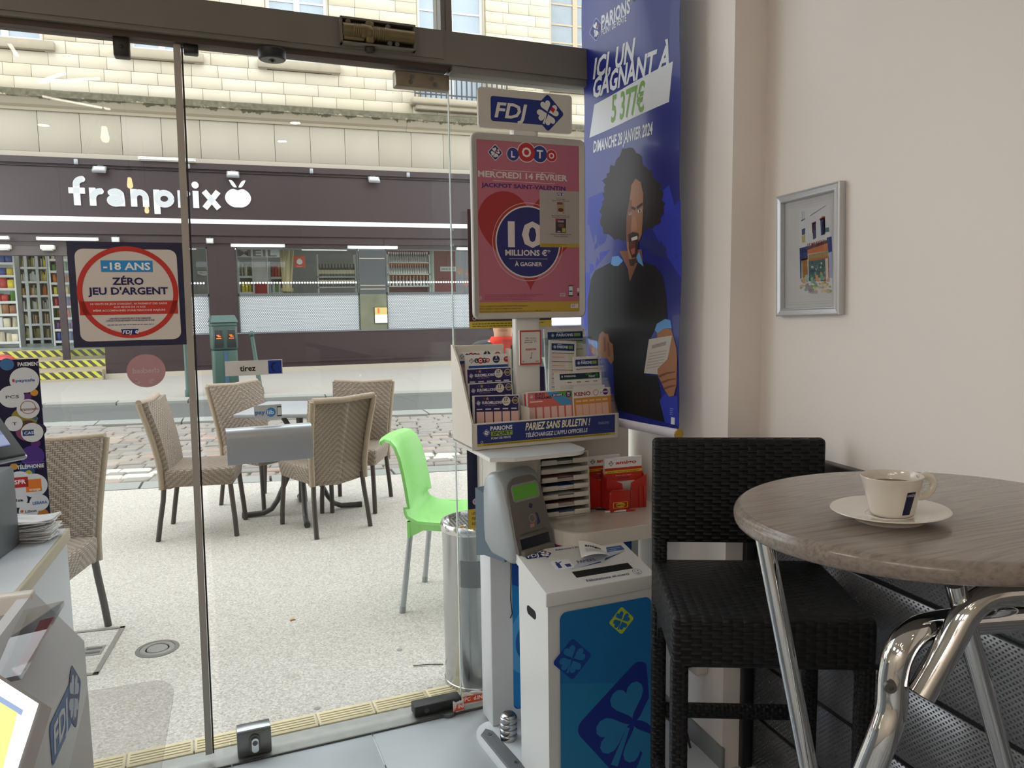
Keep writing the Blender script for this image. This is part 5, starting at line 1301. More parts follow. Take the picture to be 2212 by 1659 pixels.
b = GB(RU, RW); b.gbox(.622, 1.108, .306, .3075, .012, .079); b.build('front_strip', ink('#2a3570'), rk)
pr = Print(rk, lambda x, y, o: (x - RU, RW - .3075 - o, y - .99))
def rz_(X, Y): return gl(970 + X / 5.53, 690 + Y / 5.53, .3075)
z0_ = 1.0025
pr.rect(.622, z0_ + .0, 1.108, z0_ + .007, '#b8a53f', 0)
pr.clover(.652, 1.043, .011, '#2a3570', '#d9dbe4', None, 1, '#aab0cc')
pr.text('PARIONS', .665, 1.049, .0125, '#e1e2e8', 1, 'L', .04, w=.074); pr.rect(.667, 1.031, .739, 1.0455, '#8fa348', 1); pr.text('SPORT', .67, 1.0335, .0095, '#2d3b2a', 2, 'L', .04, .15, w=.066); pr.text('POINT DE VENTE', .667, 1.021, .0062, '#d5d6de', 1, 'L', .03, w=.066)
pr.text('PARIEZ SANS BULLETIN !', .783, 1.041, .0225, '#e3ddc2', 1, 'L', .05, .25, w=.232); pr.text("TÉLÉCHARGEZ L'APPLI OFFICIELLE", .784, 1.0185, .0125, '#d9dae2', 1, 'L', .03, .2, w=.222)
pr.text('PARIONS', 1.045, 1.04, .008, '#7d86ac', 1, 'L', .03, w=.04); pr.ring(.636, 1.0145, .003, .0042, '#d9d9e2', 1, 16); pr.lines(.64, 1.0045, .45, 1, .01, .0022, '#6b5c22', 1, 6)
pr.build(('strip_artwork', 'strip_lettering'))
# bet slips: each pad a thing
def pad(label, px0, px1, pyt, w, zb=1.004, th=.005, tilt=0.0, lean=8.0, draw=None, base='#dfdcd9', z1=None, grp='bet slip pads in the rack', name='bet_slip_pad', cat='bet slips'):
    u0, zt = gl(px0, pyt, w); u1, _ = gl(px1, pyt, w); W, H = u1 - u0, (z1 or zt) - zb
    t = gthing(name, label, cat, (u0 + u1) / 2, w, zb, 0, grp); t.rotation_euler = (R_(-lean), R_(tilt), GA)
    H = H / math.cos(R_(lean))
    MB().box(-W / 2, W / 2, 0, th, 0, H).build('paper_block', PAPER, t); MB().box(-W / 2, W / 2, -.0004, 0, 0, H).build('top_sheet', ink(base), t)
    p = Print(t, lambda x, y, o: (x - W / 2, -.0004 - o, y))
    if draw: draw(p, W, H)
    p.build(); return t
def loto(p, W, H):
    p.clover(W * .14, H - .020, .0085, '#2b2b34', '#e6e4e2', None, 1)
    for ch, x, r, c in (('L', .25, .008, '#2b2b34'), ('O', .335, .0105, '#b52f33'), ('T', .42, .009, '#2b2b34'), ('O', .49, .0075, '#b52f33')):
        p.ell(W * x, H - .02, r, r, c, 1, 20); p.text(ch, W * x, H - .02 - r * .5, r, '#e6e4e2', 2, 'C', .06)
    p.ell(W * .68, H - .018, .0125, .0125, '#232650', 1, 24); p.text('2', W * .68, H - .015, .009, '#e6e4e2', 2, 'C', .05); p.text('MILLIONS', W * .68, H - .023, .0032, '#e6e4e2', 2, w=.017)
    p.text('+', W * .80, H - .021, .004, '#444444', 1); p.ell(W * .91, H - .019, .0105, .0095, '#a8352f', 1, 20); p.text('10', W * .91, H - .02, .006, '#e6d4d0', 2, 'C', .04)
    p.rrect(W * .07, H - .05, W * .98, H - .036, .003, '#1f4f9a', 1)
    for i in range(6): p.ell(W * (.16 + .145 * i), H - .05, W * .06, .006, '#d3988d', 2, 16)
    p.rect(W * .07, .0, W * .98, H - .05, '#e2c3bb', .5)
def euro(p, W, H):
    p.rect(W * .04, .0, W * .985, H - .003, '#2a2358', 0)
    p.clover(W * .12, H - .024, .008, '#2a2358', '#d8d6e2', None, 1, '#b9b6cc'); p.text('EUROMILLIONS', W * .20, H - .0275, .0085, '#dddbe6', 1, 'L', .05, w=W * .42); p.text('MY MILLION', W * .38, H - .034, .004, '#8d6f9a', 1, w=W * .25)
    p.poly([(W * .31 + r_ * math.cos(PI / 2 + k * PI / 5), H - .011 + r_ * math.sin(PI / 2 + k * PI / 5)) for k in range(10) for r_ in [(.0065 if k % 2 == 0 else .0028)]], '#b5915a', 1); p.ell(W * .24, H - .01, .001, .001, '#c9b184', 1, 8); p.ell(W * .46, H - .012, .001, .001, '#c9b184', 1, 8)
    p.ell(W * .715, H - .020, .0145, .0145, '#d3cec2', 1, 26); p.text('17', W * .715, H - .0195, .010, '#262626', 2, 'C', .06); p.text('MILLIONS', W * .715, H - .027, .003, '#55504c', 2, w=.016)
    p.text('+', W * .825, H - .021, .004, '#d8d6e2', 1); p.ring(W * .915, H - .018, .0095, .0115, '#c9bda0', 1, 24); p.rect(W * .855, H - .022, W * .975, H - .014, '#8b7550', 2)
    for i in range(5): p.rect(W * (.08 + .185 * i), H - .046, W * (.20 + .185 * i), H - .042, '#c9c6d6', 1)
    for i in range(5): p.rect(W * (.075 + .185 * i), .0, W * (.235 + .185 * i), H - .052, '#dfb9af', 1)
def parions(p, W, H):
    p.rect(W * .08, H - .034, W * .93, H - .010, '#1f3a70', 0); p.clover(W * .2, H - .022, .007, '#1f3a70', '#d6dbe4', None, 1, '#9fb0c9'); p.text('PARIONS', W * .29, H - .026, .009, '#e3e6ec', 1, 'L', .05, w=W * .4); p.rect(W * .71, H - .027, W * .87, H - .016, '#7f9a52', 1); p.lines(W * .3, H - .0145, W * .15, 1, .003, .0018, '#c9d3e0', 1, 2)
    y = H - .042; k = 0
    while y > .03:
        p.rect(W * .1, y - .002, W * .92, y, '#3a4660', 0); p.rect(W * .1, y - .024, W * .62, y - .003, '#e3cfc8', 0); p.rect(W * .68, y - .024, W * .92, y - .003, '#dad8b8', 0); p.lines(W * .12, y - .016, W * .45, 1, .004, .0016, '#9b7f78', 1, k); y -= .029; k += 1
    p.ell(W * .95, H - .006, .0015, .0015, '#1c1c1c', 1, 10)
def foot(p, W, H):
    p.rect(W * .1, H - .024, W * .96, H - .005, '#1d3140', 0); p.rect(W * .1, H - .026, W * .96, H - .024, '#5d9a4a', 1); p.text('PARIONS', W * .2, H - .0165, .006, '#cfd9d9', 1, 'L', .03, w=W * .24); p.clover(W * .15, H - .014, .005, '#1d3140', '#cfd9d9', None, 1)
    p.text('LOTO', W * .66, H - .013, .006, '#4fae4a', 1, 'L', .03); p.text('FOOT', W * .72, H - .0205, .0065, '#dfe6e2', 1, 'L', .04); p.poly([(W * .9 + r_ * math.cos(PI / 2 + k * PI / 5), H - .0135 + r_ * math.sin(PI / 2 + k * PI / 5)) for k in range(10) for r_ in [(.010 if k % 2 == 0 else .004)]], '#2f7d3c', 1)
    for x in (.3, .5, .68, .86): p.rect(W * x - .008, H - .036, W * x + .008, H - .0335, '#4a4a4a', 0)
    p.rect(W * .1, .0, W * .96, H - .044, '#d2cfcb', 0)
def dreams(p, W, H):
    p.rect(W * .02, .0, W * .97, H - .004, '#cf6a62', 0); p.poly([(W * .5, H - .004), (W * .97, H - .004), (W * .97, H - .028), (W * .75, H - .028)], '#5f9a48', 1); p.poly([(W * .4, H - .004), (W * .62, H - .004), (W * .95, H - .036), (W * .95, H - .05), (W * .72, H - .05)], '#4f93c4', 1.5)
    p.clover(W * .1, H - .016, .008, '#2b2b40', '#e5dad8', None, 2, '#e5dad8'); p.text('EURO', W * .18, H - .015, .0085, '#4a3050', 2, 'L', .05, w=W * .2); p.text('DREAMS', W * .18, H - .026, .0085, '#4a3050', 2, 'L', .05, w=W * .34)
    p.rrect(W * .53, H - .02, W * .77, H - .011, .004, '#2c3050', 3); p.text('20 000€', W * .65, H - .0185, .006, '#e8e6ea', 4, w=W * .2); p.ell(W * .885, H - .0155, .0105, .0105, '#5a2a6b', 3, 22); p.text('30', W * .885, H - .0165, .007, '#ece6ee', 4, 'C', .05); p.text('ANS', W * .885, H - .022, .0028, '#ece6ee', 4)
    p.rrect(W * .06, H - .036, W * .33, H - .0315, .002, '#dcc6c2', 2)
    for i in range(6): p.rect(W * (.04 + .155 * i), .0, W * (.16 + .155 * i), H - .052, '#e3c0b8', 2)
def keno(p, W, H):
    p.rect(0, .0, W, H - .028, '#cf8a3e', 0); p.text('KENO', W * .03, H - .021, .0125, '#8f2a30', 1, 'L', .07, w=W * .43); p.ring(W * .6, H - .014, .0085, .01, '#a8453a', 1, 22); p.text('2', W * .6, H - .013, .005, '#a8453a', 1); p.text('o', W * .735, H - .018, .006, '#5a2a5a', 1); p.ell(W * .86, H - .014, .0105, .0105, '#4f2560', 1, 22); p.rect(W * .77, H - .0165, W * .95, H - .0115, '#b9a3c0', 2)
    for i in range(5):
        p.rect(W * (.06 + .175 * i), H - .042, W * (.2 + .175 * i), H - .036, '#e0c0a0', 1); p.rect(W * (.05 + .175 * i), 0, W * (.21 + .175 * i), H - .05, '#e2b8a6', 1)
pad('white loto slip pad at the back left of the rack', 988, 1089, 758, .145, lean=5, draw=loto)
pad('white loto slip pad with coloured letter discs in the rack', 1009, 1108, 768, .165, lean=5, draw=loto)
pad('purple euromillions slip pad, highest of three in the rack', 1010, 1110, 798, .195, lean=6, draw=euro)
pad('purple euromillions slip pad, middle of three in the rack', 1014, 1111, 830, .222, lean=6, draw=euro)
pad('purple euromillions slip pad, lowest of three in the rack', 1021, 1122, 858, .252, lean=6, tilt=2, draw=euro)
pad('wide parions slip pad at the back right of the rack', 1183, 1273, 712, .14, lean=5, draw=parions)
pad('narrow tilted parions slip pad in the middle of the rack', 1183, 1242, 738, .165, lean=6, tilt=4, draw=parions)
pad('short parions slip pad at the right of the rack', 1245, 1303, 772, .185, lean=6, draw=parions)
pad('wide green and black loto foot slip pad in the rack', 1205, 1306, 807, .215, lean=7, draw=foot)
pad('plain white slip pad behind the keno slips', 1244, 1312, 836, .235, lean=7)
pad('red and blue euro dreams slip pad, rear one in the rack', 1133, 1236, 850, .238, lean=6, draw=dreams)
pad('red and blue euro dreams slip pad, front one in the rack', 1141, 1243, 848, .257, lean=6, draw=dreams)
pad('orange keno slip pad at the right end of the rack', 1244, 1325, 843, .257, lean=7, tilt=-1, draw=keno)
def photo(p, W, H):
    p.rect(W * .06, H * .04, W * .94, H * .94, '#8fa9bd', 0); p.poly([(W * .06, H * .04), (W * .94, H * .04), (W * .94, H * .42), (W * .7, H * .56), (W * .45, H * .5), (W * .06, H * .6)], '#a98a6f', 1)
    p.ell(W * .55, H * .66, W * .14, H * .14, '#b88a6c', 2, 20); p.poly([(W * .41, H * .68), (W * .43, H * .82), (W * .58, H * .86), (W * .69, H * .78), (W * .68, H * .7), (W * .6, H * .76)], '#4a3626', 3); p.poly([(W * .4, H * .04), (W * .42, H * .42), (W * .55, H * .52), (W * .75, H * .5), (W * .9, H * .3), (W * .94, H * .04)], '#b59c80', 2); p.poly([(W * .1, H * .04), (W * .14, H * .4), (W * .3, H * .46), (W * .42, H * .3), (W * .4, H * .04)], '#9b5c40', 3); p.poly([(W * .06, H * .5), (W * .1, H * .7), (W * .3, H * .62), (W * .38, H * .44), (W * .2, H * .4)], '#5a4632', 2.5)
pad('purple-edged photo leaflet of a smiling man, leaning in the rack', 1126, 1172, 791, .185, zb=1.075, lean=6, tilt=-9, draw=photo, base='#3a2a5f', th=.003, grp=None, name='photo_leaflet', cat='leaflet')
pad('purple-edged leaflet mostly hidden behind the photo leaflet', 1140, 1177, 794, .172, zb=1.075, lean=6, tilt=2, base='#33275a', th=.003, grp=None, name='photo_leaflet', cat='leaflet')
def card(p, W, H):
    p.rect(W * .07, H * .05, W * .93, H * .95, '#d3cec8', 0)
    for i, s_ in enumerate(('"Et vous,', 'aviez-vous', 'joué ?"')): p.text(s_, W * .5, H * (.76 - .06 * i), H * .032, '#3f3d3d', 1, w=W * (.5, .52, .58)[i])
    p.rect(W * .27, H * .42, W * .75, H * .47, '#b3504a', 1); p.text('jouer et gagner', W * .51, H * .433, H * .018, '#e6d4d0', 2, w=W * .4)
    p.poly([(W * .55, H * .36), (W * .52, H * .27), (W * .5, H * .2), (W * .45, H * .22), (W * .5, H * .17), (W * .56, H * .22), (W * .52, H * .21), (W * .54, H * .28), (W * .58, H * .36)], '#3f3d3d', 1); p.ell(W * .16, H * .1, W * .035, W * .035, '#8d8783', 1, 12); p.rect(W * .72, H * .08, W * .88, H * .11, '#8d8a90', 1)
u0, zt = gl(1122, 714, .212)
pad('small white card in red frame hung on the mast', 1122, 1169, 714, .212, zb=gl(1122, 789, .212)[1], lean=0, draw=card, base='#b54a38', th=.006, grp=None, name='framed_card', cat='card')

# ------------------------------------------------------------------ sorting trays on the counter
TU0, TU1, TW, TZ = .845, 1.035, .275, .7315
tr = gthing('letter_tray_tower', 'white tower of seven shallow trays full of slips on the counter', 'tray tower', TU0, TW, TZ); tr.rotation_euler = (R_(-4), 0, GA)
Wt = TU1 - TU0; Ht = .215
mb = MB(); mb.rbox(0, .006, 0, .19, 0, Ht, .002, 1); mb.rbox(Wt - .006, Wt, 0, .19, 0, Ht, .002, 1); mb.rbox(0, Wt, 0, .19, Ht - .005, Ht, .002, 1); mb.rbox(0, Wt, .184, .19, 0, Ht, .002, 1); mb.rbox(0, Wt, 0, .19, 0, .005, .002, 1); mb.build('casing', RK, tr)
cols_ = ['#c9c6c2', '#a39a97', '#c4bcb8', '#d2cfcd', '#b3abae', '#d3cfca', '#c9c5c2']
for k in range(7):
    z = .008 + k * .0285
    ty = MB(); ty.box(.008, Wt - .008, -.006, .18, z, z + .003); ty.rbox(.010, .066, -.012, -.006, z, z + .0165, .002, 1); ty.rbox(Wt - .066, Wt - .010, -.012, -.006, z, z + .0165, .002, 1)
    to = ty.build('tray', RK, tr)
    MB().box(.012, Wt - .012, -.002 - .004 * (k % 3), .17, z + .0035, z + .010 + .003 * (k % 2), rot('Z', R_((k * 37 % 5 - 2) * .3))).build('slips', ink(cols_[k]), to)
    MB().box(.03, Wt * .7, -.0035, .16, z + .0135, z + .0145).build('slips', ink(('#5d6f94', '#8f5a58', '#d9d5d2', '#37508c', '#b98c88', '#d9d5d2', '#4f6a5a')[k]), to)

# ------------------------------------------------------------------ red slip holders
REDP = mat('red_plastic', '#b3261e', .3, var=.03, scale=5)
def holder(px0, px1, pyb, w, label, plab, full=True):
    u0, _ = gl(px0, pyb, w); u1, _ = gl(px1, pyb, w); W = u1 - u0; zb = .7316
    t = gthing('red_slip_holder', label, 'holder', u0, w, zb, R_(-4))
    H = .125
    MB().box(0, W, .042, .045, 0, H + .01).build('back_wall', REDP, t)
    for x in (0, W - .003): MB().prism([(0, 0), (.045, 0), (.045, H + .01), (.03, H), (0, .06)] if False else [(0, 0), (.045, 0), (.045, H + .01), (0, H * .8)], 0, .003, Matrix(((0, 0, 1, x), (1, 0, 0, 0), (0, 1, 0, 0), (0, 0, 0, 1)))).build('side_wall', REDP, t)
    MB().prism([(0, 0), (W, 0), (W, H * .92), (W * .62, H * .72), (W * .58, H * .4), (W * .42, H * .4), (W * .38, H * .72), (0, H * .92)], -.003, 0, Matrix(((1, 0, 0, 0), (0, 0, 1, 0), (0, 1, 0, 0), (0, 0, 0, 1)))).build('front_wall', REDP, t)
    if full:
        MB().rbox(.0, W * .5, -.03, -.003, 0, .072, .004, 2).build('pen_pocket', REDP, t)
        MB().rbox(W * .80, W * .86, -.008, -.003, 0, .075, .002, 1).rbox(W * .93, W * .99, -.008, -.003, 0, .075, .002, 1).build('ridge', REDP, t)
        p = Print(t, lambda x, y, o: (x, -.030 - o, y)); p.rrect(W * .07, .014, W * .43, .034, .002, '#d8c24a', 0); p.rrect(W * .085, .0155, W * .415, .0325, .002, '#b3261e', 1); p.ell(W * .25, .024, W * .12, .0075, '#d8b83c', 2, 18); p.text('AMIGO', W * .25, .0205, .0065, '#6a1c18', 3, 'C', .03, .1, w=W * .26); p.build()
        bd = MB()
        for k in range(26):
            a = k / 25; x = W * (-.02 + .54 * (a * 2 if a < .5 else 2 - 2 * a) * 0) ; 
        for k in range(44):
            a = k / 44 * 2 * PI; x = W * .25 + W * .27 * max(-1, min(1, 1.35 * math.cos(a))); z = .036 + .040 * max(-1, min(1, 1.3 * math.sin(a)))
            bd.lathe([(0, -.0014), (.0014, 0), (0, .0014)], 5, mv(x, -.0325, z))
        stuff(bd.build('bead_chain', CHROME, t))
    d = gthing('amigo_slip_pad', plab, 'bet slips', u0 + W / 2, w - .018 - .002, zb + .01, R_(-4), 'amigo slip pads in the red holders')
    w2 = W * .94; h2 = .165
    MB().box(-w2 / 2, w2 / 2, -.004, .008, 0, h2).build('paper_block', PAPER, d)
    p = Print(d, lambda x, y, o: (x - w2 / 2, -.004 - o, y)); p.rect(0, 0, w2, h2 - .034, '#c23a2c', 0); p.rect(0, h2 - .052, w2, h2 - .043, '#d9c03c', 1); p.text("joué et 1 chance sur 3 de gagner", w2 / 2, h2 - .0495, .004, '#6a4a1c', 2, w=w2 * .85); p.clover(w2 * .17, h2 - .018, .0095, '#20242e', '#e6e4e2', None, 1); p.text('amigo', w2 * .29, h2 - .022, .0115, '#c23a2c', 1, 'L', .06, w=w2 * .56); p.rect(w2 * .2, 0, w2 * .8, h2 - .082, '#d6cfc9', 1); p.text('Pour moi aussi', w2 / 2, h2 - .063, .003, '#e6c9c2', 1, w=w2 * .4); p.rect(w2 * .35, h2 - .073, w2 * .65, h2 - .069, '#6a3a7a', 1); p.build()
holder(1272, 1345, 1078, .21, 'red slip holder at the back, half hidden by the front one', 'amigo slip pad in the rear red holder', False)
holder(1310, 1392, 1094, .265, 'red slip holder with pen pocket and bead chain on the counter', 'amigo slip pad in the front red holder', True)
u, w = glz(1335, 1104, .735)
t = gthing('ballpoint_pen', 'white ballpoint pen with red cap lying on the counter', 'pen', u, w, .7352, R_(-12))
MB().tube([(-.045, 0, 0), (.03, 0, 0)], .0035, 8).build('barrel', WHITE, t); MB().tube([(.028, 0, 0), (.055, 0, 0), (.06, 0, 0)], [.0042, .0042, .002], 8).build('cap', REDP, t)
u, w = glz(1310, 1098, .735)
tag(MB().tube([(-.05, .02, 0), (-.03, 0, .004), (.0, -.006, 0), (.03, .0, .003), (.05, -.012, 0), (.03, -.018, .002), (-.01, -.012, 0), (-.045, -.004, .003)], .0022, 6).build('coiled_cable', BLACKP, M=mv(*gpt(u, w, .7345)) @ rot('Z', GA)), 'short loop of black cable lying on the counter beside the trays', 'cable')

# ------------------------------------------------------------------ ticket checker
tk = gthing('ticket_checker', 'grey ticket checking terminal with green screen on the stand', 'terminal', .735, .335, .652, R_(20))
# cross-section from back to front, seen from the left; front leans forward to the foot
PRF = [(.062, .045), (.066, .09), (.066, .215), (.058, .25), (.04, .268), (.015, .272), (-.008, .264), (-.024, .246), (-.034, .222), (-.079, .068), (-.083, .05), (-.082, .018), (-.075, .004), (-.06, .0), (.03, .012)]
n = len(PRF); hw = .080
def sect(x, k): return [(x, y * k + .0, .13 + (z - .13) * k) for y, z in PRF]
lv = [sect(-hw, .90), sect(-hw + .005, .97), sect(-hw + .016, 1.0), sect(hw - .016, 1.0), sect(hw - .005, .97), sect(hw, .90)]
mb = MB(); mb.add([p for r in lv for p in r], [tuple(range(n)), tuple(5 * n + i for i in range(n))[::-1]] + [(i * n + k, (i + 1) * n + k, (i + 1) * n + (k + 1) % n, i * n + (k + 1) % n) for i in range(5) for k in range(n)], None, True)
mb.build('casing', mat('silver_grey_casing', '#a3a9ab', .4, .2, var=.02), tk)
ang = math.atan2(.045, .154)                                                          # slope of the face
FM = mv(0, -.0565, .145) @ rot('X', -ang)
fdn = lambda x, y, o: tuple(FM @ Vector((x, -o, y)))
TG = mat('warm_grey_plastic', '#67625a', .45)
outl = [(-.074, -.14), (.074, -.14), (.076, -.06)] + [(.07 - .045 * (1 - math.cos(q)), .06 + .055 * math.sin(q)) for q in (PI / 2 * k / 6 for k in range(7))] + [(-.07 + .045 * (1 - math.cos(q)), .06 + .055 * math.sin(q)) for q in (PI / 2 * k / 6 for k in range(6, -1, -1))] + [(-.076, -.06)]
sl_ = [(-.06, -.102), (.06, -.102), (.06, -.07), (-.06, -.07)]
mb = MB(); mb.prism(outl, .0, .007, FM @ rot('X', PI / 2)); mb.build('face_plate', TG, tk)
MB().prism(rrect_pts(-.056, .040, .058, .094, .012, 5), .006, .0085, FM @ rot('X', PI / 2)).build('screen_bezel', mat('pale_grey_bezel', '#8d8d86', .4), tk)
MB().prism([(-.050, .047), (.050, .047), (.050, .087), (-.050, .087)], .007, .0092, FM @ rot('X', PI / 2)).build('screen', emit('green_lcd', '#4f8a22', .30), tk)
p = Print(tk, lambda x, y, o: fdn(x, y, .007 + o)); p.clover(.010, .021, .012, None, '#2b3058', None, 1); p.poly([(.02, -.042), (.036, -.036), (.032, -.008), (.022, .0), (.027, -.018)], '#34306e', 1); p.ring(.006, -.018, .012, .0128, '#c9c6c0', 1, 20); p.poly([(-.01, -.044), (.008, -.044), (.01, -.034), (-.008, -.034)], '#b07a70', 1); p.text('SCANNEZ VOTRE REÇU DE JEU', 0, -.060, .0045, '#34302c', 1, w=.11); p.build()
MB().rbox(-.066, .064, -.012, .002, -.071, -.064, .002, 1, FM).build('slot_brow', TG, tk)
MB().prism(sl_, .0065, .0078, FM @ rot('X', PI / 2)).build('slot', mat('dark_blue_slot', '#131826', .3), tk)
MB().rbox(-.068, .066, -.022, .004, -.135, -.102, .008, 2, FM).build('slot_tray', TG, tk)
mb = MB(); mb.add([(-.076, .066, .0), (-.076, .066, .20), (-.076, .02, .2), (-.076, -.03, .0), (.076, .066, .0), (.076, .066, .20), (.076, .02, .2), (.076, -.03, .0), (-.076, .105, -.01), (-.076, .105, .21), (.076, .105, -.01), (.076, .105, .21)], [(8, 9, 1, 0), (0, 1, 2, 3), (4, 7, 6, 5), (10, 4, 5, 11), (9, 11, 5, 1), (8, 0, 4, 10), (0, 3, 7, 4), (8, 10, 11, 9), (1, 5, 6, 2), (2, 6, 7, 3)]); mb.build('mount', mat('slate_blue_mount', '#5a6b79', .5), tk)

# ------------------------------------------------------------------ bin for tickets
BU0, BU1, BW0, BW1 = .697, 1.045, .436, .645
bn = gthing('ticket_bin', 'white ticket bin with blue clover front and slotted lid', 'bin', BU0, BW1, .0125)
Wb, Db = BU1 - BU0, BW1 - BW0; hb, hf = .66, .612
BNW = mat('white_bin_plastic', '#d3d4d2', .32, var=.02, scale=2)
mb = MB(); mb.add([(.004, .004, 0), (Wb - .004, .004, 0), (Wb - .004, Db - .004, 0), (.004, Db - .004, 0), (.002, .002, hf), (Wb - .002, .002, hf), (Wb - .002, Db - .002, hb), (.002, Db - .002, hb)], [(3, 2, 1, 0), (0, 1, 5, 4), (1, 2, 6, 5), (2, 3, 7, 6), (3, 0, 4, 7)]); mb.build('body', BNW, bn)
LM = Matrix(((1, 0, 0, 0), (0, 1, 0, 0), (0, (hb - hf) / Db, 1, 0), (0, 0, 0, 1)))   # lid slopes up to the back
sl0, sl1, sd0, sd1 = .115, .305, .045, .078
mb = MB(); zt = hf + .018
mb.box(-.004, Wb + .004, -.004, sd0, hf - .012, zt, LM); mb.box(-.004, Wb + .004, sd1, Db + .004, hf - .012, zt, LM); mb.box(-.004, sl0, sd0, sd1, hf - .012, zt, LM); mb.box(sl1, Wb + .004, sd0, sd1, hf - .012, zt, LM)
mb.build('lid', BNW, bn); MB().box(sl0 - .001, sl1 + .001, sd0 - .001, sd1 + .001, hf - .02, zt - .0015, LM).build('slot', mat('bin_darkness', '#0d0d0f', .9), bn)  # dark block fills the slot, painting in the shade inside
mb = MB(); mb.rbox(-.006, Wb + .006, -.006, .002, hf - .022, zt + .001, .003, 2); mb.build('lid_rim', BNW, bn)
MB().prism(rrect_pts(-.032, -.0135, .032, .0135, .013, 6), 0, .0015, Matrix(((0, 0, -1, .003), (1, 0, 0, Db * .55), (.0, 1, 0, .53), (0, 0, 0, 1))) @ rot('Z', R_(0))).build('hand_hole', mat('bin_darkness', '#0d0d0f', .9), bn)  # dark plate on the side, painted as the shade in a hole
p = Print(bn, lambda x, y, o: (x, .0 - o - .002 * (1 - y / hf), y), base=.003)
F0 = .036
p.poly(rrect_pts(F0, .02, Wb - .012, hf - .045, .022, 5), '#1d6aa5', 0)
p.poly([(F0, .02), (Wb - .012, .02), (Wb - .012, .30), (F0, .36)], '#2378a9', .5)
p.clover(.075, .425, .062, '#1b3f8f', '#2a72ab', None, 1); p.clover(.235, .51, .042, '#a9bd3a', '#1d6aa5', None, 1)
def bigclover(cx, cy, r):
    def keep(P): return [(min(x, Wb - .012), max(y, .021)) for x, y in P]
    dm = [(cx + (x * math.cos(R_(38)) - y * math.sin(R_(38))), cy + (x * math.sin(R_(38)) + y * math.cos(R_(38)))) for x, y in rrect_pts(-r * .74, -r * .74, r * .74, r * .74, r * .18)]
    p.poly(keep(dm), '#1b2f86', 1)
    for a in (104, 194, 284, 14): p.poly(keep(leaf_pts(cx + .06 * r * math.cos(R_(a)), cy + .06 * r * math.sin(R_(a)), r * .6, R_(a))), '#2a78ad', 2)
    p.poly(keep([(cx - .06 * r, cy - .08 * r), (cx - .28 * r, cy - .66 * r), (cx - .4 * r, cy - .6 * r), (cx - .12 * r, cy - .06 * r)]), '#2a78ad', 2.5)
bigclover(.275, .19, .19)
p.build(('front_artwork', 'front_lettering'))
p = Print(bn, lambda x, y, o: tuple(LM @ Vector((x, y, zt + o))))
p.poly([(.115, .085), (.33, .135), (.33, .165), (.2, .15)], '#b9c0cc', 0)
fdj(p, .015, .185, .026, 1); p.text("Aidez-nous à protéger l'environnement", .215, .193, .0085, '#33385c', 1, w=.19)
p.poly([(.10, .086), (.225, .098), (.225, .104), (.14, .09)], '#2b4a8f', 1); p.poly([(.24, .105), (.325, .135), (.25, .116)], '#2b4a8f', 1); p.rect(.235, .145, .335, .170, '#41639c', 1); p.lines(.245, .158, .08, 2, .009, .0025, '#b9c6da', 2, 3)
p.rrect(.075, .095, .137, .143, .008, '#dfe2e6', 1); p.ell(.092, .131, .004, .005, '#2b3a7a', 2, 10); p.poly([(.086, .102), (.098, .102), (.099, .126), (.11, .132), (.109, .135), (.094, .128), (.086, .124)], '#2b3a7a', 2); p.poly([(.113, .102), (.128, .102), (.13, .117), (.111, .117)], '#2b3a7a', 2)
p.text('PAPIERS', .155, .112, .013, '#33385c', 1, 'L', .02, w=.06)
p.text('Félicitations et merci', .205, .018, .0105, '#33385c', 1, w=.14); p.ring(.305, .026, .0125, .014, '#55597a', 1, 22); p.ell(.300, .03, .0018, .0025, '#33385c', 1, 8); p.ell(.310, .03, .0018, .0025, '#33385c', 1, 8); p.poly([(.297, .023), (.305, .017), (.313, .023), (.305, .0195)], '#33385c', 1)
p.build(('lid_artwork', 'lid_lettering'))
t = gthing('loose_ticket', 'crumpled white amigo ticket lying on the bin lid', 'ticket', BU0 + .22, BW1 - .135, .0125 + zt + .045, R_(-22))
mb = MB(); mb.grid(lambda a, b: ((a - .5) * .085, (b - .5) * .085, .012 * math.sin(2.5 * a + 1.5 * b) + .006 * math.cos(5 * b) + .02 * (b - .5) * .9), 8, 8, thick=.0006); mb.build('paper', PAPER, t)
p = Print(t, lambda x, y, o: (x, y, .012 * math.sin(2.5 * (x / .085 + .5) + 1.5 * (y / .085 + .5)) + .006 * math.cos(5 * (y / .085 + .5)) + .02 * (y / .085) * .9 + o + .0008)); p.text('amigo', 0, .018, .011, '#3a3a44', 1, 'C', .04, w=.05); p.lines(-.025, .005, .05, 5, .007, .0018, '#8d8d92', 1, 4); p.build()

# ================================================================== hanging banner
BF = np.array([1.14, 2.55]); BA = R_(12); BS = np.array([math.sin(BA), -math.cos(BA)]); BNRM = np.array([BS[1], -BS[0], 0])
def bq(px, py):
    p = on_plane(px, py, BNRM, BNRM[:2] @ BF); return ((p[:2] - BF) @ BS, p[2])
def b2(X, Y): return bq(1220 + X / 4.74, Y / 4.74)          # readings from a detail of the top
def b3(X, Y): return bq(1240 + X / 2.515, 300 + Y / 2.515)  # readings from a detail of the figure
ZB = 1.035
ban = thing('hanging_banner', 'tall blue betting banner with cheering man hung by the pier', 'banner', (BF[0], BF[1], ZB), math.atan2(BS[1], BS[0]))
def wave(x, z):
    q = x / .48
    return .006 * math.sin(q * 5.2 + .6) * (.4 + .6 * (z - 1.03) / 1.5) + .007 * math.sin(z * 4.1 + q * 2) * .8 + .012 * max(0, z - 2.1) * math.sin(q * 9) + (.05 * max(0, .06 - x) if z > 1.8 else 0) * min(1, (z - 1.8) * 3)
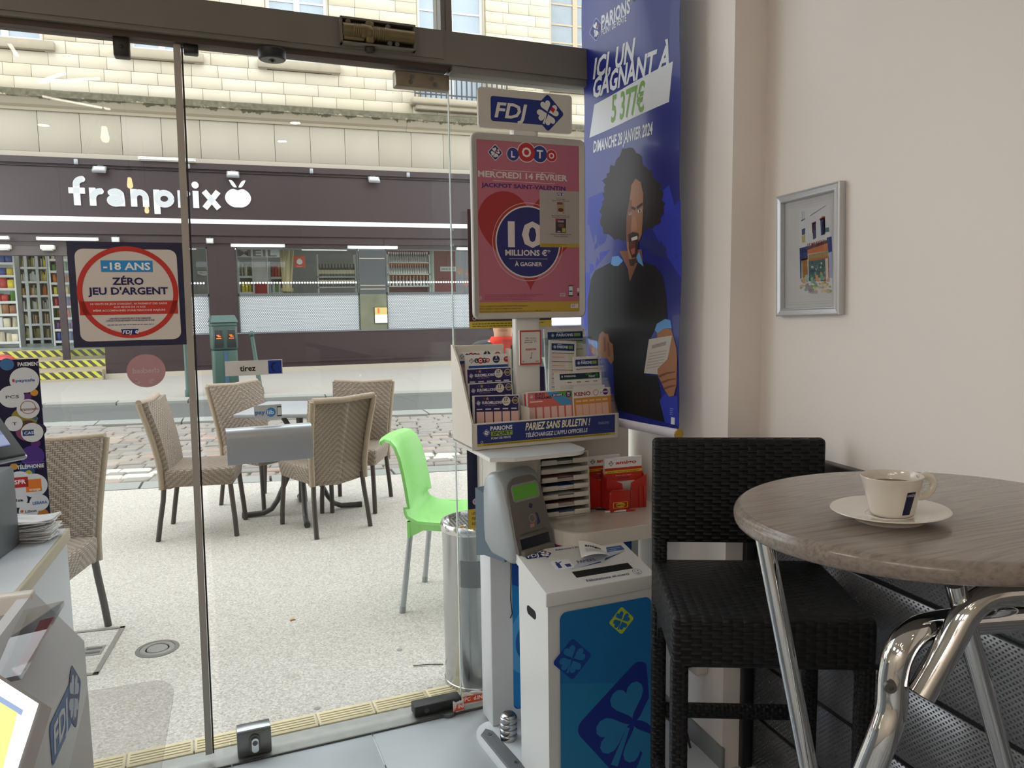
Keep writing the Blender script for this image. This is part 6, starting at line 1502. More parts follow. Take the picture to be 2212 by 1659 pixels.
BLUE = mat('glossy_blue_banner', '#20297e', .3, var=.15, scale=4, coat=.08, spec=.3)
mb = MB(); mb.grid(lambda a, b: (-.018 + .505 * a + .004 * math.sin(b * 21 + a), wave(-.018 + .505 * a, ZB + 1.6 * b), 1.6 * b), 26, 60, thick=-.0008)
mb.build('sheet', BLUE, ban)
bp = Print(ban, lambda x, y, o: (x, wave(x, y) - o, y - ZB), step=.0003, base=.0006)
def sub(P, n=6):
    out = []
    for i in range(len(P)):
        a, b = P[i], P[(i + 1) % len(P)]; k = max(1, int(math.hypot(b[0] - a[0], b[1] - a[1]) / .03)); out += [(a[0] + (b[0] - a[0]) * j / k, a[1] + (b[1] - a[1]) * j / k) for j in range(k)]
    return out
from mathutils.geometry import delaunay_2d_cdt
def patch(P, c, L):
    """a printed area that follows the sheet: filled with a fine mesh"""
    P = sub(P); x0 = min(p[0] for p in P); x1 = max(p[0] for p in P); y0 = min(p[1] for p in P); y1 = max(p[1] for p in P)
    pts = [Vector(p) for p in P]; n = len(pts)
    def inside(x, y):
        r = False; j = n - 1
        for i in range(n):
            if (P[i][1] > y) != (P[j][1] > y) and x < (P[j][0] - P[i][0]) * (y - P[i][1]) / (P[j][1] - P[i][1]) + P[i][0]: r = not r
            j = i
        return r
    gx = x0 + .02
    while gx < x1:
        gy = y0 + .02
        while gy < y1:
            if inside(gx, gy): pts.append(Vector((gx, gy)))
            gy += .045
        gx += .035
    V, E, Fc, *_ = delaunay_2d_cdt(pts, [(i, (i + 1) % n) for i in range(n)], [list(range(n))], 1, 1e-6)
    bp._put('artwork', [tuple(v) for v in V], [tuple(f) for f in Fc], c, L)
# printed background facets
for P, c in (([(70, 320), (250, 240), (160, 560), (60, 640)], '#2a3a9a'), ([(420, 480), (580, 330), (580, 760), (480, 600)], '#2733a8'), ([(300, 520), (480, 560), (540, 660), (440, 640)], '#1d2868'), ([(470, 760), (540, 700), (560, 860), (500, 900)], '#1f2b78'), ([(60, 640), (190, 600), (80, 740)], '#3340b0'), ([(380, 380), (520, 250), (560, 420)], '#2a38b4')):
    patch([b3(*q) for q in P], c, 1)
patch([b3(*q) for q in [(50, 640), (60, 1060), (80, 1000), (85, 760)]], '#2f3ca6', 1)
# writing
WH = '#d3d6de'
def line(body, l, r, hz, c=WH, bold=.05, shear=.28):
    x0, z0 = b2(*l); x1, _ = b2(*r); bp.text(body, x0, z0, hz, c, 3, 'L', bold, shear, w=x1 - x0)
x0, z0 = b2(310, 300); bp.clover(x0, z0, .040 * .9, '#232c78', WH, '#b03038', 2, '#8d93c0')
line('PARIONS', (362, 300), (700, 100), .042, bold=.05, shear=.08); line('POINT DE VENTE', (365, 362), (655, 175), .0205, bold=.02, shear=.05)
x0, z0 = b2(708, 60); bp.rect(x0, z0, .47, z0 + .045, '#7f9c52', 2); bp.text('SPORT', x0 + .01, z0 + .007, .03, '#2c3a2a', 3, 'L', .04, .1, w=.12)
line('ICI, UN', (272, 805), (752, 560), .062); line('GAGNANT À', (275, 1000), (1095, 590), .062)
bx_ = [b2(*q) for q in ((285, 1070), (1132, 632), (1090, 1047), (232, 1410))]; patch(bx_, '#cfd2d8', 2)
x0, z0 = b2(462, 1258); x1, _ = b2(845, 1090); bp.text('5 377€', x0, z0 + .002, .083, '#6f9a45', 4, 'L', .03, .18, w=x1 - x0)
line('DIMANCHE 28 JANVIER 2024', (272, 1558), (918, 1275), .036, bold=.045, shear=.22)
# the cheering man, printed flat
def art(pts, c, L): patch([b3(*q) for q in pts], c, L)
SKIN, SKD, HAIR, SHIRT, CUFF = '#9a6a4c', '#7d4f38', '#241a1a', '#15161a', '#5f95cf'
# curly hair outline
hc = []
cx_, cy_ = 300, 300
base_r = [(0, 190), (30, 165), (60, 175), (90, 262), (120, 185), (150, 165), (180, 145), (205, 175), (225, 235), (245, 262), (262, 250), (290, 215), (320, 225), (345, 195)]
for k in range(72):
    a = k * 5; 
    for i in range(len(base_r)):
        a0, r0 = base_r[i]; a1, r1 = base_r[(i + 1) % len(base_r)]; a1 = a1 if a1 > a0 else a1 + 360
        if a0 <= a < a1: r = r0 + (r1 - r0) * (a - a0) / (a1 - a0)
    r += 9 * math.sin(k * 2.3) + 6 * math.sin(k * 5.1); hc.append((cx_ + r * math.cos(R_(a)), cy_ - r * math.sin(R_(a))))
art(hc, HAIR, 2)
art([(240, 610), (365, 600), (375, 690), (320, 730), (295, 720)], SKD, 3)                          # neck
art([(90, 760), (110, 715), (195, 670), (245, 655), (298, 722), (350, 640), (375, 670), (440, 690), (480, 740), (500, 860), (505, 990), (450, 1010), (400, 1120), (390, 1280), (460, 1290), (480, 1420), (505, 1540), (230, 1470), (215, 1210), (190, 1080), (130, 1100), (80, 1080), (75, 880)], SHIRT, 3.5)
art([(195, 680), (200, 640), (235, 635), (262, 662), (235, 690), (210, 690)], CUFF, 4.5); art([(335, 640), (352, 612), (378, 695), (345, 668)], CUFF, 4.5)   # collar
art([(285, 690), (345, 670), (300, 775)], SKD, 4.2)
face_ = [(335, 215), (365, 235), (378, 300), (376, 380), (372, 450), (366, 520), (345, 570), (325, 650), (295, 655), (282, 590), (278, 500), (280, 420), (298, 330), (310, 250)]
art(face_, SKIN, 4); art([(280, 420), (298, 330), (312, 330), (306, 470), (300, 560), (284, 560), (278, 500)], SKD, 4.6)
art([(310, 365), (335, 375), (330, 388), (308, 380)], HAIR, 5); art([(338, 368), (372, 345), (374, 360), (342, 384)], HAIR, 5)                # brows
art([(345, 388), (366, 380), (366, 398), (348, 402)], '#c9bdb4', 5); art([(353, 386), (362, 383), (361, 398), (354, 399)], HAIR, 6); art([(292, 400), (308, 395), (308, 412), (294, 414)], '#b9a99e', 5); art([(297, 398), (304, 397), (303, 411), (298, 411)], HAIR, 6)
art([(318, 410), (332, 420), (344, 478), (338, 500), (312, 500), (306, 480)], '#a97757', 5)                                        # nose
art([(292, 530), (318, 512), (346, 520), (350, 560), (338, 640), (312, 648), (295, 600)], '#2c1a1a', 5.2); art([(300, 560), (330, 545), (332, 625), (312, 632), (300, 600)], '#5f2322', 6); art([(308, 538), (342, 526), (344, 545), (310, 554)], '#cfc9c2', 6.5); art([(306, 600), (330, 590), (328, 622), (312, 628)], '#a2504a', 6.8)
art([(288, 520), (316, 505), (348, 512), (352, 530), (318, 518), (292, 540)], '#3a2622', 6); art([(294, 655), (338, 648), (322, 690), (302, 690)], '#3a2622', 5.6)     # moustache, beard
# left fist with sleeve
art([(78, 1085), (130, 1100), (132, 1145), (85, 1110)], CUFF, 4.5); art([(85, 1112), (132, 1146), (140, 1190), (100, 1160)], '#7d7468', 4.2)
art([(140, 1062), (155, 1045), (175, 1060), (185, 1058), (195, 1100), (212, 1115), (220, 1200), (205, 1225), (185, 1195), (160, 1190), (135, 1170), (132, 1110)], '#855a40', 5); art([(160, 1080), (172, 1075), (178, 1150), (166, 1160)], '#6b4632', 6); art([(182, 1105), (192, 1104), (200, 1180), (188, 1180)], '#6b4632', 6)
# right arm, ticket and hand
art([(440, 1040), (450, 1005), (495, 978), (522, 985), (530, 1030), (490, 1030), (455, 1055)], CUFF, 5); art([(450, 1055), (490, 1030), (528, 1035), (555, 1140), (560, 1200), (510, 1190), (500, 1100), (455, 1090)], SKIN, 4.6)
art([(410, 1088), (532, 1068), (508, 1205), (468, 1280), (386, 1272)], '#b9b2ab', 6); art([(428, 1120), (502, 1100), (500, 1120), (426, 1140)], '#8d8882', 7)
for k in range(6): art([(412 - k * 3, 1165 + k * 16), (505 - k * 4, 1148 + k * 16), (505 - k * 4, 1152 + k * 16), (412 - k * 3, 1169 + k * 16)], '#948e88', 7)
art([(458, 1250), (505, 1200), (540, 1175), (560, 1200), (558, 1340), (545, 1395), (520, 1400), (495, 1360), (478, 1320), (462, 1290)], SKIN, 7.5)
for P in ([(462, 1285), (505, 1268), (552, 1262), (552, 1268), (508, 1278), (468, 1298)], [(475, 1320), (515, 1305), (555, 1300), (555, 1306), (518, 1314), (482, 1330)], [(492, 1352), (525, 1340), (553, 1336), (553, 1342), (528, 1349), (497, 1362)]): art(P, '#6f4530', 8.2)
art([(470, 1420), (500, 1380), (560, 1400), (575, 1560), (500, 1540)], '#2b3aa8', 3.6)
x0, z0 = b3(538, 1550); bp.rect(x0 - .006, z0, x0 + .01, z0 + .022, '#d0d3da', 4); x0, z0 = b3(525, 1500); bp.lines(x0, z0 + .02, .014, 4, .006, .002, '#8f99cc', 4, 3)
bp.build(('banner_artwork', 'banner_lettering'))
# hems, hanger and bottom tube
MB().tube([(-.012, .004, -.006), (.492, wave(.488, ZB), -.006)], .0165, 20).build('bottom_tube', mat('white_banner_tube', '#d6d3de', .35), ban)
MB().lathe([(0, 0), (.012, 0), (.0145, -.0005), (.0168, -.001), (.017, .004)], 20).build('tube_cap', mat('golden_tube_cap', '#b8973f', .35, .5), ban, M=mv(.4925, wave(.488, ZB), -.006) @ rot('Y', -PI / 2) @ rot('X', 0))
MB().tube([(-.02, 0, 1.6), (.49, .002, 1.6)], .01, 12).build('top_bar', STEELB, ban)
for q in (.05, .42): MB().tube([(q, 0, 1.6), (q, 0, CE - ZB)], .0015, 6).build('hanging_wire', STEELB, ban)

# ================================================================== picture on the wall
pt = thing('framed_picture', 'silver framed watercolour of a cafe front on the right wall', 'picture', (WX - .001, 1.705, 1.565), -PI / 2)
# local x runs towards the camera along the wall, local -y into the room
pt.rotation_euler = (0, R_(-2.0), -PI / 2)
PW, PH = .245, .332
SILV = mat('brushed_silver_frame', '#c3c5c8', .35, .45, var=.04)
def frame_ring(w, h, prof):
    vs = []; n = len(prof)
    for d, y in prof:
        vs += [(-w / 2 + d, y, -h / 2 + d), (w / 2 - d, y, -h / 2 + d), (w / 2 - d, y, h / 2 - d), (-w / 2 + d, y, h / 2 - d)]
    fs = [(i * 4 + k, i * 4 + (k + 1) % 4, (i + 1) * 4 + (k + 1) % 4, (i + 1) * 4 + k) for i in range(n - 1) for k in range(4)]
    return vs, fs
mb = MB(); mb.add(*frame_ring(PW, PH, [(0, 0), (0, -.018), (.003, -.021), (.006, -.019), (.015, -.017), (.018, -.019), (.02, -.018), (.022, -.009), (.022, -.004)])); mb.build('frame', SILV, pt)
MB().box(-PW / 2 + .01, PW / 2 - .01, -.006, -.001, -PH / 2 + .01, PH / 2 - .01).build('mount', mat('white_picture_mount', '#d8d7d8', .6), pt)
pp = Print(pt, lambda x, y, o: (x, -.006 - o, y))
def pz(X, Y):                                                # readings from a detail of the picture
    p = on_plane(1660 + X / 5.185, 380 + Y / 5.185, (1.0, 0, 0), WX - .012); return (1.705 - p[1], p[2] - 1.565 - .035 * (1.705 - p[1]) * 0)
def pa(pts, c, L): pp.poly([pz(*q) for q in pts], c, L)
for d, c in ((.030, '#b3b4b6'), (.036, '#b9babb')):
    for a, b_, c_, e in ((-PW / 2 + d, -PH / 2 + d, PW / 2 - d, -PH / 2 + d + .0007), (-PW / 2 + d, PH / 2 - d - .0007, PW / 2 - d, PH / 2 - d), (-PW / 2 + d, -PH / 2 + d, -PW / 2 + d + .0007, PH / 2 - d), (PW / 2 - d - .0007, -PH / 2 + d, PW / 2 - d, PH / 2 - d)): pp.rect(a, b_, c_, e, c, 0)
pa([(340, 370), (695, 320), (690, 1320), (335, 1330)], '#dcdde0', .5)
pa([(335, 805), (420, 785), (425, 930), (335, 950)], '#27386f', 1); pa([(640, 700), (695, 690), (695, 860), (655, 870)], '#28357c', 1); pa([(655, 870), (695, 862), (690, 1160), (655, 1150)], '#a8b3d2', 1)
pa([(335, 935), (355, 930), (350, 1140), (335, 1150)], '#2b5a78', 1.2); pa([(358, 930), (420, 920), (420, 1130), (360, 1140)], '#a8742f', 1)
pa([(420, 820), (650, 745), (652, 850), (425, 875)], '#c9774f', 1); pa([(420, 790), (650, 725), (652, 760), (420, 830)], '#4b3a3a', 1.2); pa([(430, 880), (652, 852), (655, 930), (430, 945)], '#a08a5a', 1.1); pa([(430, 940), (655, 905), (655, 930), (430, 960)], '#c06a3a', 1.4)
pa([(430, 955), (620, 930), (625, 1190), (430, 1180)], '#4c6a68', 1.2); pa([(618, 930), (652, 928), (655, 1200), (620, 1200)], '#d9cdb8', 1.3); pa([(648, 928), (656, 928), (658, 1200), (650, 1200)], '#a34b32', 1.5)
rr = random.Random(5)
for i in range(46):
    x = rr.uniform(445, 610); y = rr.uniform(960, 1160); s_ = rr.uniform(6, 16); pa([(x, y), (x + s_, y - 2), (x + s_, y + s_ * 1.8), (x, y + s_ * 1.8)], rr.choice(['#c9b04a', '#3d4a6a', '#7a9a8a', '#d6d2b8', '#2a3c52', '#8fa9b8', '#5d7a3a']), 1.6 + .02 * i)
for i in range(60):
    x = rr.uniform(340, 675); y = rr.uniform(1140, 1310); s_ = rr.uniform(14, 40); pa([(x + s_ * math.cos(a) * rr.uniform(.5, .9), y + s_ * math.sin(a) * .6) for a in (2 * PI * k / 7 for k in range(7))], rr.choice(['#c9b98a', '#b7c08a', '#8fb08a', '#c9a58a', '#9aa8c0', '#b59a6a', '#7aa878', '#d6c8a0', '#a58ab0']), 1.0 + .012 * i)
for i, (x, y, c) in enumerate(((390, 1110, '#8fc0b0'), (450, 1140, '#7fb89a'), (505, 1120, '#d9a070'), (560, 1110, '#6aa89a'), (360, 1140, '#d9b08a'))): pa([(x, y), (x + 30, y - 8), (x + 34, y + 60), (x + 4, y + 66)], c, 2.2 + .1 * i)
for P, c in (([(365, 595), (402, 578), (402, 650), (366, 660)], '#31558a'), ([(362, 670), (402, 655), (402, 740), (366, 745)], '#c9b878'), ([(485, 535), (522, 520), (522, 700), (488, 715)], '#35406a'), ([(575, 490), (625, 470), (625, 660), (578, 675)], '#34406c'), ([(478, 525), (525, 510), (528, 530), (495, 545), (495, 640), (480, 640)], '#b5563a'), ([(562, 490), (600, 458), (630, 460), (628, 480), (575, 505)], '#a34b36'), ([(610, 480), (628, 475), (626, 650), (612, 655)], '#8f4a48'), ([(622, 590), (668, 585), (670, 635), (628, 640)], '#4a6a78'), ([(596, 520), (606, 517), (606, 660), (597, 663)], '#cfd6e2')): pa(P, c, 2)
pa([(460, 440), (640, 335), (642, 342), (462, 452)], '#8a8d90', 2); pa([(370, 390), (376, 388), (376, 480), (370, 482)], '#9aa0a6', 2); pa([(392, 385), (397, 384), (397, 470), (392, 472)], '#9aa0a6', 2); pa([(360, 490), (405, 470), (405, 482), (362, 505)], '#6a6d70', 2)
x0, z0 = pz(425, 790); x1, z1 = pz(625, 735); pp.text('LE MARIGNY', x0, z0 - .001, .0085, '#8f2f2f', 3, 'L', .03, w=x1 - x0, rise=.06); pp.build()
MB().box(-PW / 2 + .02, PW / 2 - .02, -.0095, -.0085, -PH / 2 + .02, PH / 2 - .02).build('glazing', glass('picture_glass', '#f6f6f6', .03), pt)

# ================================================================== bar stool
sto = thing('bar_stool', 'black woven bar stool with low backrest beside the round table', 'stool', (1.083, 1.455, 0), R_(-22.5))
BWV = m_weave('black_resin_weave', '#111113', '#0d0d0f', .0095, .5, .7, .005, False, 2.3, 2.0, spec=.3)
EDG = m_weave('black_edge_weave', '#131316', '#0d0d0f', .009, .5, .7, .005, False, 1.2, 2.0, spec=.3)
MB().rbox(-.215, .215, -.16, .225, .655, .77, .014, 3).build('seat', BWV, sto, box_uv)
mb = MB(); mb.rbox(-.217, .217, .200, .236, .818, 1.092, .012, 3, Matrix.Shear('XY', 4, (0, 0)) if False else None); mb.build('backrest', BWV, sto, box_uv)
for sx_ in (-1, 1):
    x = sx_ * .197
    MB().rbox(x - .0185, x + .0185, .199, .2355, 0, .84, .008, 2).build('leg', EDG, sto, box_uv)
    MB().rbox(x - .0185, x + .0185, -.158, -.1215, 0, .67, .008, 2).build('leg', EDG, sto, box_uv)
    MB().rbox(x - .013, x + .013, -.125, .202, .20, .235, .008, 2).build('side_stretcher', EDG, sto, box_uv)
    mb = MB(); mb.prism([(-.13, .66), (.2, .66), (.2, .52), (.17, .60), (.10, .635), (-.06, .648), (-.115, .61), (-.13, .56)], -.008, .008, Matrix(((0, 0, 1, x), (1, 0, 0, 0), (0, 1, 0, 0), (0, 0, 0, 1)))); mb.build('side_apron', EDG, sto, box_uv)
MB().rbox(-.18, .18, .204, .231, .335, .372, .008, 2).build('rear_stretcher', EDG, sto, box_uv)
MB().rbox(-.18, .18, -.155, -.127, .24, .275, .008, 2).build('footrest', EDG, sto, box_uv)
# wall socket with plug and cable on the pier side, seen under the seat
t = thing('wall_socket', 'white wall socket box low on the pier under the stool', 'socket', (PX_, 2.03, .31), -PI / 2)
MB().rbox(-.04, .04, -.045, 0, -.04, .06, .008, 2).build('box', OFFW, t); MB().rbox(-.02, .02, -.08, -.043, -.02, .02, .008, 2).build('plug', BLACKP, t); MB().tube([(0, -.075, -.01), (.01, -.09, -.08), (-.02, -.06, -.18), (.02, -.05, -.285)], .004, 8).build('cable', BLACKP, t)
# black end batten of the wainscot
struct(MB().rbox(WX - .05, WX - .013, PY_ - .02, PY_ + .004, .0, 1.0, .002, 1).build('trim_2', BLK))

# ================================================================== round high table
TN = Vector((-.0258, .0307, 1)).normalized(); TQ = TN.to_track_quat('Z', 'Y').to_matrix().to_4x4()
tz_ = Vector((0, 0, 1)).rotation_difference(TN).to_matrix().to_4x4()
TC = Vector((.980, .913, 1.12)); TM = Matrix.Translation(TC) @ tz_
tb = thing('round_table', 'round high bistro table with grey wood top and chrome folding legs', 'table', (TC.x, TC.y, 0))
LTM = mv(0, 0, 1.12) @ tz_
def m_wood():
    t = NT('grey_brown_wood_laminate'); o = t.coord(); mp = t.n('ShaderNodeMapping'); mp.inputs['Rotation'].default_value = (0, 0, R_(-28)); mp.inputs['Scale'].default_value = (1.8, 48, 48); t.l(o, mp.inputs['Vector'])
    d = t.noise(2.2, o, 2); mp2 = t.n('ShaderNodeVectorMath', operation='ADD'); t.l(mp.outputs[0], mp2.inputs[0]); cmb = t.n('ShaderNodeCombineXYZ'); t.l(t.math('MULTIPLY', d, 5.0), cmb.inputs[1]); t.l(cmb.outputs[0], mp2.inputs[1])
    g = t.noise(3.5, mp2.outputs[0], 5, .6)
    c = t.ramp(g, [(.25, lin('#6b625b')), (.5, lin('#887e76')), (.75, lin('#948a82'))])
    t.l(c, t.p.inputs['Base Color']); t.set(Roughness=.2); t.p.inputs['Specular IOR Level'].default_value = .5; t.bump(g, .08, .001); return t.m
R0 = .2815
prof = [(0, -.032), (R0 - .014, -.032)] + [(R0 - .014 + .014 * math.sin(a), -.018 - .014 * math.cos(a)) for a in (PI / 2 * k / 5 for k in range(1, 6))] + [(R0, -.014)] + [(R0 - .014 + .014 * math.cos(a), -.014 + .014 * math.sin(a)) for a in (PI / 2 * k / 6 for k in range(1, 7))] + [(0, 0)]
WOODT = m_wood()
MB().lathe(prof, 96, LTM).build('tabletop', WOODT, tb)
MB().lathe([(0, -.033), (.2, -.033), (.2, -.040), (0, -.040)], 48, LTM).build('under_plate', BLACKP, tb)
def wp(px, py, depth):                                        # point at a given distance along the view axis
    v = CAM + sight(px, py) * depth; return Vector((v[0] - TC.x, v[1] - TC.y, v[2]))
def smooth(P, n=8):
    P = [Vector(p) for p in P]; out = []
    for i in range(len(P) - 1):
        p0 = P[max(i - 1, 0)]; p1 = P[i]; p2 = P[i + 1]; p3 = P[min(i + 2, len(P) - 1)]
        for k in range(n):
            t_ = k / n; out.append(.5 * ((2 * p1) + (-p0 + p2) * t_ + (2 * p0 - 5 * p1 + 4 * p2 - p3) * t_ ** 2 + (-p0 + 3 * p1 - 3 * p2 + p3) * t_ ** 3))
    return out + [P[-1]]
def to_floor(a, b):
    """carry the line a-b on to the floor"""
    return a + (b - a) * (a.z / (a.z - b.z))
a = wp(1651, 1163, 1.162); b_ = wp(1747, 1659, 1.17); MB().tube([a, to_floor(a, b_)], .0135, 18).build('leg', CHROME, tb)
a = wp(2062, 1258, .985); b_ = wp(2172, 1659, 1.09); MB().tube([a, to_floor(a, b_)], .0125, 18).build('leg', CHROME, tb)
P = smooth([Vector((.06, .0, 1.075)), Vector((.0, -.11, 1.07)), wp(2290, 1285, .985), wp(2200, 1280, .985), wp(2132, 1290, .985), wp(2088, 1325, .985), wp(2052, 1390, .985), wp(1990, 1500, .985)]); MB().tube(P, .0172, 18).build('upper_tube', CHROME, tb)
P = smooth([Vector((.24, -.31, 0)), Vector((.225, -.28, .5)), Vector((.20, -.24, .90)), wp(2400, 1315, 1.06), wp(2212, 1332, 1.05), wp(2060, 1345, 1.03), wp(1985, 1362, 1.01), wp(1945, 1405, 1.0), wp(1930, 1460, 1.0), wp(1926, 1530, 1.0), wp(1908, 1590, 1.0), wp(1880, 1659, 1.01)])
e = to_floor(P[-2], P[-1]); MB().tube(P + [e], .019, 18).build('bent_leg', CHROME, tb)
q = wp(1922, 1483, .983); MB().lathe([(0, .003), (.003, .003), (.0035, .0045), (.0075, .0045), (.0085, .0)], 16).build('bolt', STEELB, tb, M=Matrix.Translation(q) @ (Vector((-.45, -.9, 0))).to_track_quat('Z', 'Y').to_matrix().to_4x4())

# saucer and cup stand on the tilted top
def on_top(x, y): return TM @ Vector((x, y, 0))
sx0, sy0 = .887 - TC.x, .880 - TC.y
PORC = mat('glazed_white_porcelain', '#d8d2c8', .12, var=.015, scale=6, coat=.4)
t = thing('saucer', 'white porcelain saucer on the round table', 'saucer', M=Matrix.Translation(on_top(sx0, sy0)) @ tz_)
MB().lathe([(.0, .0035), (.028, .0035), (.045, .0), (.049, .0), (.050, .003), (.062, .009), (.081, .0145), (.0822, .0155), (.081, .0165), (.060, .0125), (.040, .0085), (.034, .0075), (0, .0075)], 64).build('dish', PORC, t)
MB().lathe([(.0315, .0074), (.0325, .0083), (.0335, .0074)], 48).build('well_ring', PORC, t)
cu = thing('coffee_cup', 'white porcelain coffee cup with blue label on the saucer', 'cup', M=Matrix.Translation(on_top(sx0 + .001, sy0 - .004)) @ tz_ @ mv(0, 0, .0078))
MB().lathe([(0, .0), (.0265, .0), (.0295, .002), (.031, .006), (.0425, .0565), (.0430, .0585), (.0420, .0592), (.0408, .058), (.0395, .05), (.030, .0095), (.024, .006), (0, .0055)], 64).build('bowl', PORC, cu)
MB().lathe([(0, .0445), (.0375, .0445), (.0383, .0452)], 48).build('coffee', mat('black_coffee_crema', '#6b4a30', .25, var=.35, scale=60), cu)
hm = rot('Z', R_(-16))
MB().tube(smooth([(.040, 0, .052), (.050, 0, .0555), (.060, 0, .051), (.0635, 0, .041), (.057, 0, .030), (.046, 0, .024), (.0355, 0, .025)], 5), [.0042] * 31, 12, M=hm, sq=1.35).build('handle', PORC, cu)
def cupmap(x, y, o):
    r = .031 + (.0425 - .031) * (y - .006) / .0505 + o; a = R_(-110) + x / .036; return (r * math.cos(a), r * math.sin(a), y)
p = Print(cu, cupmap, base=.0003)
gx = [k / 6 for k in range(7)]
for i in range(6): p.poly([(.0135 * gx[i], .006), (.0135 * gx[i + 1], .006), (.0135 * gx[i + 1] + .004, .041), (.0135 * gx[i] + .004, .041)], '#171d3c', 0)
p.text('LAVAZZA', .0102, .0345, .0032, '#c9c9d2', 1, 'C', .02, w=.0115); p.build(('label', 'label_lettering'))

# ================================================================== counter and machines at the left
def W3(px, py, depth): return Vector(CAM + sight(px, py) * depth)
def sheet(pts, th):
    """a flat slab through the given world points"""
    P = [Vector(p) for p in pts]; n_ = (P[1] - P[0]).cross(P[2] - P[0]).normalized()
    if n_.dot(Vector(CAM) - P[0]) < 0: n_ = -n_
    n = len(P); mb = MB(); mb.add([p[:] for p in P] + [(p - n_ * th)[:] for p in P], [tuple(range(n)), tuple(range(n, 2 * n))[::-1]] + [(i, (i + 1) % n, n + (i + 1) % n, n + i) for i in range(n)])
    return mb
def frame3(o, xe, ye):
    """placing matrix: origin o, x axis towards xe, z axis in the plane towards ye, local -y out of the plane to the room"""
    x = (xe - o).normalized(); z = (ye - o); z = (z - x * z.dot(x)).normalized(); y = z.cross(x)
    return Matrix(((x.x, y.x, z.x, o.x), (x.y, y.y, z.y, o.y), (x.z, y.z, z.z, o.z), (0, 0, 0, 1)))
CW_ = mat('white_counter_laminate', '#c6ccd2', .35, var=.02, scale=2)
ct = thing('shop_counter', 'white shop counter with beige edge at the left', 'counter', (-.86, 1.45, 0))
MB().box(-.45, .40, -.06, .66, 0, .878).build('carcass', CW_, ct)
MB().rbox(-.46, .402, -.065, .668, .878, .902, .004, 2).build('worktop', mat('pale_blue_white_top', '#ccd3da', .3, var=.02), ct)
MB().rbox(.398, .4075, -.065, .669, .872, .9015, .003, 2).build('edge_band', mat('beige_edge_band', '#b9ae94', .45), ct)
MB().lathe([(0, 0), (.004, 0)], 8).build('nick', BLACKP, ct, M=mv(.4005, .38, .76) @ rot('Y', PI / 2))
# grey dispenser on the counter
t = thing('card_dispenser', 'grey metal card dispenser box with pale green front on the counter', 'dispenser', (-.66, 1.93, .9025), R_(-6))
MB().rbox(-.1, .12, -.08, .09, 0, .185, .006, 2).build('case', mat('dark_grey_metal', '#666b70', .45, .3, var=.05), t)
MB().box(-.095, .04, -.083, -.08, .02, .15).build('front_window', mat('pale_green_window', '#b9d8cc', .3), t); MB().rbox(.07, .085, -.086, -.08, .03, .05, .002, 1).build('lock', ALU, t)
p = Print(t, lambda x, y, o: (x, -.083 - o, y)); p.text('CODE', -.02, .06, .012, '#44504c', 1, w=.05); p.lines(-.06, .04, .08, 2, .01, .004, '#5d6a66', 1, 2); p.build()
# stack of receipts: every slip its own sheet in one loose pile
t = thing('receipt_stack', 'loose stack of white receipts on the counter corner', 'paper stack', (-.525, 2.045, .9025), R_(-10))
rr = random.Random(3)
for k in range(16):
    a = R_(rr.uniform(-14, 14)); q = rr.uniform(.0, .006)
    mb = MB(); mb.grid(lambda u_, v_: ((u_ - .5) * .11, (v_ - .5) * .07, .004 * math.sin(u_ * 3 + k) * (k / 16) + .0032 * k + (.01 * (u_ - .5) ** 2) * k / 8), 6, 2, M=mv(rr.uniform(-.012, .012), rr.uniform(-.01, .01), .003) @ rot('Z', a), thick=.0022); mb.build('receipt', PAPER, t)
p = Print(t, lambda x, y, o: (x, y, .0032 * 16 + .007 + o)); p.lines(-.03, .02, .05, 4, .008, .0018, '#8d8f94', 1, 3); p.build()
# payment services board by the glass
u0, z1 = gl(80, 775, .16); u1, z0 = gl(113, 1135, .16)
uR = (u0 + u1) / 2
t = gthing('payment_board', 'tall dark board of round payment and phone logos behind the counter', 'board', uR, .16, .78)
Wd = .24; Hb = z1 - .78
MB().box(-Wd, 0, 0, .006, 0, Hb).build('board', ink('#1c1836', .25), t)
def pq(px, py): u, z = gl(px, py, .16); return u - uR, z - .78
p = Print(t, lambda x, y, o: (x, -o, y))
rr = random.Random(2)
for i in range(22):
    x = rr.uniform(-Wd + .02, -.01); y = rr.uniform(.1, Hb - .05); p.ell(x, y, rr.uniform(.004, .02), None, rr.choice(['#3a2a6b', '#2b2350', '#5a2a6b', '#274a7a', '#2f2440']), .5 + i * .02, 16)
x, y = pq(48, 850); 
for (px, py), r, c in (((60, 930), .028, '#7d3f63'), ((52, 905), .03, '#8a7a35'), ((74, 848), .009, '#c98a3a'), ((76, 904), .006, '#4f9ac0'), ((70, 985), .028, '#4a2f7d'), ((30, 1008), .009, '#b98a3a'), ((62, 1022), .008, '#b5a83a'), ((15, 787), .016, '#3a6a9a'), ((92, 1110), .014, '#b5702a')): x, y = pq(px, py); p.ell(x, y, r, None, c, 1.2, 22)
x, y = pq(65, 785); p.text('PAIEMENT', x - .002, y - .006, .0095, '#d9d9e2', 2, 'C', .04, w=.052); x, y = pq(66, 1008); p.text('TÉLÉPHONIE', x, y - .004, .0095, '#d9d9e2', 2, 'C', .04, w=.062)
x, y = pq(100, 996); p.rect(-Wd, y, 0, y + .001, '#5d5a80', 2)
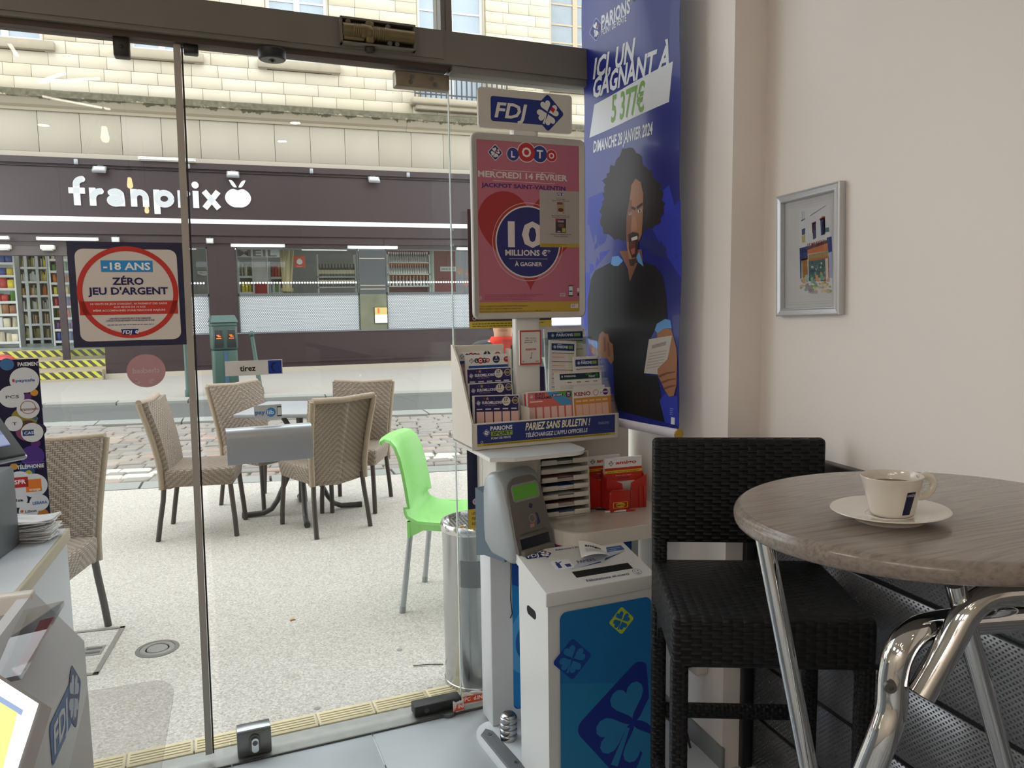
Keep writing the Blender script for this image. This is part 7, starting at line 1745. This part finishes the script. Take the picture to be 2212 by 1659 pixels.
LOGO = (((55, 821), .0335, 'paysafe', '#2f5aa0', .044), ((25, 857), .029, 'PCS', '#4a4a52', .03), ((61, 883), .026, 'transcash', '#8a6a5a', .042), ((30, 915), .02, 'T', '#5a2a4a', .01), ((72, 934), .0255, 'CASHlib', '#1f4a8a', .04), ((42, 1042), .030, 'SFR', '#f0f0f0', .026), ((77, 1048), .032, 'orange', '#f0e0d0', .026), ((40, 1080), .021, 'la', '#222222', .02), ((89, 1085), .0225, 'LEBARA', '#3a5aa0', .034), ((62, 1104), .0225, 'Libon', '#4a4a55', .026))
for i, ((px, py), r, s_, c, w_) in enumerate(LOGO):
    x, y = pq(px, py); x = min(x, -r - .001); p.ell(x, y, r, r, '#cfd2d6', 2 + .05 * i, 30)
    if s_ == 'SFR': p.rect(x - .018, y - .014, x + .02, y + .014, '#b3262c', 3)
    if s_ == 'orange': p.rect(x - .018, y - .017, x + .018, y + .017, '#d9772a', 3)
    if s_ == 'CASHlib': p.rect(x - .022, y - .008, x + .004, y + .008, '#1f3f70', 3); c = '#d8dce4'
    if s_ == 'transcash': p.ring(x, y + .004, .016, .0175, '#9a3a3a', 3, 24)
    if s_ == 'Libon': p.ell(x - .015, y + .001, .004, .004, '#c9622f', 3, 12)
    if s_ == 'paysafe': p.rect(x - .027, y - .004, x - .022, y + .004, '#b3303a', 3)
    p.text(s_, x + (.002 if s_ != 'Libon' else .005), y - (.004 if s_ != 'orange' else .014), .0075 if s_ not in ('SFR',) else .011, c, 4, 'C', .03, w=w_)
p.build(); MB().box(-Wd * .5 - .01, -Wd * .5 + .01, .006, .02, -.78, Hb * .7).build('stay', STEELB, t); MB().box(-Wd * .8, -Wd * .2, -.02, .06, -.78, -.77).build('foot', STEELB, t)
# customer display
o_ = W3(64, 986, 1.55); xe = W3(-150, 1030, 1.36); ye = W3(-4, 772, 1.66)
Md = frame3(xe, o_, xe + (ye - o_)); Ld = (o_ - xe).length; Hd = (ye - o_).length
dm = thing('price_display', 'black framed price screen with silver edge at the left of the counter', 'monitor', M=Md)
MB().rbox(0, Ld, 0, .012, 0, Hd, .008, 3).build('silver_shell', ALU, dm); MB().rbox(.004, Ld - .004, -.004, .006, .004, Hd - .004, .006, 2).build('bezel', BLACKP, dm)
MB().box(.02, Ld - .026, -.0052, -.0038, .032, Hd - .02).build('screen', emit('blue_grey_screen', '#8f97c8', .55), dm); MB().box(.02, Ld - .026, -.0056, -.0051, .034, .058).build('screen_bar', emit('pale_screen_bar', '#a9b3dc', .6), dm)
p = Print(dm, lambda x, y, o: (x, -.0056 - o, y)); xr = Ld - .03
p.text(',00 €', xr, .064, .015, '#b3304a', 1, 'R', .03, w=.042)
for i in range(5): p.text('0,00 €', xr - .008, .092 + i * .023, .005, '#3a3f66', 1, 'R', .03, w=.018); p.rect(.02, .087 + i * .023, xr, .0885 + i * .023, '#6a70a0', .5)
p.build()
MB().rbox(Ld * .3, Ld * .6, .012, .10, Hd * .2, Hd * .5, .01, 2).build('stand', mat('dark_grey_metal', '#666b70', .45, .3), dm)
# red rounded container in the street at the left edge
t = thing('red_container', 'red rounded plastic container with white marks outside at the left edge', 'container', (-2.85, 8.9, -.02), R_(8))
MB().rbox(-.55, .55, -.4, .4, 0, .74, .08, 4).build('tub', mat('glossy_red_plastic', '#c0262a', .25, coat=.3), t)
mb = MB(); mb.rbox(-.57, .57, -.42, .42, .70, .98, .16, 5); mb.build('lid', mat('glossy_red_plastic', '#c0262a', .25, coat=.3), t)
p = Print(t, lambda x, y, o: (x, -.425 - o, y)); p.poly([(.3, .80), (.34, .84), (.33, .88), (.36, .90), (.35, .92), (.30, .89), (.31, .85)], '#d9c9c9', 1); p.poly([(.38, .78), (.42, .82), (.41, .86), (.43, .88), (.40, .87), (.39, .82)], '#d9c9c9', 1); p.build()

# ------------------------------------------------------------------ self-service lottery terminal, lower left
XT = -.25
def sd(px, py): q = on_plane(px, py, (1.0, 0, 0), XT); return q[1], q[2]
tm = thing('lottery_terminal', 'white self-service lottery terminal with bright screen at the lower left', 'terminal', (-.55, 1.05, 0))
TW_ = mat('pale_grey_terminal_shell', '#c3c7cc', .35, var=.02)
OX, OY = -.55, 1.05
PXZ = Matrix(((1, 0, 0, 0), (0, 0, -1, 0), (0, 1, 0, 0), (0, 0, 0, 1)))                    # draw in (x, z), extrude along -y
YB, YN = 1.203, .70
mb = MB(); mb.prism([(x - OX, z) for x, z in ((-.25, 0), (-.25, .970), (-.308, 1.052), (-.322, 1.052), (-.335, 1.0), (-.86, 1.0), (-.86, 0))], OY - YB, OY - .86, PXZ); mb.build('shell', TW_, tm)
mb = MB(); mb.add([(x - OX, y - OY, z) for x, y, z in ((-.25, .86, 0), (-.25, .86, .97), (-.308, .86, 1.052), (-.86, .86, 1.0), (-.86, .86, 0), (-.25, YN, 0), (-.25, YN, .80), (-.308, YN, .86), (-.86, YN, .86), (-.86, YN, 0))], [(5, 6, 7, 8, 9), (0, 1, 6, 5), (1, 2, 7, 6), (2, 3, 8, 7), (3, 4, 9, 8), (4, 3, 2, 1, 0)]); mb.build('front_shell', TW_, tm)
MB().rbox(-.86 - OX, -.305 - OX, YB - .022 - OY, YB - OY, .98, 1.056, .003, 2).build('back_ridge', WHITE, tm)
MB().box(-.86 - OX, -.335 - OX, .88 - OY, YB - .023 - OY, .998, 1.003).build('recess_floor', mat('grey_pink_recess', '#a89a98', .5), tm)  # recess shading put into the floor's grey-pink colour
p = Print(tm, lambda x, y, o: (XT - OX + o, x - OY, y))
yl, zl = sd(140, 1545); p.rrect(yl - .075, zl - .026, yl + .035, zl + .026, .008, '#3f6cab', 1); p.clover(yl + .05, zl, .045, '#2a3a80', '#b9c4d6', None, 1.5); p.text('FDJ', yl - .065, zl - .016, .032, '#d3d9e2', 2, 'L', .04, .2, w=.08); p.build()
# clear lid with red stripe
def T3(px, py, d): q = W3(px, py, d); return Vector((q.x - OX, q.y - OY, q.z))
c0, c1, c2, c3 = T3(138, 1297, 1.04), T3(44, 1458, .87), T3(-160, 1500, .84), T3(-60, 1345, 1.0)
def sheetL(P, th):
    P = [Vector(q) for q in P]; n_ = (P[1] - P[0]).cross(P[2] - P[0]).normalized()
    if n_.z < 0: n_ = -n_
    n = len(P); mb = MB(); mb.add([q[:] for q in P] + [(q - n_ * th)[:] for q in P], [tuple(range(n)), tuple(range(n, 2 * n))[::-1]] + [(i, (i + 1) % n, n + (i + 1) % n, n + i) for i in range(n)]); return mb, n_
mb, n1 = sheetL([c0, c1, c2, c3], .006); mb.build('clear_lid', glass('milky_acrylic', '#dcdcde', .06), tm)
def bil(a, b): return (c3 * (1 - a) + c0 * a) * (1 - b) + (c2 * (1 - a) + c1 * a) * b
mb, _ = sheetL([bil(.93, .10) - n1 * .012, bil(.93, .80) - n1 * .012, bil(.80, .84) - n1 * .012, bil(.76, .10) - n1 * .012], .002); mb.build('red_stripe', mat('red_stripe_print', '#b02a3a', .35), tm)
mb, _ = sheetL([bil(.55, .05) - n1 * .014, bil(.45, .9) - n1 * .014, bil(.0, .9) - n1 * .014, bil(.0, .05) - n1 * .014], .002); mb.build('red_sheet', mat('faded_red_sheet', '#a86a70', .4), tm)
# bright screen in a grey bezel
s0, s1, s2, s3 = T3(112, 1530, .86), T3(55, 1720, .74), T3(-190, 1600, .70), T3(-90, 1400, .83)
mb, n2 = sheetL([s0, s1, s2, s3], .03); mb.build('screen_bezel', mat('taupe_bezel', '#a39fa0', .4), tm)
def bil2(a, b): return (s3 * (1 - a) + s0 * a) * (1 - b) + (s2 * (1 - a) + s1 * a) * b
def q2(pts, off): return [bil2(*q) + n2 * off for q in pts]
mb, _ = sheetL(q2([(.86, .06), (.86, .94), (.04, .94), (.04, .06)], .0015), .001); mb.build('screen', emit('bright_white_screen', '#fdfdf6', 2.2), tm)
mb, _ = sheetL(q2([(.70, .30), (.74, .92), (.10, .92), (.10, .30)], .0025), .001); mb.build('screen_picture', emit('yellow_screen_picture', '#f3e28a', 1.3), tm)
mb, _ = sheetL(q2([(.74, .24), (.74, .30), (.1, .30), (.1, .24)], .0028), .001); mb.build('screen_band', emit('blue_screen_band', '#9fb4d9', 1.0), tm)
# clear acrylic guard with rounded corner
pts = [(188, 1494), (250, 1484), (330, 1471), (352, 1470), (368, 1477), (376, 1492), (374, 1512), (352, 1640), (335, 1760), (120, 1790)]
gd = thing('acrylic_guard', 'clear acrylic guard panel with rounded corner at the lower left', 'panel', (0, 0, 0))
o_ = W3(260, 1500, 1.0); nrm = (Vector(CAM) - o_); nrm.z = 0; nrm.normalize(); nrm = (nrm + Vector((0, 0, .42))).normalized()
P = []
for px, py in pts:
    v = Vector(sight(px, py)); P.append(Vector(CAM) + v * ((o_ - Vector(CAM)).dot(nrm) / v.dot(nrm)))
gd.location = (P[-1].x, P[-1].y, P[-1].z); 
n = len(P); L_ = [q - gd.location for q in P]
mb = MB(); mb.add([q[:] for q in L_] + [(q - nrm * .004)[:] for q in L_], [tuple(range(n)), tuple(range(n, 2 * n))[::-1]]); mb.build('panel', ACRYL, gd)
eb = MB(); eb.add([q[:] for q in L_] + [(q - nrm * .004)[:] for q in L_], [(i, (i + 1) % n, n + (i + 1) % n, n + i) for i in range(n)]); eb.build('polished_rim', mat('acrylic_cut_edge', '#8f9696', .2), gd)
mb = MB(); q0, q1 = L_[-1], L_[-2]; mb.tube([q0, q1], .006, 8); mb.build('support_rail', ALU, gd)

# ================================================================== the cafe's lamps and added fill panels
BULB = emit('warm_bulb', '#ffc98a', 26 * LAMP); LEDM = emit('white_led_strip', '#fff2e0', 16 * LAMP); WIRE = mat('copper_wire', '#8a5a34', .4, .8)
for i, (x, y) in enumerate(((-.38, 1.01), (-.27, -.49), (-.14, -1.91))):
    t = thing('pendant_lamp', ('wire cage pendant lamp nearest the window', 'wire cage pendant lamp in the middle of the row', 'wire cage pendant lamp farthest from the window')[i], 'lamp', (x, y, 2.2), 0, 'wire cage pendant lamps over the counter')
    MB().lathe([(0, -.022), (.012, -.018), (.018, -.003), (.014, .018), (.011, .045), (0, .046)], 16).build('bulb', BULB, t); MB().lathe([(.014, .045), (.016, .10), (0, .10)], 12).build('socket', BLACKP, t); MB().tube([(0, 0, .1), (0, 0, CE - 2.2)], .003, 6).build('flex', BLACKP, t)
    cg = MB(); pts = [(.12 * math.cos(a), .12 * math.sin(a), -.07) for a in (PI / 4 + PI / 2 * k for k in range(4))]
    for k in range(4): cg.tube([(0, 0, .13), pts[k]], .0025, 6); cg.tube([pts[k], pts[(k + 1) % 4]], .0025, 6)
    cg.build('cage', WIRE, t)
for i, (a, b_) in enumerate((((-.71, -.26), (-.39, -.04)), ((-.71, -.26), (-.56, 0)), ((-.72, -.60), (-.35, -.79)), ((-.77, .42), (-.76, .24)))):
    d = Vector((b_[0] - a[0], b_[1] - a[1], 0)); t = thing('led_strip_lamp', ('long ceiling light strip of the arrow', 'short ceiling light strip of the arrow', 'ceiling light strip behind the arrow', 'ceiling light strip nearest the window')[i], 'lamp', (a[0], a[1], CE - .035), math.atan2(d.y, d.x), 'ceiling light strips')
    MB().rbox(0, d.length, -.012, .012, .008, .035, .003, 1).build('housing', WHITE, t); MB().rbox(.004, d.length - .004, -.009, .009, 0, .01, .003, 1).build('diffuser', LEDM, t)
PAN = emit('ceiling_panel_glow', '#fff6ee', 12 * LAMP)  # glowing panels added out of view to brighten the room
for i, (x, y) in enumerate(((-1.75, .9), (-1.75, -.6), (-1.75, -1.9), (-1.75, -3.1), (-2.7, -1.9), (-2.7, -3.1))):
    t = thing('ceiling_panel_lamp', ('square ceiling lamp nearest the window', 'second square ceiling lamp from the window', 'third square ceiling lamp from the window', 'square ceiling lamp nearest the back wall', 'square ceiling lamp by the left wall', 'square ceiling lamp in the back left corner')[i], 'lamp', (x, y, CE - .02), 0, 'square ceiling lamps')
    mb = MB(); mb.add(*[[(vx, vz, vy + .018) for vx, vy, vz in frame_ring(.62, .62, [(0, 0), (0, -.02), (.02, -.02), (.02, -.004)])[0]], frame_ring(.62, .62, [(0, 0), (0, -.02), (.02, -.02), (.02, -.004)])[1]]); mb.build('frame', WHITE, t); MB().box(-.29, .29, -.29, .29, .004, .012).build('diffuser', PAN, t)
DL = emit('downlight_glow', '#fff0dc', 60 * LAMP)
for i, (x, y) in enumerate(((.84, -.83), (.87, -1.52), (-.79, -1.61))):
    t = thing('downlight', ('round recessed spotlight over the stools', 'round recessed spotlight behind the stools', 'round recessed spotlight over the counter')[i], 'lamp', (x, y, CE), 0, 'recessed spotlights')
    MB().lathe([(.05, 0), (.05, -.004), (.04, -.006), (.036, -.001)], 24).build('ring', STEEL, t); MB().lathe([(0, -.003), (.036, -.003)], 24).build('lens', DL, t)
